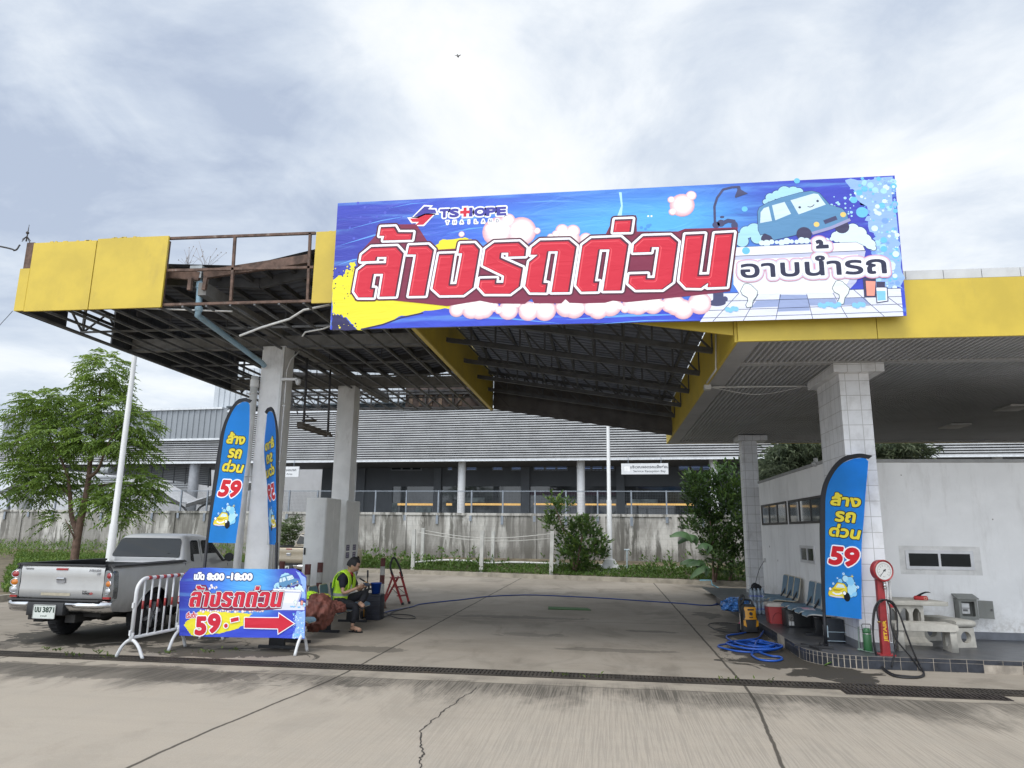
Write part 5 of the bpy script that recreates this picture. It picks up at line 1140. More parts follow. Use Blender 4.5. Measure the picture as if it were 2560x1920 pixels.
def bath(A, T, k=1., tiles=True):
    tt = lambda pts: [T(q) for q in pts]
    s_ = (V((*T((1000, 500)), 0))-V((*T((1100, 500)), 0))).length/100
    if tiles:
        A.poly(tt([(365, 1085), (2180, 1035), (2206, 1290), (1500, 1312), (330, 1345), (400, 1240), (230, 1230)]), tile1, 2)
        for q in (((1065, 1095), (1320, 1095), (1345, 1240), (1045, 1250)), ((850, 1150), (1060, 1140), (1050, 1205), (800, 1215)), ((1325, 1135), (1580, 1130), (1600, 1190), (1345, 1195)), ((1600, 1130), (1850, 1120), (1900, 1185), (1640, 1190))): A.poly(tt(q), tile2, 2.4)
        for a, b in (((365, 1085), (2180, 1035)), ((300, 1160), (2190, 1110)), ((260, 1245), (2200, 1180)), ((330, 1310), (2205, 1250)), ((690, 1080), (450, 1340)), ((870, 1085), (730, 1335)), ((1075, 1090), (1030, 1325)), ((1315, 1090), (1370, 1315)), ((1555, 1075), (1690, 1305)), ((1750, 1050), (2030, 1295)), ((1960, 1040), (2200, 1220)), ((520, 1083), (330, 1250)), ((360, 1090), (210, 1200))): A.line(tt((a, b)), 5*s_, outl, 2.8+a[0]*.0001+b[1]*.00003)
    A.poly(tt([(640, 740), (1858, 690), (1830, 830), (1770, 980), (1690, 1065), (1540, 1078), (700, 1092), (640, 1000)]), tubw, 3.4); A.poly(tt([(1858, 690), (1830, 830), (1770, 980), (1690, 1065), (1640, 1070), (1740, 900), (1790, 720)]), tubs, 3.6)
    A.poly(tt([(640, 740), (1858, 690), (1852, 720), (640, 775)]), tubs, 3.7)
    for x, y, r in ((720, 600, 60), (760, 520, 62), (830, 500, 70), (860, 570, 60), (700, 560, 40), (1590, 560, 50), (1650, 540, 70), (1740, 490, 55), (1800, 530, 65), (1850, 590, 60), (1900, 630, 48), (1760, 590, 75), (1930, 665, 24), (1700, 590, 60), (980, 200, 45), (1040, 175, 45), (1110, 150, 62), (1190, 150, 58), (1240, 150, 44), (935, 238, 26)):
        A.disc(T((x, y)), (r+5)*s_, outl, 4+x*.0002); A.disc(T((x, y)), r*s_, foamb if y < 300 or x < 900 else foamw, 4.6+x*.0002)
    A.disc(T((945, 580)), 52*s_, tdark, 5.2); A.disc(T((1640, 470)), 66*s_, tdark, 5.21)
    A.poly(tt([(862, 330), (880, 290), (960, 245), (1070, 205), (1250, 155), (1360, 138), (1430, 158), (1530, 270), (1640, 300), (1685, 350), (1702, 420), (1370, 525), (1290, 500), (1210, 545), (1010, 592), (985, 555), (930, 530), (890, 545), (868, 500)]), outl, 5.3, 4*s_); A.poly(tt([(862, 330), (880, 290), (960, 245), (1070, 205), (1250, 155), (1360, 138), (1430, 158), (1530, 270), (1640, 300), (1685, 350), (1702, 420), (1370, 525), (1290, 500), (1210, 545), (1010, 592), (985, 555), (930, 530), (890, 545), (868, 500)]), carb, 5.5)
    for q in (((885, 435), (890, 335), (920, 297), (965, 282), (995, 415)), ((995, 272), (1110, 240), (1170, 350), (1025, 410)), ((1165, 225), (1380, 162), (1420, 168), (1490, 265), (1240, 355))): A.poly(tt(q), carw, 5.9)
    A.disc(T((1290, 535)), 70*s_, tdark, 6.0); A.line(tt([(1365, 530), (1540, 478), (1715, 402)]), 30*s_, bump_, 6.1); A.line(tt([(1475, 428), (1590, 385)]), 42*s_, slate, 6.2)
    for q in ((1405, 447), (1650, 357)): A.disc(T(q), 26*s_, lampy, 6.3)
    for q in ((1250, 290), (1415, 232)): A.disc(T(q), 12*s_, outl, 6.35)
    A.line(tt([(1322, 282), (1345, 288), (1365, 282), (1385, 264)]), 7*s_, outl, 6.4)
    for i in range(17):
        x = 900+i*46; A.disc(T((x, 618-i*2.2+6*math.sin(i*2.1))), (26+8*math.sin(i*1.7))*s_, foamw, 6.45+i*.01)
    A.poly(tt([(645, 660), (1770, 612), (1830, 640), (1850, 685), (645, 738)]), outl, 6.7, 4*s_); A.poly(tt([(645, 660), (1770, 612), (1830, 640), (1850, 685), (645, 738)]), tubw, 6.8)
    for dx, dy in ((0, 0), (845, -27)):
        q = [(x+dx, y+dy) for x, y in ((706, 1062), (738, 1000), (765, 992), (800, 1005), (862, 1065), (850, 1110), (818, 1150), (808, 1205), (765, 1212), (755, 1190), (775, 1150), (770, 1120), (725, 1095))]
        A.poly(tt(q), outl, 7, 5*s_); A.poly(tt(q), mint, 7.2)
    for x, y, n in ((625, 1230, 4), (1480, 1190, 6), (1795, 1190, 4)):
        for i in range(n): A.disc(T((x-40+i*26*(1.3 if n > 4 else 1), y+10*math.sin(i*2))), 24*s_, sudb, 7.3+i*.02)
    A.poly(tt([(1838, 945), (1945, 950), (1945, 1110), (1850, 1110)]), tdark, 7.3, 6*s_); A.poly(tt([(1858, 968), (1948, 972), (1940, 1105), (1868, 1105)]), salmon, 7.5); A.poly(tt([(1955, 1030), (2050, 1030), (2058, 1150), (1965, 1165)]), outl, 7.6, 8*s_); A.poly(tt([(1955, 1030), (2050, 1030), (2058, 1150), (1965, 1165)]), tubw, 7.7); A.poly(tt([(1958, 1060), (2040, 1060), (2042, 1145), (1968, 1150)]), sudb, 7.8); A.poly(tt([(1955, 975), (2035, 975), (2035, 1025), (1958, 1025)]), tdark, 7.9)
def vinyl(name, sc, off):
    m, s = newmat(name); X, Y, Z = s.sep(s.coord('Object', (1/sc[0], 1, 1/sc[1]), off)); pos = s.coord('Object', (.5, 1, 2.6)); n = s.noise(pos, 1.6, 6, .6, 1.2)
    c = s.mix(s.step(X, 0, .33), srgb('3a42aa')[:3], srgb('4470dc')[:3]); c = s.mix(s.step(X, .22, .55), c, srgb('58aef0')[:3]); c = s.mix(s.step(X, .62, .86), c, srgb('4248b8')[:3])
    c = s.mix(s.step(Z, .34, .08), c, srgb('3c50cc')[:3]); c = s.mix(s.math('MULTIPLY', s.step(Z, .78, 1.), .6), c, srgb('3f4ec4')[:3])
    sw = s.n('ShaderNodeTexWave'); s.l(s.coord('Object', (.3, 1, 1.3)), sw.inputs['Vector']); sw.bands_direction = 'Z'; sw.inputs['Scale'].default_value = 1.2; sw.inputs['Distortion'].default_value = 5; sw.inputs['Detail'].default_value = 3
    c = s.mix(s.math('MULTIPLY', s.step(sw.outputs['Fac'], .62, .95), s.math('MULTIPLY', s.step(n, .4, .7), .5)), c, srgb('7cc0f6')[:3]); c = s.mix(s.math('MULTIPLY', s.step(n, .5, .75), .4), c, srgb('3a3a96')[:3])
    s.base(c); s.rough(.42); s.b.inputs['Specular IOR Level'].default_value = .35
    a = s.noise(s.world((.8, .8, 2.6), (1, 0, 2)), 2.2, 3, .5, 1.2); s.bump(a, .3, .05); return m
bo = thing('shop_banner', 'huge blue car wash banner with red Thai headline fixed across the canopy front', 'banner', (0, YBN+.03, 4.03))
bm = B(); extr(bm, [(-3.47, YBN, 4.045), (3.43, YBN, 4.035), (3.46, YBN, 5.78), (-3.48, YBN, 5.78)], (0, .012, 0)); 
obj('cloth', bm, vinyl('banner_print', (6.9, 1.75), (.5, 0, 0)), bo)
bm = B()
for a, b in (((-3.45, 4.07), (3.41, 4.06)), ((-3.45, 5.76), (3.43, 5.76)), ((-3.46, 4.06), (-3.46, 5.76)), ((3.42, 4.06), (3.44, 5.76))): bar(bm, (a[0], YBN+.035, a[1]), (b[0], YBN+.035, b[1]), .04)
for k in range(6): x = -2.8+k*1.15; bar(bm, (x, YBN+.035, 4.06), (x, YBN+.035, 5.76), .035)
for x in (-2.5, 0, 2.5): bar(bm, (x, YBN+.05, 4.4), (x, YF+.05, 4.4), .03); bar(bm, (x, YBN+.05, 5.2), (x, YF+.02, 4.9), .03)
obj('frame', bm, mat('frame_steel', (.30, .30, .31), .5, .4), bo)
A = Art((0, YBN, 0), (1, 0, 0), (0, 0, 1), (0, -1, 0)); I = lambda q: q
# paint splash
A.poly(jag(bl_(g0, [(47, 390), (60, 372), (85, 368), (95, 345), (112, 352), (112, 318), (130, 314), (128, 345), (160, 330), (300, 300), (420, 268), (440, 240), (520, 228), (560, 232), (520, 300), (420, 440), (520, 478), (440, 492), (300, 515), (235, 545), (170, 562), (140, 568), (118, 545), (95, 520), (70, 512), (45, 505)]), .018, 5, 4), yelink, 1)
A.poly(jag(bl_(g0, [(43, 510), (70, 514), (95, 524), (118, 548), (130, 566), (43, 568)]), .012, 5, 5), flat('ink_navy', '33305a'), .6)
A.line(bl_(g0, [(150, 566), (230, 548), (300, 522), (380, 505)]), .02, flat('ink_navy', '33305a'), 1.4)
rr = random.Random(9)
for i in range(70):
    q = (rr.uniform(48, 140), rr.uniform(330, 560)); A.disc(bn(g0, q), rr.uniform(.004, .014), yelink if rr.random() < .5 else flat('ink_navy', '33305a'), 1.5+i*.002, seg=7)
# streaks of light
for i, (a, b, w_) in enumerate((((60, 260), (330, 190), .02), ((90, 200), (360, 140), .012), ((430, 190), (700, 130), .03), ((460, 215), (640, 185), .018), ((700, 100), (1010, 95), .014), ((60, 330), (180, 300), .02), ((520, 520), (900, 545), .02), ((900, 530), (1380, 510), .03), ((1000, 548), (1400, 530), .014), ((250, 120), (420, 95), .01))):
    p, q = bn(g0, a), bn(g0, b); m_ = ((p[0]+q[0])/2, (p[1]+q[1])/2+.02); A.poly([p, (m_[0], m_[1]-w_/2), q, (m_[0], m_[1]+w_/2)], flat('ink_azure', '6aa6ee'), .3+i*.02)
A.poly(bl_(g0, [(1095, 150), (1110, 110), (1102, 60), (1112, 60), (1116, 110), (1112, 150)]), flat('ink_spray', 'b4e2ee'), .6)
for q, r_ in (((1185, 190), .02), ((1210, 185), .026), ((1200, 195), .018), ((1218, 180), .016), ((1210, 148), .012), ((1222, 148), .012)): A.disc(bn(g0, q), r_, flat('ink_drop', '4f94e0') if r_ > .014 else white, .8+r_)
for x, y, r_ in ((140, 60, 6), (165, 75, 5), (185, 130, 6), (110, 150, 5), (210, 110, 5), (240, 95, 6), (150, 110, 4), (270, 150, 5), (300, 110, 4), (125, 190, 5)): A.disc(bn(g0, (x, y+40)), r_*.0033, flat('ink_dot', '5560c8'), .5)
# foam bubbles
i = 0
for x, y, r_ in ((1295, 88, 14), (1300, 132, 15), (1335, 108, 46), (1368, 73, 20), (625, 195, 24), (655, 205, 60), (692, 165, 30), (740, 205, 60), (800, 203, 14), (690, 195, 14), (522, 215, 12), (870, 215, 16), (892, 200, 25), (932, 205, 28), (910, 235, 50), (980, 232, 25), (850, 225, 14)):
    ring(A, bn(g0, (x, y)), r_*.00328, pinkw, pink, 3+i*.05, .14); i += 1
rb = random.Random(12)
for k in range(34):
    x = 505+k*27+rb.uniform(-8, 8); y = 488+rb.uniform(-14, 14)-.012*(x-500); r_ = rb.choice((16, 22, 30, 38, 42)); 
    ring(A, bn(g0, (x, y)), r_*.0033, pinkw, pink, 3+i*.012, .12); i += 1
# shower and tap behind the headline
A.line(bl_(g4, [(470, 470), (465, 280), (490, 200), (545, 125), (620, 105), (690, 100)]), .026*1.1, slate, 3); A.poly(bl_(g4, [(672, 92), (700, 92), (708, 125), (772, 162), (660, 202), (652, 190), (676, 130)]), slate, 3.2)
for q, r_, w_ in (((480, 450), 34, 1.1), ((525, 435), 34, 1), ((535, 378), 20, 1.8), ((650, 455), 30, .8)): A.disc(bn(g4, q), r_*.00132, slate, 3.4+r_*.001, ry=r_*.00132/w_)
A.line(bl_(g4, [(530, 440), (590, 412), (640, 420), (655, 460)]), .05, slate, 3.6); A.line(bl_(g4, [(500, 1060), (500, 1165)]), .12, slate, 3.7); A.disc(bn(g4, (490, 1170)), .10, slate, 3.8, ry=.04); A.disc(bn(g4, (560, 1135)), .035, slate, 3.82)
# suds texture at the right end
A.poly(jag(bl_(g4, [(1670, 38), (2108, 5), (2190, 760), (2200, 1036), (1900, 1040), (1960, 800), (1900, 640), (1950, 560), (1880, 420), (1870, 330), (1800, 230), (1740, 120)]), .035, 6, 8), flat('ink_sudfield', '96b8f0'), 1)
rs = random.Random(5)
for k in range(330):
    t = rs.random()**.7; x = 1720+t*440; y = rs.uniform(20, 1030)
    if x < 1690+ (0 if y < 60 else min(240, (y-30)*.55)): continue
    r_ = rs.choice((5, 8, 10, 14, 20, 28)); 
    A.disc(bn(g4, (min(x, 2108+y*.075), y)), r_*.00135, rs.choice((foamw, flat('ink_bub1', '7fa6ea'), flat('ink_bub2', '6fc0e8'), flat('ink_sudfield', '96b8f0'), foamb)), 1.3+k*.002, seg=12)
for q, r_ in (((1825, 335), 50), ((1748, 222), 30), ((743, 305), 26), ((755, 690), 34), ((1225, 45), 26)): A.disc(bn(g4, q), r_*.00135, flat('ink_bub2', '6fc0e8'), 3.2 if q[0] != 755 else 7.2)
for k in range(26): q = (1500+rs.uniform(0, 260), 150+rs.uniform(0, 60)+k*8); A.disc(bn(g4, q), rs.choice((6, 9, 13))*.00135, foamb, 1.9+k*.003, seg=10)
bath(A, lambda q: bn(g4, q))
headline(A, I)
# logo
lg = [(347, 268), (520, 105), (610, 108), (575, 150), (690, 155), (712, 212), (590, 215), (525, 218), (415, 265)]; lr = [(285, 298), (415, 292), (530, 238), (660, 236), (500, 395), (375, 402), (430, 352), (325, 350)]
for lp, m_ in ((lg, flat('ink_indigo', '46449c')), (lr, red)): A.poly(bl_(g5, lp), white, 4, .022); A.poly(bl_(g5, lp), m_, 5)
p, q = bn(g5, (770, 275)), bn(g5, (1820, 110)); sl = math.atan2(bn(g5, (1820, 240))[1]-bn(g5, (800, 280))[1], bn(g5, (1820, 240))[0]-bn(g5, (800, 280))[0])
def logo_text(body, a, b, m_, off, woff):
    (x0, y0), (x1, y1) = bn(g5, a), bn(g5, b); textbox(A, body, x0, x1, y0, y1, white, 4.2, woff); textbox(A, body, x0, x1, y0, y1, m_, 5.2, off)
ind = flat('ink_indigo', '46449c'); hgt = 108
for body, u0, u1, v0 in (('T', 770, 900, 275), ('S', 925, 1060, 270), ('I', 1240, 1275, 255), ('O', 1320, 1490, 252), ('P', 1510, 1655, 248), ('E', 1680, 1812, 240)): logo_text(body, (u0, v0), (u1, v0-122), ind, .010, .030)
cxp, cyp = bn(g5, (1165, 195)); h_ = .064
for m_, e_, ly in ((white, .022, 4.3), (red, 0, 5.4)): A.poly([(cxp-h_-e_, cyp-.02-e_), (cxp-.02-e_, cyp-.02-e_), (cxp-.02-e_, cyp-h_-e_), (cxp+.02+e_, cyp-h_-e_), (cxp+.02+e_, cyp-.02-e_), (cxp+h_+e_, cyp-.02-e_), (cxp+h_+e_, cyp+.02+e_), (cxp+.02+e_, cyp+.02+e_), (cxp+.02+e_, cyp+h_+e_), (cxp-.02-e_, cyp+h_+e_), (cxp-.02-e_, cyp+.02+e_), (cxp-h_-e_, cyp+.02+e_)], m_, ly)
for i, ch in enumerate('THAILAND'):
    u = 885+i*114; w_ = 20 if ch != 'I' else 4; (x0, y0), (x1, y1) = bn(g5, (u-w_, 385-i*4)), bn(g5, (u+w_, 335-i*4)); textbox(A, ch, x0, x1, y0, y1, white, 4.6+i*.02, .017); textbox(A, ch, x0, x1, y0, y1, slate, 5.6, .0005)
# bath-time line of lettering
(x0, y0), (x1, y1) = bn(g4, (712, 940)), bn(g4, (2035, 775)); sl = math.atan2(bn(g4, (2035, 880))[1]-bn(g4, (712, 925))[1], x1-x0)
dkink = flat('ink_black', '34364e')
for m_, of, ly in ((flat('ink_rose', 'd99ab4'), .062, 12), (flat('ink_halo', 'd6d6e4'), .052, 13), (white, .036, 14), (dkink, .008, 15)):
    textbox(A, 'อาบนำรถ', x0, x1, y0, y1+.075, m_, ly, of, rot=0)
    a, b = bn(g4, (1405, 668)), bn(g4, (1505, 592)); textbox(A, '้', a[0], b[0], a[1], b[1], m_, ly+.15, of)
art = A.done('artwork', bo)

# ------------------------------------------------------------------ feather flags
fb = mat('flag_cloth', (.03, .36, .92), .6, var=.10, scale=1.5); fblk = mat('flag_black', (.014, .015, .02), .6)
FB = V((2.80, 10.15, .15)); FD = V((.36, -.41, 0)).normalized(); FNX = V((FD.y, -FD.x, 0))
def fl(q):                                              # the flag hangs in a vertical plane through its mast, turned towards the street
    d = ray(*zC(*q)); o = V((0, 0, HC)); p = o+d*((FB-o).dot(FNX)/d.dot(FNX)); u, v = (p-FB).dot(FD), p.z-FB.z; return (u*(1-FK[0]*(v/2.55)**2), v)
FK = [0.]                                               # how far the head of the flag hangs back towards the mast
def outline():
  global OUT, INN, RGT
  OUT = [fl(q) for q in ((757, 1640), (741, 1300), (728, 900), (731, 620), (745, 500), (780, 400), (850, 290), (940, 218), (1060, 190), (1172, 208))]
  INN = [fl(q) for q in ((780, 1580), (772, 1300), (767, 900), (768, 640), (779, 520), (808, 425), (872, 322), (952, 254), (1062, 224), (1152, 234))]
  RGT = [fl(q) for q in ((1100, 1588), (1090, 1300), (1083, 1000), (1088, 800), (1098, 600), (1115, 470), (1135, 350), (1152, 234))]
outline()
def wave(u, v): return .012*math.sin(v*3.1)+(u-.1)*(.05*math.sin(v*2.3+.6)+.02*math.sin(v*6.1))   # linear across, so printed layers stay parallel
OUTL = flat('flag_ink_black', '10131c'); FY = flat('flag_yellow', 'e2d040'); FR = flat('flag_red', 'c8202e')
def interp(P, z):
    for a, b in zip(P, P[1:]):
        if min(a[1], b[1]) <= z <= max(a[1], b[1]) and abs(a[1]-b[1]) > 1e-6: return a[0]+(b[0]-a[0])*(z-a[1])/(b[1]-a[1])
    return P[-1][0] if z > P[-1][1] else P[0][0]
def flag_art(t):
    bm = B(); z0, z1 = INN[0][1], INN[-1][1]; inn = spline([(a, 0, b) for a, b in INN], 6); inn = [(p.x, p.z) for p in inn]; rg = [(p.x, p.z) for p in spline([(a, 0, b) for a, b in RGT], 6)]
    zt = max(b for a, b in inn); rows = []
    for j in range(41):
        z = z0+(zt-.004-z0)*j/40; xl = interp(inn, z); xr = interp(rg, z) if z < rg[-1][1] else max(a for a, b in inn if b >= z-.012)
        rows.append([bm.verts.new((xl+(xr-xl)*i/12, -wave(xl+(xr-xl)*i/12, z), z)) for i in range(13)])
    for a, b in zip(rows, rows[1:]):
        for i in range(12): bm.faces.new((a[i], a[i+1], b[i+1], b[i]))
    bmesh.ops.solidify(bm, geom=bm.faces[:], thickness=.0012)
    c = obj('cloth', bm, fb, t, smooth=60)
    bm = B(); o2 = spline([(a, 0, b) for a, b in OUT], 6); i2 = spline([(a, 0, b) for a, b in INN], 6); n = min(len(o2), len(i2)); k = 0
    loft(bm, [[o2[i]+V((0, -.012, 0)), V((i2[i].x, -wave(i2[i].x, i2[i].z)-.003, i2[i].z)), V((i2[i].x, -wave(i2[i].x, i2[i].z)+.003, i2[i].z)), o2[i]+V((0, .012, 0))] for i in range(n)]); obj('sleeve', bm, fblk, t, smooth=50)
    for sg, nm in ((-1, 'artwork'), (1, 'reverse_artwork')):
        A = Art((0, 0, 0), (1, 0, 0), (0, 0, 1), (0, sg, 0), (lambda u, v: wave(u, v)+.0015) if sg < 0 else (lambda u, v: -wave(u, v)+.0030))
        def tb(body, a, b, m1, m2, o1, o2, shear=.12, rot=-.10):
            (x0, y0), (x1, y1) = fl(a), fl(b); textbox(A, body, x0, x1, y0, y1, m2, 1, o2, shear, rot); textbox(A, body, x0, x1, y0, y1, m1, 2.2, o1, shear, rot)
        tb('ล้าง', (822, 640), (1055, 528), FY, OUTL, .010, .020); tb('รถ', (855, 775), (1015, 692), FY, OUTL, .010, .020); tb('ด่วน', (810, 908), (1062, 805), FY, OUTL, .010, .020)
        tb('59', (812, 1142), (1052, 1006), FR, white, .018, .034, .15, -.06)
        f2 = lambda u, v: fl((u, v)); K = .00148
        for i, (x, y, r_) in enumerate(((905, 1290, 22), (950, 1268, 28), (990, 1290, 38), (1010, 1350, 42), (1030, 1395, 26), (985, 1380, 40), (1000, 1405, 24))): A.disc(f2(x, y), r_*K*1.12, OUTL, 1+i*.03); A.disc(f2(x, y), r_*K, foamb if i % 2 else sudb, 1.5+i*.03)
        A.sdf([f2(*q) for q in ((803, 1395), (812, 1360), (850, 1340), (880, 1300), (940, 1310), (965, 1345), (972, 1400), (960, 1440), (900, 1428), (840, 1425), (810, 1415))], OUTL, 2, .005, .004); A.sdf([f2(*q) for q in ((803, 1395), (812, 1360), (850, 1340), (880, 1300), (940, 1310), (965, 1345), (972, 1400), (960, 1440), (900, 1428), (840, 1425), (810, 1415))], FY, 2.4, 0, .004)
        A.sdf([f2(*q) for q in ((868, 1342), (888, 1312), (932, 1320), (950, 1348))], carw, 2.7, 0, .004); A.sdf([f2(*q) for q in ((835, 1350), (900, 1362), (945, 1350), (900, 1375), (850, 1372))], flat('flag_gold', 'b89a20'), 2.72, 0, .004)
        A.line([f2(*q) for q in ((840, 1385), (870, 1400), (900, 1400), (925, 1390))], .02, white, 2.8); A.line([f2(*q) for q in ((820, 1412), (870, 1425), (930, 1428))], .016, flat('flag_pale', 'cfcbe0'), 2.82)
        for x, y, r_ in ((820, 1355, 16), (945, 1392, 18)): A.disc(f2(x, y), r_*K, OUTL, 2.9); A.disc(f2(x, y), r_*K*.8, white, 3)
        A.disc(f2(968, 1425), 30*K, OUTL, 2.6, ry=38*K)
        for x, y, r_ in ((845, 1310, 10), (932, 1226, 11), (1058, 1340, 12), (880, 1262, 7), (1030, 1305, 7)): A.disc(f2(x, y), r_*K, foamw, 2+r_*.01); A.disc(f2(x, y), r_*K*.6, sudb, 2.3+r_*.01)
        x, y = f2(1008, 1247); A.poly([(x, y+.026), (x+.005, y+.005), (x+.026, y), (x+.005, y-.005), (x, y-.026), (x-.005, y-.005), (x-.026, y), (x-.005, y+.005)], FY, 2.5)
        A.done(nm, t)
def flag(loc, rz, label, ext, base, tilt=0.):
    t = thing('feather_flag', label, 'flag', loc, rz, 'blue car wash feather flags', local=True); flag_art(t)
    bm = B(); o2 = [(p.x+.006, 0, p.z) for p in spline([(a, 0, b) for a, b in OUT], 5)]; tube(bm, [(-.015, 0, -ext)]+o2, [.014]*(len(o2)-8)+[.006]*9, 7); tube(bm, [(-.018, 0, -ext), (-.012, 0, .42)], .021, 8); obj('mast', bm, fblk, t)
    if tilt: t.rotation_mode = 'QUATERNION'; t.rotation_quaternion = (Matrix.Rotation(tilt, 3, V((.45, -.9, 0))) @ Matrix.Rotation(rz, 3, 'Z')).to_quaternion()
    if base:
        bm = B(); bar(bm, (-.22, -.22, .015), (.18, -.42, .02), .035, .022); bar(bm, (-.2, -.4, .015), (.2, -.18, .02), .035, .022); cyl(bm, (-.015, -.1, 0), (-.015, -.1, .05), .03); bar(bm, (-.015, -.3, .018), (-.015, .02, .018), .04, .02); obj('base', bm, mat('base_black', (.018, .018, .02), .5), t)
    return t
flag(FB, math.atan2(FD.y, FD.x), 'blue feather flag beside the white tiled column at the kiosk', 0., True)
# left pair: masts tied in front of the derelict canopy column
FK[0] = .38; outline(); YL1 = 9.62; q = onY(*zF(55, 1600), YL1); p_ = onY(*zF(440, 70), YL1); 
flag((q.x-.0, YL1, p_.z-max(b for a, b in OUT)), R(-12), 'blue feather flag facing the street, left of the derelict canopy column', .8, False)
FK[0] = 0.; outline(); q = onY(*zF(722, 1600), 9.75); v_ = V((-.42, .907)); r_ = V((.907, .42)); d_ = r_*-.27+v_*.963
flag((q.x, 9.75, p_.z-.02-max(b for a, b in OUT)), math.atan2(d_.y, d_.x), 'blue feather flag turned almost edge on, right of the derelict canopy column', .8, False, R(3.0))
bm = B(); box(bm, 2.91, 3.12, 10.46, 10.62, ZP, ZP+.3)
tag(obj('ballast_block', bm, mat('block_dark', (.03, .035, .042), .7, var=.3, dirt=.3, dcol=(.1, .1, .1)), loc=(3, 10.55, ZP), bevel=.01), 'dark square ballast block tied to the foot of the kiosk feather flag', 'block')
bm = B(); bar(bm, (2.86, 10.45, ZP+.14), (3.13, 10.45, ZP+.14), .008); bar(bm, (2.90, 10.45, ZP+.07), (2.90, 10.45, ZP+.22), .012); bar(bm, (2.88, 10.45, ZP+.005+.02), (3.12, 10.45, ZP+.025), .008)
tag(obj('tie_strap', bm, mat('strap_pale', (.45, .55, .6), .6), loc=(2.9, 10.45, ZP)), 'pale blue strap tying the flag mast to the dark ballast block', 'strap')

# ------------------------------------------------------------------ crowd barriers and the small vinyl
bw_ = mat('barrier_white', (.66, .67, .68), .35, var=.05, dirt=.2, dcol=(.4, .38, .35)); br_ = mat('barrier_red', (.36, .045, .04), .4, var=.1)
def barrier(loc, rz, label, W_, H=.98):
    t = thing('crowd_barrier', label, 'barrier', loc, rz, 'white crowd barriers with red bands', local=True)
    bm = B(); rad = .16; pr = [(0, 0, .22), (0, 0, H-rad)]+[(rad-rad*math.cos(R(a)), 0, H-rad+rad*math.sin(R(a))) for a in range(15, 91, 15)]; pr += [(W_-x, y, z) for x, y, z in pr[::-1]]
    tube(bm, pr, .023, 10); tube(bm, [(0, 0, .24), (W_, 0, .24)], .02, 8)
    for z in (.3, .62): 
        for x in (-.03, W_+.03): box(bm, x-.012, x+.012, -.012, .012, z-.03, z+.03)
    f = obj('frame', bm, bw_, t)
    n = int(W_/.13)
    for k in range(1, n):
        x = W_*k/n; bm = B(); tube(bm, [(x, 0, .24), (x, 0, H-.015)], .0115, 7); tube(bm, [(x, 0, .56), (x, 0, .66)], .0128, 7, 1); obj('bar', bm, [bw_, br_], t)
    bm = B()
    for k in range(1, n, 1):
        x = W_*(k+.5)/n
        if .2 < x < W_-.2 : tube(bm, [(x-.03, 0, H), (x+.03, 0, H)], .0242, 10)
    obj('band', bm, br_, t) if False else bm.free()
    for k in range(1, n-1):
        x = W_*(k+.5)/n
        if .2 < x < W_-.2: bm = B(); tube(bm, [(x-.03, 0, H), (x+.03, 0, H)], .0242, 10); obj('band', bm, br_, t)
    for x in (0, W_):
        bm = B(); tube(bm, spline([(x, -.19, .0), (x, -.12, .13), (x, -.05, .20), (x, 0, .215), (x, .05, .20), (x, .12, .13), (x, .19, .0)], 4), .02, 8); tube(bm, [(x, 0, .2), (x, 0, .3)], .027, 8); obj('foot', bm, bw_, t)
    return t
p0 = V((-5.73, 8.33, 0)); p1 = V((-5.42, 9.9, 0)); a_ = onZ(*zE(1365, 1085), 0)
barrier((-5.72, 8.33, 0), math.atan2(1.6, .12), 'white crowd barrier with red bands set end on beside the pickup truck', 1.62, .93)
barrier((-5.59, 9.1, 0), 0, 'white crowd barrier carrying the small blue price banner', 1.70, .93)
YBB = 9.06; zb = zm(440, 1400, 360/2212)
def b2(q): p = onY(*zb(*q), YBB); return (p.x, p.z)
bt = thing('price_banner', 'small blue vinyl banner with price 59 and red arrow hung on the crowd barrier', 'banner', (-4.75, YBB, .2))
ol = [(55, 330), (130, 215), (215, 128), (500, 118), (1000, 135), (1500, 140), (1830, 132), (1930, 190), (2002, 262), (1995, 600), (1985, 900), (1975, 1212), (1500, 1195), (1000, 1190), (500, 1180), (52, 1160), (50, 750)]
def w2(u, v): return .006*math.sin(u*9+v*4)
bm = B(); extr(bm, [V((b2(q)[0], YBB, b2(q)[1])) for q in ol], (0, .006, 0)); obj('cloth', bm, vinyl('price_print', (1.75, .9), (.5, 0, -.1)), bt)
A = Art((0, YBB, 0), (1, 0, 0), (0, 0, 1), (0, -1, 0))
def aff(src, dst):
    (x1, y1), (x2, y2), (x3, y3) = src; M = Matrix(((x1, y1, 1), (x2, y2, 1), (x3, y3, 1))).inverted(); cx = M @ V([d[0] for d in dst]); cy = M @ V([d[1] for d in dst])
    return lambda q: (cx[0]*q[0]+cx[1]*q[1]+cx[2], cy[0]*q[0]+cy[1]*q[1]+cy[2])
TB = aff([bn(g1, (252, 1155)), bn(g3, (1975, 1200)), bn(g3, (425, 272))], [b2((205, 690)), b2((1612, 725)), b2((1228, 402))])
TC = aff([(865, 310), (1720, 395), (700, 1090)], [b2((1588, 285)), b2((1892, 352)), b2((1500, 640))])
A.poly(jag([b2(q) for q in ((120, 1000), (170, 930), (250, 880), (330, 800), (450, 780), (700, 800), (1080, 820), (1180, 830), (1040, 900), (1040, 1010), (900, 1070), (700, 1120), (520, 1140), (300, 1170), (230, 1150), (170, 1060))], .008, 5, 3), yelink, 1)
for k in range(26): x = 380+k*38; ring(A, b2((x, 780+14*math.sin(k*1.9))), .016+.006*math.sin(k*2.3), pinkw, pink, 1.6+k*.02)
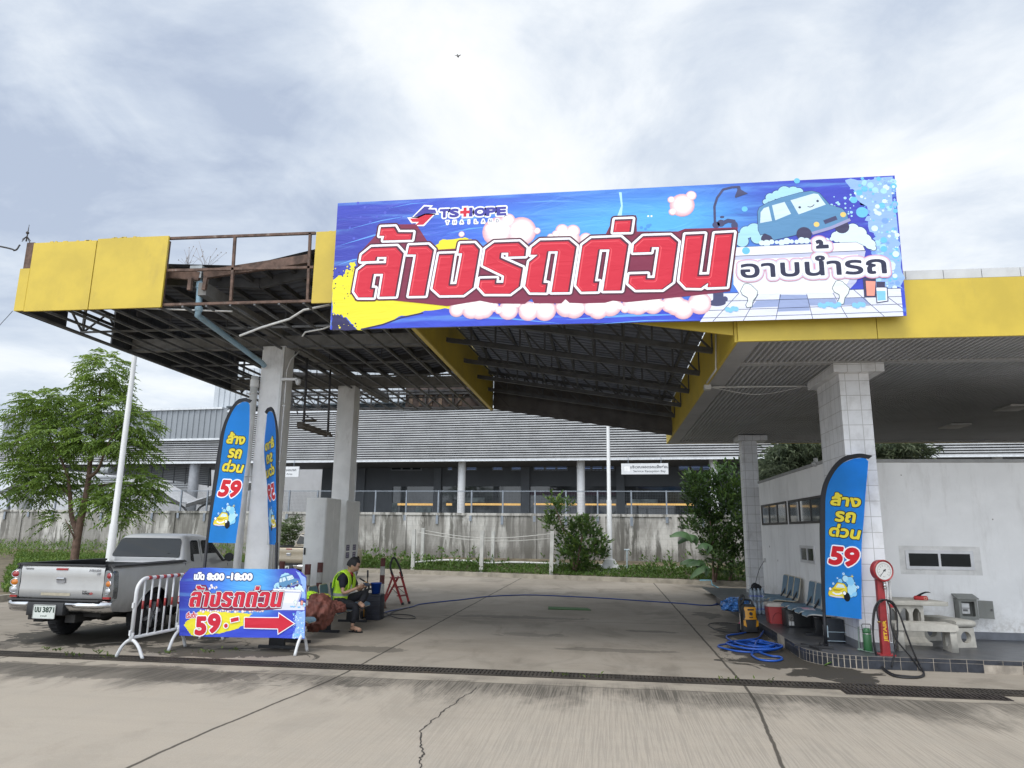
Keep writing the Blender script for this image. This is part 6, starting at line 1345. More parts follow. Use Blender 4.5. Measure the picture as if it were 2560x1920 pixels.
A.poly(jag([b2(q) for q in ((1850, 790), (1980, 780), (1975, 1205), (1780, 1200), (1840, 1040), (1830, 900))], .01, 5, 9), flat('ink_sudfield', '96b8f0'), 1.2)
A.poly(jag([b2(q) for q in ((1830, 150), (1990, 270), (1985, 600), (1930, 560), (1940, 380), (1880, 230))], .01, 5, 10), flat('ink_sudfield', '96b8f0'), 1.2)
for k in range(150): A.disc(b2((rs.uniform(1800, 1965), rs.uniform(800, 1200))), rs.choice((.003, .005, .008)), rs.choice((foamw, flat('ink_bub2', '6fc0e8'), flat('ink_bub1', '7fa6ea'))), 1.5+k*.002, seg=8)
bath(A, TC, .3, False)
A.poly([b2(q) for q in ((1640, 640), (1975, 640), (1975, 770), (1480, 768), (1600, 740))], tile1, 3.1)
for q in ((520, 440), (560, 420), (600, 430), (545, 390), (620, 420)): A.disc(b2(q), .016, pinkw, 3)
headline(A, TB, .26)
def tb2(body, a, b, m1, m2, o1, o2, ly=5, rot=0., sh=0.):
    (x0, y0), (x1, y1) = b2(a), b2(b)
    if m2: textbox(A, body, x0, x1, y0, y1, m2, ly, o2, sh, rot)
    textbox(A, body, x0, x1, y0, y1, m1, ly+1.2, o1, sh, rot)
nav = flat('ink_navy2', '1d2060')
tb2('เปด', (282, 298), (440, 198), white, nav, .007, .016); tb2('ิ', (340, 208), (395, 188), white, nav, .003, .009, 5.3); tb2('8:00', (482, 302), (742, 212), white, nav, .009, .018); tb2('-', (785, 270), (825, 255), white, nav, .006, .014); tb2('18:00', (852, 302), (1175, 212), white, nav, .009, .018)
tb2('เริ่มต้น', (160, 885), (330, 800), red, white, .003, .009, rot=.08)
tb2('5', (305, 1135), (470, 885), red, white, .017, .030, 14, .03); tb2('9', (500, 1100), (685, 840), red, white, .018, .031, 14, .05)
A.disc(b2((773, 1008)), .038, white, 14); A.disc(b2((773, 1008)), .026, red, 15.2); 
for m_, e_, ly in ((white, .011, 14), (red, 0, 15.2)): A.poly([b2(q) for q in ((845, 900), (965, 872), (972, 930), (852, 958))][::-1], m_, ly, e_); A.poly([b2(q) for q in ((1062, 885), (1585, 890), (1590, 822), (1815, 975), (1578, 1128), (1572, 1052), (1058, 1040))][::-1], m_, ly+.1, e_)
A.done('artwork', bt)
# ------------------------------------------------------------------ pickups
chrome = mat('chrome', (.62, .63, .65), .16, 1., var=.06); tyre = mat('tyre_rubber', (.022, .022, .024), .85, var=.3, scale=20, dirt=.4, dcol=(.09, .08, .07)); alloy = mat('alloy', (.42, .43, .45), .35, .8, var=.1)
blkp = mat('black_plastic', (.025, .026, .028), .55, var=.2, scale=8); lred = mat('lens_red', (.30, .012, .015), .12, coat=.5, spec=.7); lamb = mat('lens_amber', (.55, .17, .015), .15, coat=.5); lclr = mat('lens_clear', (.45, .46, .47), .12, .3); platew = mat('plate_white', (.62, .66, .62), .4, var=.05, dirt=.3); tint = mat('tinted_glass', (.008, .011, .012), .03, spec=.5, var=.2, scale=2)
def carpaint(name, col):
    if name in MC: return MC[name]
    m, s = newmat(name); n = s.noise(s.world(), 3, 6, .6); d = s.noise(s.world((1, 1, .5)), 9, 8, .7)
    X, Y, Z = s.sep(s.world()); low = s.step(Z, .75, .3)
    c = s.mix(s.step(n, .3, .7), tuple(q*.95 for q in col), tuple(q*1.04 for q in col)); c = s.mix(s.math('MULTIPLY', s.math('MULTIPLY', s.step(d, .35, .7), s.math('ADD', .12, low)), .5), c, (.20, .18, .155))
    s.base(c); s.b.inputs['Metallic'].default_value = .35; s.rough(s.math('ADD', .30, s.math('MULTIPLY', d, .14))); s.b.inputs['Coat Weight'].default_value = .5; s.b.inputs['Coat Roughness'].default_value = .12; MC[name] = m; return m
def plate2d(loops, th, M_):                             # flat outline with holes, given a thickness and placed by a matrix
    cu = bpy.data.curves.new('c', 'CURVE'); cu.dimensions = '2D'; cu.fill_mode = 'BOTH'; cu.extrude = th/2
    for lp in loops:
        sp = cu.splines.new('POLY'); sp.points.add(len(lp)-1); sp.use_cyclic_u = True
        for q, (x, y) in zip(sp.points, lp): q.co = (x, y, 0, 1)
    o = bpy.data.objects.new('t', cu); C.objects.link(o); bpy.context.view_layer.update(); me = bpy.data.meshes.new_from_object(o); bpy.data.objects.remove(o); bpy.data.curves.remove(cu)
    me.transform(M_); bm = B(); bm.from_mesh(me); bpy.data.meshes.remove(me); return bm
def rrect(x0, x1, y0, y1, r, n=5):
    return [(cx+r*math.cos(R(a0+90*k/n)), cy+r*math.sin(R(a0+90*k/n))) for cx, cy, a0 in ((x1-r, y1-r, 0), (x0+r, y1-r, 90), (x0+r, y0+r, 180), (x1-r, y0+r, 270)) for k in range(n+1)]
PW = .745
PROF = [(.30, .66), (.38, .70), (.48, .728), (.60, .743), (.74, .745), (.86, .738), (.95, .722), (1.0, .705), (1.03, .68)]
def fx(z):
    for (a, b), (c, d) in zip(PROF, PROF[1:]):
        if a <= z <= c: return b+(d-b)*(z-a)/(c-a)
    return PROF[0][1] if z < .3 else PROF[-1][1]
def pickup(loc, label, paint, plate_txt, detail=True):
    t = thing('pickup_truck', label, 'pickup', loc, 0, local=True); YR, YFw, RW = 1.06, 3.58, .365
    def zbot(y):
        z = .36 if y > 1.5 else .40
        if y < .5: z = .40+.05*(.5-y)/.4
        for yc in (YR, YFw):
            if abs(y-yc) < RW+.035: z = max(z, .31+math.sqrt(max(0, (RW+.035)**2-(y-yc)**2)))
        return z
    def ztop(y): return 1.035 if y < 1.8 else (1.0 if y < 3.0 else 1.0-.10*(y-3.0)/1.0 if y < 4.0 else .90-.2*((y-4)/.3)**2)
    ys = sorted({round(.12+i*.06, 4) for i in range(70)} | {round(yc+RW*math.cos(R(a))*1.09, 4) for yc in (YR, YFw) for a in range(0, 181, 8)})
    bm = B()
    for sg in (-1, 1):
        rows = []
        for y in ys:
            zb_, zt = zbot(y), ztop(y); tp_ = 1. if y < 3.7 else 1-.12*((y-3.7)/.6)**2
            rows.append([bm.verts.new((sg*fx(zb_+(zt-zb_)*k/9)*tp_, y, zb_+(zt-zb_)*k/9)) for k in range(10)])
        for a, b in zip(rows, rows[1:]):
            for k in range(9):
                f = [a[k], b[k], b[k+1], a[k+1]]; bm.faces.new(f if sg > 0 else f[::-1])
    # bonnet, nose and bed floor
    rows = [[bm.verts.new((x*(1. if y < 3.7 else 1-.12*((y-3.7)/.6)**2), y, ztop(y)+.05*(1-(x/.68)**2))) for x in [-.68+i*.136 for i in range(11)]] for y in (2.95, 3.2, 3.5, 3.8, 4.0, 4.15, 4.28)]
    for a, b in zip(rows, rows[1:]):
        for k in range(10): bm.faces.new((a[k], a[k+1], b[k+1], b[k]))
    box(bm, -.60, .60, 4.18, 4.29, .42, .72)
    obj('body', bm, paint, t, smooth=45)
    bm = B(); box(bm, -.64, .64, .15, 1.78, .62, .66); box(bm, -.69, -.64, .14, 1.78, .62, 1.02); box(bm, .64, .69, .14, 1.78, .62, 1.02); box(bm, -.64, .64, 1.76, 1.79, .62, 1.0); obj('bed_liner', bm, blkp, t)
    bm = B(); 
    for sg in (-1, 1): extr(bm, [(sg*.735, .13, 1.02), (sg*.625, .13, 1.02), (sg*.625, .13, 1.05), (sg*.70, .13, 1.052), (sg*.735, .13, 1.035)], (0, 1.66, 0))
    obj('bed_rail', bm, blkp, t)
    # tailgate
    bm = B(); lo = [(-.615, .105), (.615, .105)]; rws = []
    for z, dy in ((.60, .0), (.62, -.018), (.72, -.02), (.80, -.012), (.88, -.018), (.97, -.024), (1.01, -.012), (1.025, .01)):
        rws.append([bm.verts.new((x, .105+dy+.012*(abs(x)/.615)**4, z)) for x in [-.615+i*.1025 for i in range(13)]])
    for a, b in zip(rws, rws[1:]):
        for k in range(12): bm.faces.new((a[k], a[k+1], b[k+1], b[k]))
    tg = obj('tailgate', bm, paint, t, smooth=60)
    bm = B(); box(bm, -.62, .62, .085, .14, 1.02, 1.045); obj('top_cap', bm, blkp, tg, bevel=.006)
    bm = B(); box(bm, -.085, .085, .07, .1, .965, .995); obj('brake_lamp', bm, lred, tg, bevel=.006)
    bm = plate2d([rrect(-.065, .065, .80, .875, .02)], .012, Matrix.Translation((0, .083, 0)) @ Matrix.Rotation(PI/2, 4, 'X')); hd = obj('handle', bm, mat('handle_recess', (.30, .30, .31), .3, .6), tg)
    bm = B(); cyl(bm, (-.055, .072, .855), (.055, .072, .855), .017, seg=10); obj('lever', bm, chrome, hd)
    if detail:
        A = Art((0, .0805, 0), (1, 0, 0), (0, 0, 1), (0, -1, 0)); dkl = mat('badge_dark', (.06, .06, .065), .3, .6); chl = mat('badge_chrome', (.36, .37, .39), .25, .9)
        textbox(A, 'TOYOTA', -.55, -.43, .968, .988, dkl, 1, .0012); textbox(A, 'HILUX', .40, .565, .958, .985, chl, 1, .003, .2); textbox(A, 'E', .515, .56, .918, .94, chl, 1, .003, .2); textbox(A, 'D-4D', .335, .40, .695, .708, dkl, 1, .001); textbox(A, 'VIG', .335, .44, .662, .684, dkl, 1, .003, .2); textbox(A, 'O', .445, .485, .662, .684, mat('badge_red', (.4, .02, .02), .3), 1, .003, .2)
        A.poly(rrect(-.27, .16, .635, .672, .003), mat('tape_beige', (.40, .36, .27), .7, var=.12, scale=20), .6); A.done('badge', tg)
    # lamps wrapping the rear corners
    for sg in (-1, 1):
        bm = B(); rg = []
        for z in (.60, .62, .75, .9, .955, .97):
            i_ = .0 if .61 < z < .96 else .012
            rg.append([V((sg*(.625+i_), .098, z)), V((sg*(.70), .092, z)), V((sg*(fx(z)+.004-i_), .125, z)), V((sg*(fx(z)+.006), .22-.06*(z > .96)-i_, z)), V((sg*.66, .20, z)), V((sg*.625, .14, z))])
        loft(bm, rg); l_ = obj('tail_lamp', bm, mat('lamp_housing', (.27, .28, .29), .2, .7, coat=.5), t, smooth=30)
        for z, m_, rx in ((.905, lred, .05), (.80, lamb, .052), (.705, lclr, .052)):
            bm = B(); Mx = Matrix.Translation((sg*.690, .097, z)) @ Matrix.Rotation(-sg*.35, 4, 'Z')
            ball(bm, (0, 0, 0), 1, (rx, .022, .040), 14, M=Mx); obj('lens', bm, m_, l_, smooth=60)
            bm = B(); tube(bm, [Mx @ V((rx*1.08*math.cos(R(a)), -.006, .045*math.sin(R(a)))) for a in range(0, 360, 20)], .006, 6, closed=True); obj('lens_ring', bm, chrome, l_)
        bm = B(); box(bm, sg*.635, sg*.735, .085, .12, .605, .632); obj('reflector', bm, lred, l_)
    # bumper with number plate
    def brow(z, y, c=.0): return [V((x, y-c*(1-(x/.76)**2)+(.10*max(0, (abs(x)-.60)/.15)**2), z)) for x in [-.755+i*.0755 for i in range(21)]]
    bm = B(); rws = [brow(.585, .10), brow(.575, .02, .04), brow(.54, .0, .055), brow(.49, .012, .05), brow(.45, .03, .03), brow(.425, .08)]
    vs = [[bm.verts.new(p) for p in r_] for r_ in rws]
    for a, b in zip(vs, vs[1:]):
        for k in range(20): bm.faces.new((a[k+1], a[k], b[k], b[k+1]))
    bu = obj('bumper', bm, chrome, t, smooth=60)
    bm = B(); box(bm, -.66, .66, -.03, .1, .575, .592); obj('step_pad', bm, blkp, bu, bevel=.004)
    bm = B(); box(bm, -.33, .20, -.066, .06, .40, .562); obj('plate_recess', bm, blkp, bu, bevel=.012)
    bm = B(); box(bm, -.21, .10, -.078, -.07, .365, .525); tube(bm, [(x, -.078, z) for x, z in rrect(-.215, .105, .36, .53, .012)], .006, 5, 1, closed=True); pt = obj('number_plate', bm, [platew, mat('plate_rim', (.35, .36, .35), .4, .4)], bu)
    A = Art((0, -.0785, 0), (1, 0, 0), (0, 0, 1), (0, -1, 0)); pk = mat('plate_ink', (.02, .045, .03), .5)
    a, b = plate_txt
    for body, x0, x1, z0, z1, w_, nm in ((a, -.19, -.105, .44, .50, .004, 'plate_letters'), (b, -.075 if a else -.19, .085, .44, .503, .004, 'plate_number'), ('ราชบุรี' if a else '', -.10, -.01, .378, .405, .0006, 'province_name')):
        if body: A = Art((0, -.0785, 0), (1, 0, 0), (0, 0, 1), (0, -1, 0)); textbox(A, body, x0, x1, z0, z1, pk, 1, w_); A.done(nm, pt)
    # cab
    cab = [(.93, 1.79, 3.28, .705), (1.0, 1.80, 3.18, .695), (1.12, 1.84, 3.02, .66), (1.24, 1.89, 2.87, .622), (1.34, 1.94, 2.75, .588), (1.395, 1.98, 2.66, .555), (1.43, 2.06, 2.56, .49), (1.445, 2.2, 2.45, .38)]
    def ringc(z, ya, yb, hw):
        out = []; n = 40
        for k in range(n):
            a = 2*PI*(k+.5)/n; c, s_ = math.cos(a), math.sin(a); e = .22
            out.append(V((hw*abs(c)**e*(1 if c > 0 else -1), (ya+yb)/2+(yb-ya)/2*abs(s_)**e*(1 if s_ > 0 else -1), z)))
        return out
    bm = B(); loft(bm, [ringc(*q) for q in cab]); obj('cab', bm, paint, t, smooth=50)
    ry = lambda z: float(np.interp(z, [q[0] for q in cab], [q[1] for q in cab]))+.004; hw = lambda z: .708-(z-.93)/.41*.118
    def glass(name, loop, f, m_=tint):
        bm = B(); ngon(bm, [f(*q) for q in loop]); r_ = bmesh.ops.solidify(bm, geom=bm.faces[:], thickness=.004); return obj(name, bm, m_, t)
    def rr4(p, r=.22):                                     # rounded quadrilateral
        out = []
        for i in range(4):
            a, b, c = V((*p[i-1], 0)), V((*p[i], 0)), V((*p[(i+1) % 4], 0)); d1 = b+(a-b)*r*min(1, .12/((a-b).length)); d2 = b+(c-b)*r*min(1, .12/((c-b).length))
            d1 = b+(a-b).normalized()*.05; d2 = b+(c-b).normalized()*.05
            for k in range(5): t_ = k/4; q = d1*(1-t_)**2+b*2*t_*(1-t_)+d2*t_*t_; out.append((q.x, q.y))
        return out
    glass('rear_window', rr4([(-.585, 1.085), (.585, 1.085), (.515, 1.375), (-.515, 1.375)]), lambda x, z: V((x, ry(z)-.016+.0, z)))
    for sg in (-1, 1):
        glass('side_window', rr4([(1.98, 1.02), (2.25, 1.0), (2.27, 1.345), (2.06, 1.345)]), lambda y, z: V((sg*(hw(z)+.006), y, z)))
        glass('side_window', rr4([(2.34, .99), (3.02, .98), (2.66, 1.345), (2.36, 1.345)]), lambda y, z: V((sg*(hw(z)+.006), y, z)))
        bm = B(); tube(bm, [V((sg*(hw(z)+.004), y, z)) for y, z in ((2.30, .42), (2.295, 1.0), (2.315, 1.36))], .004, 5); tube(bm, [V((sg*(fx(z)+.001), 3.06, z)) for z in (.42, .7, .95)], .004, 5); tube(bm, [V((sg*(fx(z)+.001), 1.81, z)) for z in (.42, .7, 1.0)], .006, 5); obj('door_seam', bm, blkp, t)
        bm = B(); box(bm, sg*.735, sg*.765, 2.42, 2.55, .80, .83); obj('door_handle', bm, chrome, t, bevel=.006)
        bm = B(); tube(bm, [V((sg*.70, 2.92, 1.0)), V((sg*.80, 2.90, 1.02))], .018, 6); loft(bm, [[V((sg*(.84+.085*math.cos(R(a))*s_), 2.86+d, 1.06+.075*math.sin(R(a))*s_)) for a in range(0, 360, 30)] for d, s_ in ((0, .9), (.02, 1), (.07, .75), (.1, .3))]); obj('mirror', bm, blkp, t, smooth=50)
        for yc in (YR, YFw):
            bm = B(); tube(bm, [V((sg*(fx(zz)+.006), yc+(RW+.03)*math.cos(R(a)), zz)) for a in range(0, 181, 12) for zz in [max(.38, .31+(RW+.03)*math.sin(R(a)))]], .012, 6); obj('wheel_arch', bm, paint, t)
    bm = B()
    for z in (1.025, 1.042, 1.059): box(bm, -.52, .52, ry(z)-.010, ry(z)+.02, z, z+.006)
    obj('cab_rib', bm, paint, t)
    glass('windscreen', rr4([(-.60, 1.02), (.60, 1.02), (.50, 1.34), (-.50, 1.34)]), lambda x, z: V((x, float(np.interp(z, [q[0] for q in cab], [q[2] for q in cab]))+.004, z)))
    bm = B(); box(bm, -.55, .55, .2, 4.1, .36, .60); box(bm, -.68, .68, 1.5, 3.1, .34, .45); box(bm, -.30, -.16, .05, 1.5, .30, .40); box(bm, .16, .30, .05, 1.5, .30, .40); cyl(bm, (-.6, YR, .31), (.6, YR, .31), .05); ball(bm, (0, YR, .31), .11); box(bm, -.36, -.12, .02, .2, .33, .42); tube(bm, [(.30, 1.6, .3), (.36, .9, .33), (.38, .4, .33)], .03, 8)
    for sg in (-1, 1): box(bm, sg*.40, sg*.68, YR-.42, YR+.42, .62, .72); box(bm, sg*.40, sg*.66, YFw-.42, YFw+.42, .62, .74); box(bm, sg*.52, sg*.69, YR+.38, YR+.41, .14, .4)
    obj('chassis', bm, mat('chassis_black', (.018, .017, .016), .8, var=.4), t)
    for sg in (-1, 1):
        for yc in (YR, YFw):
            bm = B(); xo = sg*.715; w_ = .20; prf = [(.19, -.5), (.245, -.5), (.285, -.46), (.308, -.34), (.31, 0), (.308, .34), (.285, .46), (.245, .5), (.19, .5)]
            lathe(bm, [(r_, h_*w_) for r_, h_ in prf], (xo-sg*w_/2, yc, .31), 30, axis='X')
            for k in range(30):
                a = 2*PI*k/30; bar(bm, (xo-sg*.17, yc+.309*math.cos(a), .31+.309*math.sin(a)), (xo-sg*.03, yc+.309*math.cos(a+.05), .31+.309*math.sin(a+.05)), .012, .008)
            wh = obj('wheel', bm, tyre, t)
            bm = B(); lathe(bm, [(.205, -.01), (.205, .03), (.185, .03), (.17, -.0), (.05, -.03), (.0, -.03)], (xo-sg*.03, yc, .31), 28, axis='X') if sg > 0 else lathe(bm, [(.205, .01), (.205, -.03), (.185, -.03), (.17, 0), (.05, .03), (.0, .03)], (xo-sg*.03, yc, .31), 28, axis='X')
            for f in bm.faces: f.material_index = 1 if f.calc_center_median().x*sg < xo*sg-.032 and V((f.calc_center_median().y-yc, f.calc_center_median().z-.31)).length < .17 else 0
            for k in range(6):
                a = 2*PI*k/6+.3; bar(bm, (xo-sg*.005, yc+.045*math.cos(a), .31+.045*math.sin(a)), (xo-sg*.003, yc+.178*math.cos(a), .31+.178*math.sin(a)), .044, .05, up=(1, 0, 0))
            cyl(bm, (xo-sg*.03, yc, .31), (xo+sg*.008, yc, .31), .045, seg=12); obj('rim', bm, [alloy, mat('rim_dark', (.17, .17, .175), .5, .5)], wh)
    return t
pickup((-7.30, 8.92, 0), 'silver pickup truck seen from behind beside the crowd barrier, tailgate closed', carpaint('paint_silver', (.47, .47, .462)), ('บม', '3871'))
pickup((-8.80, 19.2, 0), 'beige gold pickup parked further back, partly hidden by the grey cabinets', carpaint('paint_gold', (.36, .31, .23)), ('', '724'), False)

# ------------------------------------------------------------------ grey cabinets, bollards, ladder
cabm = mat('cabinet_paint', (.82, .815, .785), .55, var=.06, scale=3, dirt=.35, dcol=(.3, .27, .22))
def cabinet(loc, d, label, stick):
    t = thing('steel_cabinet', label, 'cabinet', loc, 0, 'tall grey steel cabinets', local=True); bm = B(); box(bm, -.19, .19, 0, d, .02, 2.10); obj('carcass', bm, cabm, t, bevel=.006)
    bm = B(); box(bm, -.18, .18, -.014, -.001, .08, 2.06); dr = obj('door', bm, cabm, t, bevel=.003); bm = B(); box(bm, -.165, -.14, -.03, -.014, 1.1, 1.22); obj('handle', bm, blkp, dr)
    bm = B(); box(bm, .192, .197, .012, d*.5-.004, .06, 2.06); box(bm, .192, .197, d*.5+.004, d-.012, .06, 2.06); obj('side_panel', bm, cabm, t)
    if stick:
        A = Art((.1972, 0, 0), (0, 1, 0), (0, 0, 1), (1, 0, 0)); pu = mat('sticker_violet', (.11, .10, .17), .5, var=.6, scale=40); wv = mat('sticker_pale', (.5, .45, .55), .5)
        for y in (.17, .53):
            for z in (1.06, 1.20): A.poly(rrect(y-.09, y+.09, z-.055, z+.055, .006), pu, .5); A.line([(y-.06, z+.02), (y+.06, z+.025)], .012, wv, 1.5); A.disc((y-.03, z-.02), .016, wv, 1.6); A.line([(y, z-.02), (y+.06, z-.018)], .008, wv, 1.7)
        A.done('sticker', t)
    return t
cabinet((-5.17, 12.32, 0), .70, 'nearer tall grey steel cabinet with a scratched plain door', False)
cabinet((-5.17, 13.33, 0), .74, 'further tall grey steel cabinet with four violet stickers on its side', True)
bred = mat('bollard_red', (.135, .045, .04), .7, var=.2, scale=8, dirt=.5, dcol=(.25, .2, .18)); bwht = mat('bollard_white', (.50, .49, .46), .75, var=.15, scale=8, dirt=.6, dcol=(.25, .2, .17))
def bollard(loc, label):
    t = thing('bollard', label, 'bollard', loc, 0, 'red and white striped bollards', local=True); bm = B(); lathe(bm, [(.118, 0), (.105, .03), (.075, .135), (.05, .14)], (0, 0, 0), 18); obj('base', bm, mat('bollard_base', (.17, .115, .09), .9, var=.3, scale=8, dirt=.5), t)
    bm = B(); zs = [.14, .29, .475, .645, .815, .98]
    for k in range(5): cyl(bm, (0, 0, zs[k]), (0, 0, zs[k+1]), .0485, seg=16, mi=k % 2)
    obj('post', bm, [bred, bwht], t, smooth=40)
bollard((-4.56, 14.45, 0), 'red and white striped bollard standing beside the red step ladder'); bollard((-4.9, 11.5, 0), 'red and white bollard behind the bench, in front of the nearer grey cabinet'); bollard((-4.95, 12.14, 0), 'red and white bollard directly behind the seated man'); bollard((-5.72, 12.3, .0), 'red bollard top just above the price banner, left of the grey cabinets')
lr_ = mat('ladder_red', (.34, .04, .04), .45, var=.15); t = thing('step_ladder', 'small red folding step ladder with a black hand loop', 'ladder', (-4.5, 15.3, 0))
def zpY(u, v, Y): return onY(*zp(u, v), Y)
f1a, f1b = V((-4.31, 15.15, 0)), V((-4.24, 15.42, 0)); t1a, t1b = V((-4.60, 15.2, .66)), V((-4.47, 15.42, .66)); r1a, r1b = V((-4.74, 15.12, 0)), V((-4.80, 15.42, .0))
bm = B(); bar(bm, f1a, t1a, .028, .045); bar(bm, f1b, t1b, .028, .045); obj('front_rail', bm, lr_, t)
bm = B(); bar(bm, r1a, V((-4.57, 15.2, .56)), .026, .04); bar(bm, r1b, V((-4.50, 15.42, .56)), .026, .04); bar(bm, r1a.lerp(t1a, .3), r1b.lerp(t1b, .3), .03, .02); obj('rear_rail', bm, lr_, t)
for k, f in enumerate((.27, .54, .82)):
    a, b = f1a.lerp(t1a, f), f1b.lerp(t1b, f); bm = B(); bar(bm, a+V((-.02, 0, 0)), b+V((-.02, 0, 0)), .10 if k < 2 else .16, .022); obj('step', bm, mat('ladder_step', (.22, .05, .045), .6, var=.2), t)
bm = B(); tube(bm, spline([t1a+V((.05, 0, -.1)), t1a+V((-.03, 0, .12)), t1a.lerp(t1b, .5)+V((-.06, 0, .30)), t1b+V((-.03, 0, .12)), t1b+V((.05, 0, -.1))], 6), .022, 8); obj('hand_loop', bm, blkp, t)
bm = B(); bar(bm, f1a.lerp(t1a, .28), r1a.lerp(t1a, .62), .008); bar(bm, f1b.lerp(t1b, .28), r1b.lerp(t1b, .6), .008); obj('brace', bm, blkp, t)
for p in (f1a, f1b, r1a, r1b): bm = B(); box(bm, p.x-.022, p.x+.022, p.y-.022, p.y+.022, 0, .05); obj('foot', bm, blkp, t)

# ------------------------------------------------------------------ waiting benches
shell_m = mat('seat_cream', (.52, .47, .36), .5, var=.06, dirt=.25, dcol=(.3, .27, .2)); shell_w = mat('seat_white', (.56, .56, .53), .5, var=.06, dirt=.25); pad_m = mat('seat_blue', (.115, .195, .265), .6, var=.12, scale=10); leg_m = mat('bench_black', (.017, .018, .021), .5, var=.2)
SP = [(.225, .275), (.215, .298), (.17, .312), (.08, .308), (-.05, .30), (-.13, .305), (-.175, .335), (-.20, .40), (-.222, .52), (-.245, .64), (-.252, .69)]
SWd = [.10, .15, .185, .195, .195, .19, .175, .155, .15, .165, .12]
def strip(i0, i1, sc, dz, th):
    bm = B(); pf = spline([(x, 0, z) for x, z in SP], 3); wd = [p.x for p in spline([(w_, 0, 0) for w_ in SWd], 3)]; top, bot = [], []
    for i in range(i0, min(i1, len(pf))):
        p = pf[i]; tn = (pf[min(i+1, len(pf)-1)]-pf[max(i-1, 0)]).normalized(); nn = V((tn.z, 0, -tn.x)); nn = nn if (nn.z > 0 or nn.x > 0) else -nn; w_ = wd[i]*sc
        row = [V((p.x, -w_+2*w_*k/6, p.z))+nn*(dz+.018*abs(k/3-1)**2) for k in range(7)]
        top.append([bm.verts.new(q) for q in row]); bot.append([bm.verts.new(q-nn*th) for q in row])
    fs = []
    for g, fl_ in ((top, 0), (bot, 1)):
        for a, b in zip(g, g[1:]):
            for k in range(6): fs.append(bm.faces.new((a[k], a[k+1], b[k+1], b[k])))
    n = len(top)
    for i in range(n-1):
        for k in (0, 6): fs.append(bm.faces.new((top[i][k], top[i+1][k], bot[i+1][k], bot[i][k])))
    for i in (0, n-1):
        for k in range(6): fs.append(bm.faces.new((top[i][k], top[i][k+1], bot[i][k+1], bot[i][k])))
    bmesh.ops.recalc_face_normals(bm, faces=fs); return bm
SHELL = mesh(strip(0, 99, 1, 0, .014), 'seat_shell', 40); PAD1 = mesh(strip(1, 17, .95, .007, .006), 'seat_pad', 40); PAD2 = mesh(strip(19, 30, .97, .008, .007), 'back_pad', 40)
SHELLW = SHELL.copy(); SHELL.materials.append(shell_m); SHELLW.materials.append(shell_w); PAD1.materials.append(pad_m); PAD2.materials.append(pad_m)
def bench(n, loc, rz, label, legs, cream=True, drop=0.):
    t = thing('waiting_bench', label, 'bench', loc, rz, 'rows of moulded waiting seats', local=True)
    for k in range(n):
        y = (k+.5)*.42; s_ = bpy.data.objects.new('seat', SHELL if cream else SHELLW); C.objects.link(s_); s_.parent = t; s_.location = (0, y, -drop); ORG[s_.name] = V()
        for nm, me in (('seat_pad', PAD1), ('back_pad', PAD2)): o = bpy.data.objects.new(nm, me); C.objects.link(o); o.parent = s_; ORG[o.name] = V()
    bm = B(); box(bm, -.09, -.03, .05, n*.42-.05, .235-drop, .28-drop); 
    for k in range(n): y = (k+.5)*.42; bar(bm, (-.06, y, .27-drop), (.12, y, .285-drop), .05, .02); bar(bm, (-.1, y, .28-drop), (-.215, y, .46-drop), .05, .02)
    obj('beam', bm, leg_m, t)
    for y in legs:
        bm = B(); box(bm, -.16, .06, y-.02, y+.02, .03, .24-drop); l_ = obj('leg', bm, leg_m, t, bevel=.005); bm = B(); bar(bm, (-.30, y, .02), (.20, y, .02), .045, .035); bar(bm, (-.30, y, .012), (-.27, y, .012), .06, .022); obj('foot', bm, leg_m, l_)
    return t
bench(5, (-4.30, 10.24, 0), 0, 'row of moulded blue seats on black legs carrying the seated man', (.72, 2.0))
bench(2, (-4.32, 9.22, 0), 0, 'row of moulded blue seats mostly hidden behind the price banner', (.2, .7))
bench(4, (2.98, 12.42, ZP), PI, 'nearer row of white seats with blue pads against the kiosk wall', (.4, 1.3), False)
bench(3, (2.98, 14.15, ZP), PI, 'further row of cream seats with blue pads against the kiosk wall', (.3, .95))
# ------------------------------------------------------------------ the seated man
def skinmesh(chains, sub=2):
    """chains of (point, radius) grown into one smooth surface with the Skin modifier; equal points join"""
    vs, rs, es, idx = [], [], [], {}
    for ch in chains:
        prev = None
        for p, r_ in ch:
            k = tuple(round(c, 4) for c in p)
            if k not in idx: idx[k] = len(vs); vs.append(p); rs.append(r_)
            if prev is not None: es.append((prev, idx[k]))
            prev = idx[k]
    me = bpy.data.meshes.new('sk'); me.from_pydata(vs, es, []); o = bpy.data.objects.new('sk', me); C.objects.link(o)
    md = o.modifiers.new('skin', 'SKIN')
    if not me.skin_vertices: 
        me.attributes  # layer is made by the modifier below
    sv = me.skin_vertices[0].data if me.skin_vertices else None
    if sv is None:
        bmx = bmesh.new(); bmx.from_mesh(me); bmx.verts.layers.skin.verify(); bmx.to_mesh(me); bmx.free(); sv = me.skin_vertices[0].data
    for i, r_ in enumerate(rs): sv[i].radius = (r_, r_) if isinstance(r_, (int, float)) else r_
    sv[0].use_root = True
    ms = o.modifiers.new('sub', 'SUBSURF'); ms.levels = sub; ms.render_levels = sub
    bpy.context.view_layer.update(); dg = bpy.context.evaluated_depsgraph_get(); m2 = bpy.data.meshes.new_from_object(o.evaluated_get(dg)); bm = B(); bm.from_mesh(m2)
    bpy.data.objects.remove(o); bpy.data.meshes.remove(me); bpy.data.meshes.remove(m2)
    for f in bm.faces: f.smooth = True
    return bm
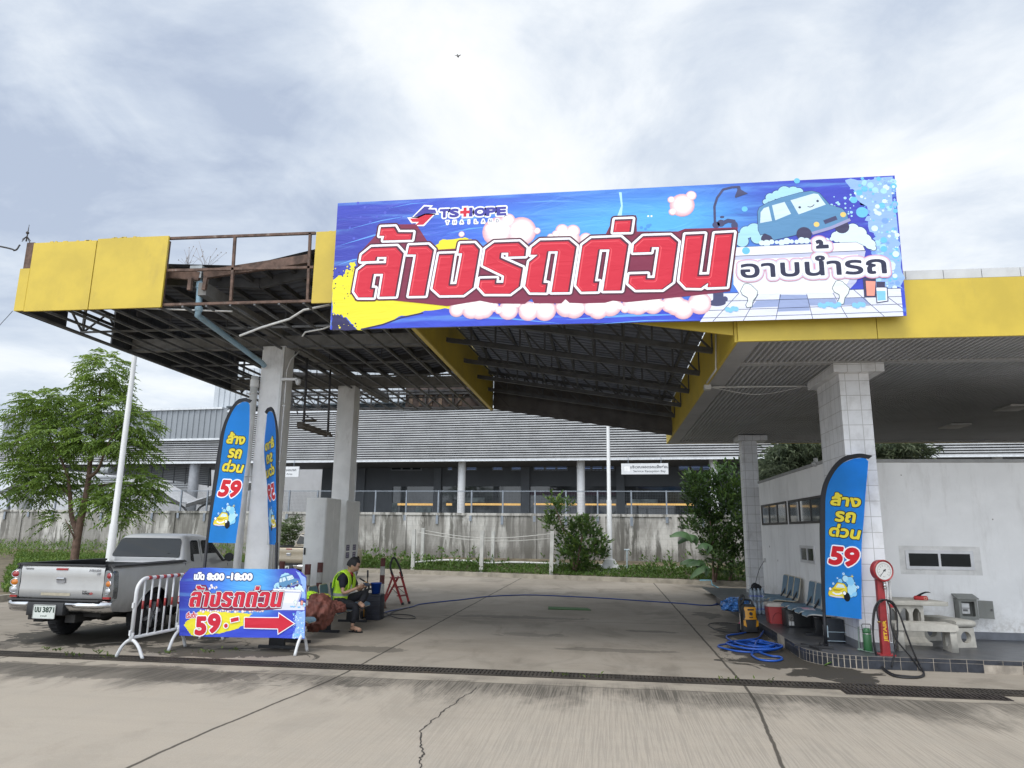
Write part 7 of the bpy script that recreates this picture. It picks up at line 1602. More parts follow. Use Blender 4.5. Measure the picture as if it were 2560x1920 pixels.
skin = mat('skin', (.42, .25, .17), .55, var=.08, scale=20); cl_n = mat('cloth_navy', (.012, .013, .022), .85, var=.3, scale=12, bump=.4, bscale=30); cl_t = mat('cloth_black', (.010, .011, .016), .85, var=.3, scale=9, bump=.5, bscale=18); hair_m = mat('hair_black', (.008, .008, .009), .6, var=.3, scale=60, bump=.6, bscale=120)
mx0 = -4.25; my0 = 11.33
hip = V((-4.25, my0, .425)); wa = V((-4.25, my0, .53)); ch_ = V((-4.225, my0, .66)); uc = V((-4.185, my0, .80)); nk = V((-4.135, my0-.005, .865)); nk2 = V((-4.10, my0-.01, .915)); hc = V((-4.055, my0-.015, .985))
rs_, re_, rw_ = V((-4.175, my0-.165, .80)), V((-4.125, my0-.235, .565)), V((-3.915, my0-.14, .655))
ls_, le_, lw_ = V((-4.165, my0+.165, .80)), V((-4.02, my0+.23, .58)), V((-3.875, my0+.03, .665))
rh_, rk_, ra_, rt_ = V((-4.22, my0-.085, .415)), V((-3.905, my0-.20, .37)), V((-3.94, my0-.26, .075)), V((-3.80, my0-.30, .025))
lh_, lk_, la_, lt_ = V((-4.22, my0+.085, .42)), V((-3.83, my0+.03, .565)), V((-3.88, my0-.14, .385)), V((-3.79, my0-.24, .375))
pm = thing('person', 'young man in a neon reflective vest and dark clothes sitting looking at his phone', 'person', (-4.22, my0, .31))
bm = skinmesh([[(hip, .10), (wa, .095), (ch_, .105), (uc, .075), (nk, .045), (nk2, .042), (hc+V((-.01, 0, -.03)), .05)],
 [(uc, .075), (rs_, .036), (re_, .032), (rw_, .022)], [(uc, .075), (ls_, .036), (le_, .032), (lw_, .022)],
 [(hip, .10), (rh_, .075), (rk_, .048), (ra_, .026)], [(hip, .10), (lh_, .075), (lk_, .048), (la_, .026)]])
# head with jaw, nose, eye hollows and ears, looking down at the phone
hm = Matrix.Translation(hc) @ Matrix.Rotation(R(28), 4, 'Y')
def add_head(bm):
    q = bmesh.ops.create_uvsphere(bm, u_segments=20, v_segments=16, radius=1)
    for v in q['verts']:
        x, y, z = v.co; f = max(0, x)
        sx, sy, sz = .098, .074, .118
        if z < -.1: k = 1-.42*min(1, (-z-.1)/.9); sy *= k; sx *= (1-.18*min(1, -z)) 
        p = V((x*sx, y*sy, z*sz))
        if f > .75 and abs(y) < .28 and -.45 < z < .12: p.x += .020*(1-abs(y)/.28)*(1-abs(z+.22)/.36)       # nose
        if f > .55 and .12 < abs(y) < .55 and .0 < z < .3: p.x -= .008
        if f > .6 and abs(y) < .4 and -.7 < z < -.52: p.x += .006
        v.co = hm @ p
    for f in {f for v in q['verts'] for f in v.link_faces}: f.smooth = True
    for sg in (-1, 1): ball(bm, hm @ V((-.005, sg*.074, -.01)), .02, (.6, .35, 1), 8)
add_head(bm)
# forearms end in hands: palm and five bent fingers each
def hand(bm, w_, d, n, thumb, grip):
    d = d.normalized(); n = n.normalized(); s_ = d.cross(n).normalized()
    ball(bm, w_+d*.035, 1, (.040, .030, .013), 10, M=Matrix((d, s_, n)).transposed().to_4x4())
    for i, (ln, off) in enumerate(((.052, .024), (.058, .009), (.055, -.007), (.043, -.021))):
        a = w_+d*.062+s_*off; b = a+d*ln*.5*math.cos(grip)+n*ln*.5*math.sin(grip); c = b+d*ln*.35*math.cos(grip*2.1)+n*ln*.45*math.sin(grip*2.1); tube(bm, [a-d*.01, a, b, c], [.0085, .0085, .0075, .0055], 6)
    a = w_+d*.02+s_*thumb*.026; tube(bm, [a, a+s_*thumb*.018+d*.022, a+s_*thumb*.020+d*.045+n*.01], [.0095, .0085, .006], 6)
pc = V((-3.80, my0-.06, .70))
hand(bm, rw_, pc-rw_+V((-.01, -.02, -.01)), V((.1, .8, .5)), 1, .55); hand(bm, lw_, pc-lw_+V((.0, .04, -.03)), V((.2, -.6, .7)), -1, .6)
# bare feet in sandals
for a, t_ in ((ra_, rt_), (la_, lt_)):
    dd = (t_-a); fd = V((dd.x, dd.y, 0)).normalized(); h0 = min(a.z, t_.z+.05)
    tube(bm, [a, a+V((0, 0, -.02)), a+fd*.02+V((0, 0, t_.z-a.z+.035)), a+fd*.08+V((0, 0, t_.z-a.z+.028)), t_+V((0, 0, .012)), t_+fd*.025+V((0, 0, .006))], [.026, .03, .034, .036, .036, .02], 9)
obj('body', bm, skin, pm, smooth=70)
# hair cap
bm = B(); q = bmesh.ops.create_uvsphere(bm, u_segments=20, v_segments=16, radius=1)
for v in q['verts']:
    x, y, z = v.co; p = V((x*.106-.010, y*.083, z*.124+.012)); p += V((mnoise.noise(v.co*6)*.006, mnoise.noise(v.co*6+V((3, 0, 0)))*.006, mnoise.noise(v.co*7)*.008)); v.co = hm @ p
inv = hm.inverted(); rm = [f for f in bm.faces if (lambda c: (c.x > .045 and c.z < .078) or c.z < (-.045 if c.x < -.02 else .02))(inv @ f.calc_center_median())]
bmesh.ops.delete(bm, geom=rm, context='FACES'); bmesh.ops.solidify(bm, geom=bm.faces[:], thickness=.006); obj('hair', bm, hair_m, pm, smooth=70)
bm = B()
for sg in (-1, 1): ball(bm, hm @ V((.086, sg*.028, .012)), .007, (.5, 1.4, .5), 6); bar(bm, hm @ V((.092, sg*.014, .034)), hm @ V((.084, sg*.048, .034)), .006)
obj('eye', bm, hair_m, pm)
bm = skinmesh([[(hip+V((0, 0, .0)), .112), (wa, .112), (ch_, .122), (uc, .104), (nk, .058)], [(uc, .104), (rs_, .072), (rs_.lerp(re_, .35), .056), (rs_.lerp(re_, .72), .056)], [(uc, .104), (ls_, .072), (ls_.lerp(le_, .35), .056), (ls_.lerp(le_, .72), .056)]])
obj('shirt', bm, cl_n, pm, smooth=80)
bm = skinmesh([[(wa+V((0, 0, -.03)), .112), (hip, .122), (rh_, .092), (rh_.lerp(rk_, .5), .078), (rk_, .064), (rk_.lerp(ra_, .5), .054), (ra_+V((0, 0, .05)), .048)], [(hip, .122), (lh_, .092), (lh_.lerp(lk_, .5), .078), (lk_, .064), (lk_.lerp(la_, .5), .054), (la_+(lk_-la_).normalized()*.04, .048)]])
obj('trousers', bm, cl_t, pm, smooth=80)
def vestmat():
    m, s = newmat('vest_neon'); X, Y, Z = s.sep(s.world()); n = s.noise(s.world(), 14, 6, .6)
    c = s.mix(s.step(n, .3, .7), (.46, .78, .03), (.60, .90, .06)); band = s.math('MULTIPLY', s.step(Z, .508, .512), s.step(Z, .558, .554)); band2 = s.math('MULTIPLY', s.step(Z, .405, .409), s.step(Z, .445, .441)); b = s.math('MAXIMUM', band, band2)
    s.base(s.mix(b, c, (.34, .36, .35))); s.rough(.7); s.bump(n, .5, .02); return m
bm = skinmesh([[(hip+V((-.005, 0, -.03)), .135), (wa, .132), (ch_, .138), (uc+V((-.005, 0, -.01)), .132), (nk+V((-.02, 0, .0)), .07)], [(uc+V((-.005, 0, -.01)), .132), (rs_+V((0, .012, .012)), .092)], [(uc+V((-.005, 0, -.01)), .132), (ls_+V((0, -.012, .012)), .092)]])
rm = []
for f in bm.faces:
    c = f.calc_center_median(); lat = abs(c.y-my0); fr = c.x-(-4.25+.12*max(0, c.z-.5)/.3*.5)
    if c.z > .60 and fr > .05 and lat < .015+.055*(c.z-.60)/.2: rm.append(f)
    elif c.z > .872 and lat < .055: rm.append(f)
    elif lat > .19: rm.append(f)
    elif c.z < .40: rm.append(f)
bmesh.ops.delete(bm, geom=rm, context='FACES'); bmesh.ops.solidify(bm, geom=bm.faces[:], thickness=.004)
for sg in (-1, 1):                                      # shoulder panels of the vest
    st_ = spline([V((-4.335, 0, .66)), V((-4.315, 0, .79)), V((-4.255, 0, .885)), V((-4.17, 0, .905)), V((-4.095, 0, .845)), V((-4.075, 0, .75)), V((-4.09, 0, .62))], 5); rg = []
    for i, p in enumerate(st_):
        c_ = my0+sg*(.098+.016*math.sin(PI*i/(len(st_)-1))); w_ = .052; nn = (p-V((-4.2, 0, .72))).normalized()*.012
        rg.append([p+V((0, c_-w_, 0))+V((0, 0, -.022 if sg < 0 else 0)), p+V((0, c_+w_, 0))+V((0, 0, -.022 if sg > 0 else 0)), p+V((0, c_+w_, 0))+nn+V((0, 0, -.022 if sg > 0 else 0)), p+V((0, c_-w_, 0))+nn+V((0, 0, -.022 if sg < 0 else 0))])
    loft(bm, rg)
obj('vest', bm, vestmat(), pm, smooth=80)
bm = B(); tube(bm, [nk+V((.045, -.035, .01)), nk+V((.075, 0, -.05)), nk+V((.045, .035, .01))], .012, 6); obj('collar', bm, mat('collar_red', (.35, .03, .03), .7), pm)
for a, t_ in ((ra_, rt_), (la_, lt_)):
    fd = (t_-a); fd.z = 0; fd.normalize(); sd = V((-fd.y, fd.x, 0)); z = t_.z-.022; o_ = V((a.x, a.y, z))-fd*.035
    bm = B(); extr(bm, [o_+fd*l_+sd*w_ for l_, w_ in ((0, -.028), (.08, -.034), (.17, -.042), (.22, -.03), (.235, 0), (.22, .03), (.17, .04), (.08, .032), (0, .028))], (0, 0, .016))
    tube(bm, [o_+fd*.16+sd*-.045+V((0, 0, .01)), o_+fd*.12+V((0, 0, .068)), o_+fd*.15+sd*.045+V((0, 0, .01))], .012, 6); tube(bm, [o_+fd*.07+sd*-.04+V((0, 0, .01)), o_+fd*.12+V((0, 0, .07)), o_+fd*.19+sd*.02+V((0, 0, .02))], .009, 6)
    obj('sandal', bm, mat('sandal_black', (.012, .012, .013), .6), pm)
bm = B(); Mx = Matrix.Translation(pc) @ Matrix.Rotation(R(-20), 4, 'Z') @ Matrix.Rotation(R(35), 4, 'Y'); box(bm, -.036, .036, -.065, .065, -.004, .004, 0, Mx); box(bm, -.032, .032, -.06, .06, .004, .0046, 1, Mx)
tag(obj('phone', bm, [mat('phone_body', (.03, .03, .035), .3), mat('phone_glass', (.05, .07, .11), .1)], loc=pc), 'dark phone held in both hands by the seated man', 'phone')

# ------------------------------------------------------------------ clothes heaped on the near seats
def heap(name, label, cat, c, rad, m, seed, amp=.28, drop=0):
    bm = B(); q = bmesh.ops.create_icosphere(bm, subdivisions=5, radius=1)
    for v in q['verts']:
        n = v.co.copy(); k = V((n.x*2.6, n.y*2.6, n.z*1.3))+V((seed, 0, 0)); rdg = 1-2*abs(mnoise.noise(k*1.15+V((0, mnoise.noise(k)*1.8, 0)))); f = 1+amp*(rdg*.6+mnoise.noise(k*3)*.4)
        p = V((n.x*rad[0], n.y*rad[1], n.z*rad[2]))*f
        if p.z < -rad[2]*.55: p.z = -rad[2]*.55+(p.z+rad[2]*.55)*drop
        v.co = V(c)+p
    o = obj(name, bm, m, loc=V(c)+V((0, 0, -rad[2])), smooth=80); return tag(o, label, cat)
brn = mat('cloth_brown', (.155, .052, .038), .7, var=.35, scale=8, bump=1., bscale=13)
heap('jacket_heap', 'big heap of reddish brown jackets hanging off the near end of the bench', 'clothes', (-4.24, 10.36, .36), (.24, .24, .24), brn, 3, .26, 1)
heap('folded_jacket', 'smaller brown folded jacket on the seat next to the seated man', 'clothes', (-4.16, 10.78, .38), (.19, .19, .10), brn, 9, .24)
heap('vest_cloth', 'crumpled yellow cloth lying between the brown jackets and the man', 'cloth', (-4.32, 10.80, .47), (.10, .14, .10), mat('cloth_yellow', (.55, .52, .06), .7, var=.2, scale=15), 14, .4)
heap('neon_vest', 'crumpled neon vest on top of the big brown jacket heap', 'vest', (-4.38, 10.42, .57), (.11, .15, .07), mat('cloth_neon', (.50, .80, .04), .7, var=.15, scale=15), 21, .4)

# ------------------------------------------------------------------ pressure washers, bucket, hoses
def washer(loc, rz, label, shell, accent):
    t = thing('pressure_washer', label, 'pressure washer', loc, rz, local=True)
    bm = B(); loft(bm, [[V((x*w_, y*d_, z)) for x, y in rrect(-1, 1, -1, 1, .35, 4)] for z, w_, d_ in ((.02, .125, .10), (.10, .13, .11), (.22, .12, .105), (.34, .105, .095), (.41, .095, .08), (.44, .07, .06))]); obj('body', bm, blkp, t, smooth=40)
    bm = B(); loft(bm, [[V((-w_, -d_-.004, z)), V((-w_*.6, -d_-.022, z)), V((w_*.6, -d_-.022, z)), V((w_, -d_-.004, z))] for z, w_, d_ in ((.215, .105, .10), (.25, .085, .10), (.34, .088, .095), (.385, .10, .085), (.405, .085, .08))], closed=False)
    bmesh.ops.solidify(bm, geom=bm.faces[:], thickness=.012); sh = obj('front_shell', bm, shell, t, smooth=30)
    bm = B(); cyl(bm, (0, -.135, .305), (0, -.115, .305), .026, seg=14); box(bm, -.05, .05, -.122, -.11, .355, .375); box(bm, -.03, .03, -.13, -.11, .24, .255); obj('dial', bm, blkp, sh)
    for sg in (-1, 1):
        bm = B(); extr(bm, [(sg*.075, -.128, .10), (sg*.115, -.118, .12), (sg*.118, -.112, .20), (sg*.09, -.122, .205)], (0, .03, 0)); obj('side_trim', bm, shell, t)
        bm = B(); cyl(bm, (sg*.115, .08, .065), (sg*.15, .08, .065), .065, seg=16); obj('wheel', bm, tyre, t, smooth=40)
    bm = B(); tube(bm, spline([(-.085, .05, .38), (-.085, .07, .46), (-.06, .075, .50), (.06, .075, .50), (.085, .07, .46), (.085, .05, .38)], 4), .016, 8); obj('handle', bm, blkp, t)
    bm = B(); tube(bm, [(-.13, -.02, .16), (-.145, -.01, .42)], .020, 8); tube(bm, spline([(-.145, -.01, .40), (-.14, 0, .50), (-.09, .01, .575), (-.06, .01, .55), (-.085, .0, .47), (-.14, -.01, .43)], 4), .019, 8); tube(bm, [(-.15, -.05, .05), (-.155, -.04, .30)], .006, 6, 1); obj('spray_gun', bm, [blkp, accent], t)
    return t
yw = mat('washer_yellow', (.60, .27, .012), .4, var=.08); washer((2.24, 12.42, 0), R(8), 'yellow and black pressure washer standing at the edge of the tiled platform', yw, mat('lance_tan', (.42, .36, .30), .4))
washer((-4.19, 12.72, 0), R(40), 'dark pressure washer behind the bench beside the blue bucket', mat('washer_navy', (.02, .025, .05), .5), yw)
bm = B(); tube(bm, [zpY(1250, 335, 12.6), zpY(1248, 470, 12.6)], .016, 8); tube(bm, [zpY(1248, 470, 12.6), zpY(1246, 590, 12.6)], .010, 8); tube(bm, [zpY(1100, 485, 12.55), zpY(1190, 540, 12.55)], .014, 8); tube(bm, [zpY(1190, 540, 12.55), zpY(1310, 600, 12.6)], .009, 8, 1); 
tag(obj('spray_lance', bm, [blkp, yw], loc=zpY(1246, 590, 12.6)), 'black spray lances standing in the blue bucket behind the seated man', 'spray lance')
bc = V((-4.10, 12.66, .44)); bt_ = thing('bucket', 'blue plastic bucket standing on the dark crate behind the seated man', 'bucket', bc); bm = B(); lathe(bm, [(.0, .005), (.07, .0), (.095, .17), (.102, .17), (.102, .185), (.09, .185), (.066, .02), (0, .02)], bc, 20); obj('pail', bm, mat('bucket_blue', (.012, .06, .33), .35, var=.1), bt_)
bm = B(); tube(bm, [bc+V((.1*math.cos(R(a)), .02*math.sin(R(a))-.01, .17-.06*math.sin(R(a)))) for a in range(0, 181, 20)], .005, 5); obj('handle', bm, mat('wire_pale', (.5, .5, .5), .4), bt_)
bm = B(); box(bm, -4.22, -3.98, 12.55, 12.8, 0, .43); 
for k in range(5): box(bm, -4.225, -3.975, 12.545, 12.805, .05+k*.085, .075+k*.085)
tag(obj('crate', bm, mat('crate_dark', (.022, .024, .034), .6, var=.3), loc=(-4.1, 12.67, 0), bevel=.005), 'dark plastic crate carrying the blue bucket behind the bench', 'crate')
bm = B(); box(bm, -4.78, -4.55, 13.35, 13.6, 0, .26); tag(obj('carton', bm, mat('carton_brown', (.20, .145, .12), .8, var=.2), loc=(-4.66, 13.5, 0), bevel=.006), 'brown carton on the ground between the washer and the striped bollard', 'carton')
def gp(z_, pts, zz=.012): return [onZ(*z_(u, v), zz) for u, v in pts]
hb = mat('hose_blue', (.012, .075, .36), .35, var=.12); hb2 = mat('hose_navy', (.02, .045, .19), .4, var=.15); hk = mat('hose_black', (.018, .018, .02), .5)
bm = B(); tube(bm, spline(gp(zN, ((205, 1000), (235, 1010), (290, 995), (345, 985), (420, 970), (470, 955), (600, 940), (700, 930), (850, 912), (1000, 904), (1150, 903), (1400, 914), (1550, 922), (1700, 932), (1850, 942), (2000, 952), (2120, 962), (2200, 958), (2260, 940)))+gp(zq, ((150, 815), (230, 775), (300, 750))), 7), .014, 8); tag(obj('long_hose', bm, hb2, loc=gp(zN, ((1150, 903),))[0]), 'long dark blue hose lying across the bay floor from the bench to the blue bag', 'hose')
bm = B(); tube(bm, spline(gp(zN, ((200, 1020), (260, 1025), (300, 1005), (340, 990), (400, 975))), 6), .011, 7); tube(bm, spline(gp(zN, ((210, 995), (260, 1005), (330, 1035), (420, 1040), (437, 1030), (400, 1018), (300, 1015), (260, 1030), (215, 1040)), .02), 6), .008, 6); tag(obj('black_hose', bm, hk, loc=gp(zN, ((300, 1015),))[0]), 'thin black cable looped on the ground behind the bench', 'cable')
c0 = onZ(*z3(545, 1070), 0); pts = []
rc = random.Random(4)
pts += gp(z3, ((905, 838), (820, 838), (740, 860), (660, 900), (600, 950), (500, 965), (420, 985), (380, 1005)), .02)
pts[0].z = pts[1].z = ZP+.012; pts[2].z = ZP-.02; pts[3].z = .05
lc = [(-.33, -.02, .35, .18), (.05, .05, .30, .15), (.10, .0, .33, .17), (-.12, .02, .30, .16), (.02, -.04, .36, .19), (.08, .03, .26, .14)]
for k in range(6):
    ox, oy, rx, ry = lc[k]
    for a in range(0, 360, 30): pts.append(c0+V((ox*.35+rx*1.02*math.cos(R(100+a)), oy+ry*2.0*math.sin(R(100+a)), .016+.011*k+.006*math.sin(a))))
pts += gp(z3, ((540, 1110), (530, 1140), (600, 1185), (700, 1202), (800, 1203), (865, 1185), (840, 1160), (740, 1150), (640, 1120), (560, 1085)), .014)
bm = B(); tube(bm, spline(pts, 5), .0135, 8); tag(obj('hose_coil', bm, hb, loc=c0), 'bright blue hose tangled in loops on the wet ground before the platform', 'hose')
bm = B(); tube(bm, spline(gp(z3, ((535, 800), (530, 850), (490, 880), (380, 905), (270, 920), (250, 945), (290, 975), (350, 1000)), .014), 6), .0135, 8); bm.verts.ensure_lookup_table(); tag(obj('feed_hose', bm, hb, loc=gp(z3, ((380, 905),))[0]), 'blue feed hose running from the yellow pressure washer to the tangled coil', 'hose')
bm = B(); tube(bm, spline(gp(z3, ((390, 800), (250, 782), (100, 785), (48, 805), (100, 845), (220, 880), (350, 890), (440, 888)), .01), 6), .006, 6); tag(obj('washer_cable', bm, hk, loc=gp(z3, ((100, 845),))[0]), 'thin black cable curving on the ground left of the yellow pressure washer', 'cable')
# green mat on the bay floor
bm = B(); a = [onZ(*zN(u, v), .004) for u, v in ((1213, 972), (1440, 980), (1462, 992), (1212, 986))]; extr(bm, a, (0, 0, .012)); tag(obj('floor_mat', bm, mat('mat_green', (.045, .12, .03), .8, var=.2, scale=12), loc=a[0]), 'narrow green mat lying flat in the middle of the wash bay floor', 'mat')

# ------------------------------------------------------------------ things along the kiosk
t = thing('cool_box', 'red cool box with a pale lid beside the white seats', 'cool box', (2.69, 12.5, ZP)); bm = B(); loft(bm, [[V((2.70+x, 12.55+y, z)) for x, y in rrect(-w_, w_, -.14, .14, .03)] for z, w_ in ((ZP, .125), (ZP+.02, .135), (ZP+.26, .155))]); obj('tub', bm, mat('coolbox_red', (.36, .045, .045), .4, var=.1), t, smooth=40)
bm = B(); loft(bm, [[V((2.70+x, 12.55+y, z)) for x, y in rrect(-w_, w_, -.15, .15, .03)] for z, w_ in ((ZP+.262, .165), (ZP+.30, .165), (ZP+.315, .14))]); obj('lid', bm, mat('coolbox_lid', (.50, .45, .40), .5), t, smooth=40)
bm = B(); tube(bm, [(2.70+.09*math.cos(R(a)), 12.405, ZP+.05+.12*math.sin(R(a))) for a in range(0, 181, 15)], .006, 6); obj('handle', bm, mat('coolbox_handle', (.25, .03, .03), .5), t)
t = thing('black_toolbox', 'black box with pale labels under the nearer white seats', 'box', (2.86, 12.1, ZP)); bm = B(); box(bm, 2.73, 3.1, 11.98, 12.3, ZP, ZP+.26); obj('case', bm, blkp, t, bevel=.012); bm = B(); box(bm, 2.755, 2.83, 11.972, 11.979, ZP+.04, ZP+.20); box(bm, 2.76, 2.79, 11.968, 11.973, ZP+.03, ZP+.09, 1); box(bm, 2.80, 2.835, 11.968, 11.973, ZP+.03, ZP+.09, 1); obj('label_sticker', bm, [mat('label_grey', (.18, .17, .16), .5, var=.8, scale=60), mat('label_white', (.6, .6, .6), .5)], t)
btl = mat('bottle_plastic', (.42, .50, .58), .15, var=.2, scale=15, trans=.35); btc = mat('bottle_label', (.08, .12, .42), .4, var=.4, scale=30)
for j, (z, lab) in enumerate(((ZP, 'lower shrink wrapped pack of water bottles by the far column'), (ZP+.225, 'upper shrink wrapped pack of water bottles stacked on the lower pack'))):
    t = thing('bottle_pack', lab, 'water pack', (2.66, 13.9, z), 0, 'packs of drinking water')
    for a in range(4):
        for b in range(2):
            bm = B(); lathe(bm, [(.026, 0), (.032, .01), (.032, .10), (.028, .11), (.032, .12), (.031, .16), (.012, .195), (.012, .215)], (2.56+a*.067, 13.82+b*.07, z), 10); cyl(bm, (2.56+a*.067, 13.82+b*.07, z+.07), (2.56+a*.067, 13.82+b*.07, z+.10), .0328, seg=10, mi=1, caps=False); obj('bottle', bm, [btl, btc], t)
heap('plastic_bag', 'crumpled translucent blue plastic bag at the platform edge behind the yellow washer', 'bag', (2.36, 14.25, ZP+.08), (.23, .26, .13), mat('bag_blue', (.07, .22, .55), .25, var=.7, scale=14, trans=.2), 33, .5)
bm = B(); p = V((2.12, 12.5, 0)); lathe(bm, [(.02, 0), (.03, .01), (.03, .12), (.012, .16), (.012, .185)], p, 10); tag(obj('pink_bottle', bm, mat('bottle_pink', (.50, .05, .16), .4), loc=p), 'small pink bottle on the ground left of the yellow pressure washer', 'bottle')
for i, (y, r_) in enumerate(((15.12, .085), (14.82, .10))):
    c = V((2.88-.02*i, y, ZP+.315)); bm = B(); lathe(bm, [(r_, 0), (r_*.98, .05), (r_*.8, .10), (r_*.4, .135), (0, .145)], c, 16); extr(bm, [c+V((-r_*.7, -r_*.7, .004)), c+V((-r_*1.7, -r_*.4, .0)), c+V((-r_*1.8, r_*.3, .0)), c+V((-r_*.7, r_*.7, .004))], (0, 0, .008))
    tag(obj('baseball_cap', bm, mat('cap_black', (.010, .010, .014), .85), loc=c), ('black cap at the far end of the cream seats', 'black cap with a white mark nearer the middle of the cream seats')[i], 'cap', 'black caps on the seats')
bm = B(); extr(bm, [V((2.80, 11.5, ZP+.322)), V((3.02, 11.42, ZP+.318)), V((3.06, 11.70, ZP+.32)), V((2.84, 11.74, ZP+.324))], (0, 0, .006)); box(bm, 2.86, 2.95, 11.5, 11.6, ZP+.33, ZP+.338, 1); tag(obj('papers', bm, [mat('paper_pale', (.62, .55, .60), .8), mat('paper_pink', (.55, .30, .38), .8)], loc=(2.9, 11.6, ZP+.318)), 'loose pale papers lying on the nearer white seats beside the flag', 'papers')
bm = B(); box(bm, 3.02, 3.12, 11.05, 11.2, ZP, ZP+.16); tag(obj('white_box', bm, mat('box_white', (.5, .49, .47), .6, var=.1, dirt=.4), loc=(3.07, 11.1, ZP), bevel=.01), 'small off white box on the platform behind the ballast block', 'box')
# tyre inflator pump
t = thing('tyre_inflator', 'red tyre inflator post with a round dial gauge and looped black hoses', 'air pump', (3.31, 9.58, ZP)); pr = mat('pump_red', (.30, .025, .03), .4, var=.2, scale=8, dirt=.4, dcol=(.18, .08, .06))
bm = B(); loft(bm, [[V((3.31+x, 9.58+y, z)) for x, y in rrect(-w_, w_, -.045, .045, .012, 3)] for z, w_ in ((ZP+.012, .048), (.9, .042), (1.0, .042), (1.03, .05))]); obj('post', bm, pr, t, smooth=40); bm = B(); box(bm, 3.22, 3.40, 9.50, 9.66, ZP, ZP+.014); obj('base_plate', bm, pr, t)
gm = Matrix.Translation((3.335, 9.56, 1.14)) @ Matrix.Rotation(R(14), 4, 'Z')
bm = B(); lathe(bm, [(.0, .06), (.10, .055), (.128, .03), (.132, -.05), (.122, -.062), (.108, -.05), (0, -.05)], (0, 0, 0), 30, axis='Y'); bm.transform(gm); g_ = obj('gauge', bm, pr, t, smooth=40)
bm = B(); cyl(bm, (0, -.052, 0), (0, -.056, 0), .107, seg=30); bm.transform(gm); obj('dial', bm, mat('dial_white', (.62, .62, .60), .35, var=.04), g_)
A = Art(gm @ V((0, -.0565, 0)), gm.to_3x3() @ V((1, 0, 0)), (0, 0, 1), gm.to_3x3() @ V((0, -1, 0))); dk_ = mat('dial_ink', (.03, .03, .035), .5)
for k in range(46):
    a = R(225-k*6); l_ = .012 if k % 5 else .02; A.line([(.092*math.cos(a), .092*math.sin(a)), ((.092-l_)*math.cos(a), (.092-l_)*math.sin(a))], .0022, dk_, 1)
for k in range(10): a = R(225-k*30); textbox(A, str(k*2), .060*math.cos(a)-.006, .060*math.cos(a)+.006, .060*math.sin(a)-.006, .060*math.sin(a)+.006, dk_, 1)
A.line([(-.058, -.072), (.018, .02)], .006, dk_, 2); A.disc((.0, 0), .010, dk_, 2.2); A.poly([(.0, .012), (.03, .022), (.022, .006), (.02, -.012)], dk_, 2.1); textbox(A, 'bar', -.014, .014, -.075, -.062, dk_, 1)
A.done('dial_marks', g_)
bm = B(); tube(bm, [(3.345, 9.52, 1.01), (3.35, 9.515, .92)], .016, 8); 
for k in range(3): cyl(bm, (3.347, 9.517, .93+k*.03), (3.347, 9.517, .943+k*.03), .023, seg=10)
obj('coupling', bm, chrome, t); bm = B(); tube(bm, [(3.395, 9.6, .3), (3.395, 9.6, .95)], .012, 8); tube(bm, [(3.44, 9.62, .72), (3.44, 9.62, 1.02)], .014, 8); cyl(bm, (3.44, 9.62, 1.0), (3.44, 9.62, 1.05), .022); cyl(bm, (3.44, 9.62, .70), (3.44, 9.62, .74), .03, mi=1); obj('air_line', bm, [pvc_w, pr], t)
A = Art((3.31, 9.5345, .42), (0, 0, 1), (-1, 0, 0), (0, -1, 0)); textbox(A, 'JETAIR', -.11, .13, -.030, .018, mat('letter_yellow', (.65, .40, .03), .4), 1, .003); A.done('lettering', t)
hp = lambda pts, Y: [onY(*zX(u, v), Y) for u, v in pts]
bm = B(); tube(bm, spline(hp(((560, 575), (480, 580), (420, 660), (395, 800), (395, 950), (420, 1150), (470, 1330)), 9.50)+[onZ(*zX(u, v), .014) for u, v in ((540, 1430), (650, 1490), (800, 1510), (940, 1508), (1010, 1480))]+hp(((985, 1400), (900, 1240), (800, 980), (720, 760), (640, 610), (560, 575)), 9.40), 5), .0105, 7)
tube(bm, spline(hp(((570, 580), (640, 640), (680, 740), (690, 900), (690, 1020), (650, 1240), (620, 1385)), 9.42), 5), .0095, 7); tube(bm, spline(hp(((560, 570), (600, 680), (610, 860), (650, 1000), (720, 1110), (850, 1260), (960, 1400)), 9.41)+[onZ(*zX(u, v), .014) for u, v in ((1005, 1450), (960, 1495), (800, 1490), (620, 1460))]+hp(((480, 1340), (420, 1180), (400, 1000), (410, 780), (450, 640), (530, 575)), 9.51), 5), .0095, 7); tube(bm, spline(hp(((480, 600), (445, 680), (455, 790), (480, 840)), 9.49), 5), .0085, 7)
obj('hose', bm, hk, t)
bm = B(); p = hp(((450, 842),), 9.48)[0]; q = hp(((500, 838),), 9.48)[0]; tube(bm, [p, q], .008, 6); obj('nozzle', bm, mat('brass', (.40, .26, .09), .35, .8), t)
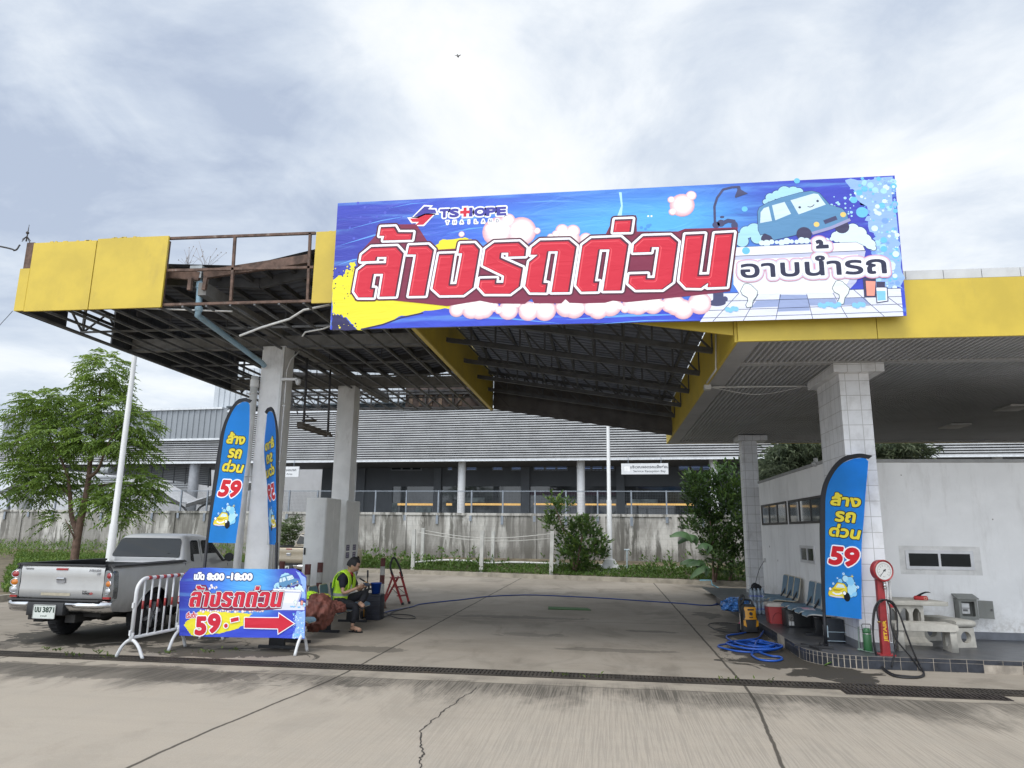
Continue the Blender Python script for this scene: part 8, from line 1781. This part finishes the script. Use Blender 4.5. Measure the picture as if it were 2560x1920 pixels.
# green flask
p = V((3.185, 9.80, ZP)); t = thing('green_flask', 'tall green insulated flask with a wire carry loop at the tiled column', 'flask', p); bm = B(); lathe(bm, [(.048, 0), (.051, .006), (.051, .205), (.0485, .21), (.0485, .222), (.051, .225), (.051, .245), (.038, .262), (.038, .275), (0, .28)], p, 18); obj('flask_body', bm, mat('flask_green', (.03, .12, .045), .4, var=.08), t); bm = B(); lathe(bm, [(.0518, .209), (.0518, .216)], p, 18); tube(bm, [p+V((-.05, 0, .25)), p+V((-.055, 0, .31)), p+V((-.045, 0, .325)), p+V((.045, 0, .325)), p+V((.055, 0, .31)), p+V((.05, 0, .25))], .005, 6, 1); obj('carry_loop', bm, [mat('steel_band', (.5, .5, .5), .3, .8), mat('wire_black')], t)
bm = B(); tube(bm, spline([V((3.12, 9.9, ZP+.28)), V((3.10, 9.86, ZP+.06)), V((3.09, 9.80, ZP+.02)), V((3.16, 9.69, ZP+.012)), V((3.22, 9.68, ZP+.012))], 5), .006, 6); cyl(bm, (3.07, 9.82, ZP+.02), (3.12, 9.78, ZP+.02), .014, seg=8); tag(obj('floor_valve', bm, mat('valve_green', (.16, .22, .19), .5, .3), loc=(3.1, 9.8, ZP)), 'small pale green valve and tube at the foot of the tiled column', 'valve')
# concrete table and benches
conc = mat('cast_concrete', (.46, .44, .39), .85, var=.15, scale=7, dirt=.6, dcol=(.20, .18, .15), bump=.3, bscale=40)
t = thing('concrete_table', 'pale cast concrete table against the white kiosk wall behind the red pump', 'table', (3.95, 10.8, ZP)); bm = B()
top = [(3.52, 10.45), (4.44, 10.45), (4.47, 10.50), (4.36, 11.05), (4.30, 11.1), (3.55, 11.1)]; extr(bm, [(x, y, .655) for x, y in top], (0, 0, .055)); obj('table_top', bm, conc, t, bevel=.008)
def arch(cx, w_, z0, z1): return [(cx-w_, z0), (cx+w_, z0), (cx+w_, z1-w_*1.3), (cx+w_*.5, z1-w_*.3), (cx, z1), (cx-w_*.5, z1-w_*.3), (cx-w_, z1-w_*1.3)]
for nm, y in (('pedestal', 10.52), ('pedestal', 10.98)):
    bm = plate2d([[(3.63, .36), (4.15, .36), (4.15, .655), (3.63, .655)], arch(3.74, .07, .38, .62)[::-1], arch(3.91, .055, .38, .62)[::-1], arch(4.06, .05, .38, .62)[::-1]], .05, Matrix.Translation((0, y, 0)) @ Matrix.Rotation(PI/2, 4, 'X')); obj(nm, bm, conc, t)
bm = B(); box(bm, 3.63, 3.68, 10.545, 10.955, .36, .654); box(bm, 4.1, 4.149, 10.545, 10.955, .36, .654); loft(bm, [[V((3.91+x*w_, 10.75+y*w_*.95, z)) for x, y in ((-1, -1), (1, -1), (1, 1), (-1, 1))] for z, w_ in ((ZP, .30), (ZP+.035, .30), (ZP+.06, .265), (ZP+.10, .24), (ZP+.18, .235), (.36, .255))]); obj('foot', bm, conc, t)
def conc_bench(loc, rz, ln, label, hole):
    t = thing('concrete_bench', label, 'bench', loc, rz, 'cast concrete benches by the kiosk', local=True); W_ = .29
    bm = plate2d([[(-ln/2, .245), (ln/2-.06, .245), (ln/2-.015, .26), (ln/2, .29), (ln/2-.01, .325), (ln/2-.05, .335), (-ln/2+.05, .335), (-ln/2+.01, .325), (-ln/2, .29)]], W_, Matrix.Rotation(PI/2, 4, 'X')); obj('slab', bm, conc, t, bevel=.006)
    for sg in (-1, 1):
        hl = [(hole[0]*math.cos(R(a)), .125+hole[1]*math.sin(R(a))) for a in range(0, 360, 15)][::-1]
        bm = plate2d([[(-W_/2, 0), (W_/2, 0), (W_/2-.015, .2), (W_/2-.02, .245), (-W_/2+.02, .245), (-W_/2+.015, .2)], hl], .075, Matrix.Translation((sg*(ln/2-.065), 0, 0)) @ Matrix.Rotation(PI/2, 4, 'Z') @ Matrix.Rotation(PI/2, 4, 'X')); obj('leg', bm, conc, t)
conc_bench((3.95, 10.07, ZP), R(-3), .74, 'cast concrete bench in front of the table, oval holes in its legs', (.05, .075)); conc_bench((4.50, 10.72, ZP), R(-72), .72, 'concrete bench set end on, big round hole in its leg, below the meter box', (.075, .075))
c = V((4.22, 10.72, .71)); t = thing('red_cap', 'red cap with a black upturned brim lying on the concrete table', 'cap', c); bm = B(); lathe(bm, [(.085, 0), (.086, .03), (.074, .05), (0, .055)], c, 18); bm.transform(Matrix.Translation(c) @ Matrix.Diagonal((1.05, .8, 1, 1)) @ Matrix.Translation(-c)); obj('crown', bm, mat('cap_red', (.42, .03, .03), .7), t)
bm = B(); vs = []
for i in range(9):
    a = i/8; x = -.05+.17*a; z = .05+.045*math.sin(a*2.2)+.02*a; vs.append([bm.verts.new(c+V((x, -.055+.01*a, z-.012))), bm.verts.new(c+V((x, .0, z))), bm.verts.new(c+V((x, .055-.01*a, z-.012)))])
for a, b in zip(vs, vs[1:]):
    for k in range(2): bm.faces.new((a[k], a[k+1], b[k+1], b[k]))
bmesh.ops.solidify(bm, geom=bm.faces[:], thickness=.005); obj('brim', bm, mat('cap_black', (.010, .010, .014), .85), t, smooth=60)
A = Art((c.x, c.y-.071, c.z), (1, 0, 0), (0, 0, 1), (0, -1, 0)); A.line(rrect(.015, .05, .012, .035, .004), .004, mat('cap_mark', (.6, .5, .35), .6), .5, True); A.done('emblem', t)
# hanging lamp in the derelict canopy, camera on its column
t = thing('hanging_lamp', 'rusty twin tube lamp fitting hung on two dark rods under the derelict canopy', 'lamp', onY(*zL(420, 1430), 11.6)); YH = 11.6
hl = lambda u, v, Y=YH: onY(*zL(u, v), Y); rusty = mat('lamp_rusty', (.16, .14, .115), .7, .2, var=.35, scale=12, dirt=.6, dcol=(.10, .07, .05))
a, b = hl(290, 1390), hl(600, 1490, 12.6); bm = B(); bar(bm, a+V((0, -.12, .02)), b, .07, .05); cyl(bm, a+V((-.05, -.12, -.03)), b+V((-.05, 0, -.03)), .022, seg=8); cyl(bm, a+V((.05, -.12, -.03)), b+V((.05, 0, -.03)), .022, seg=8); bar(bm, a+V((-.06, -.12, 0)), a+V((.05, -.12, 0)), .06, .09); bar(bm, hl(270, 1320), hl(440, 1325, 11.9), .03); obj('fitting', bm, rusty, t)
for p, q in ((hl(288, 1390), hl(330, 590)), (hl(585, 1460, 12.5), hl(610, 790, 12.5))): bm = B(); tube(bm, [p, p.lerp(q, .5), V((q.x, q.y, 4.5))], .022, 8); obj('rod', bm, dsteel, t)
bm = B(); tube(bm, spline([hl(300, 1230), hl(330, 1270), hl(420, 1310)], 5), .01, 6); obj('cable', bm, dsteel, t)
cm = onY(*zL(222, 850), 10.78); t = thing('wall_camera', 'small pale dome camera on the side of the derelict canopy column', 'camera', cm); bm = B(); box(bm, -5.27, cm.x-.02, cm.y-.02, cm.y+.02, cm.z+.02, cm.z+.06); obj('bracket', bm, pvc_w, t); bm = B(); lathe(bm, [(.0, -.06), (.03, -.05), (.045, -.015), (.045, .04), (.0, .05)], cm, 14); obj('housing', bm, mat('camera_white', (.55, .55, .54), .4), t)
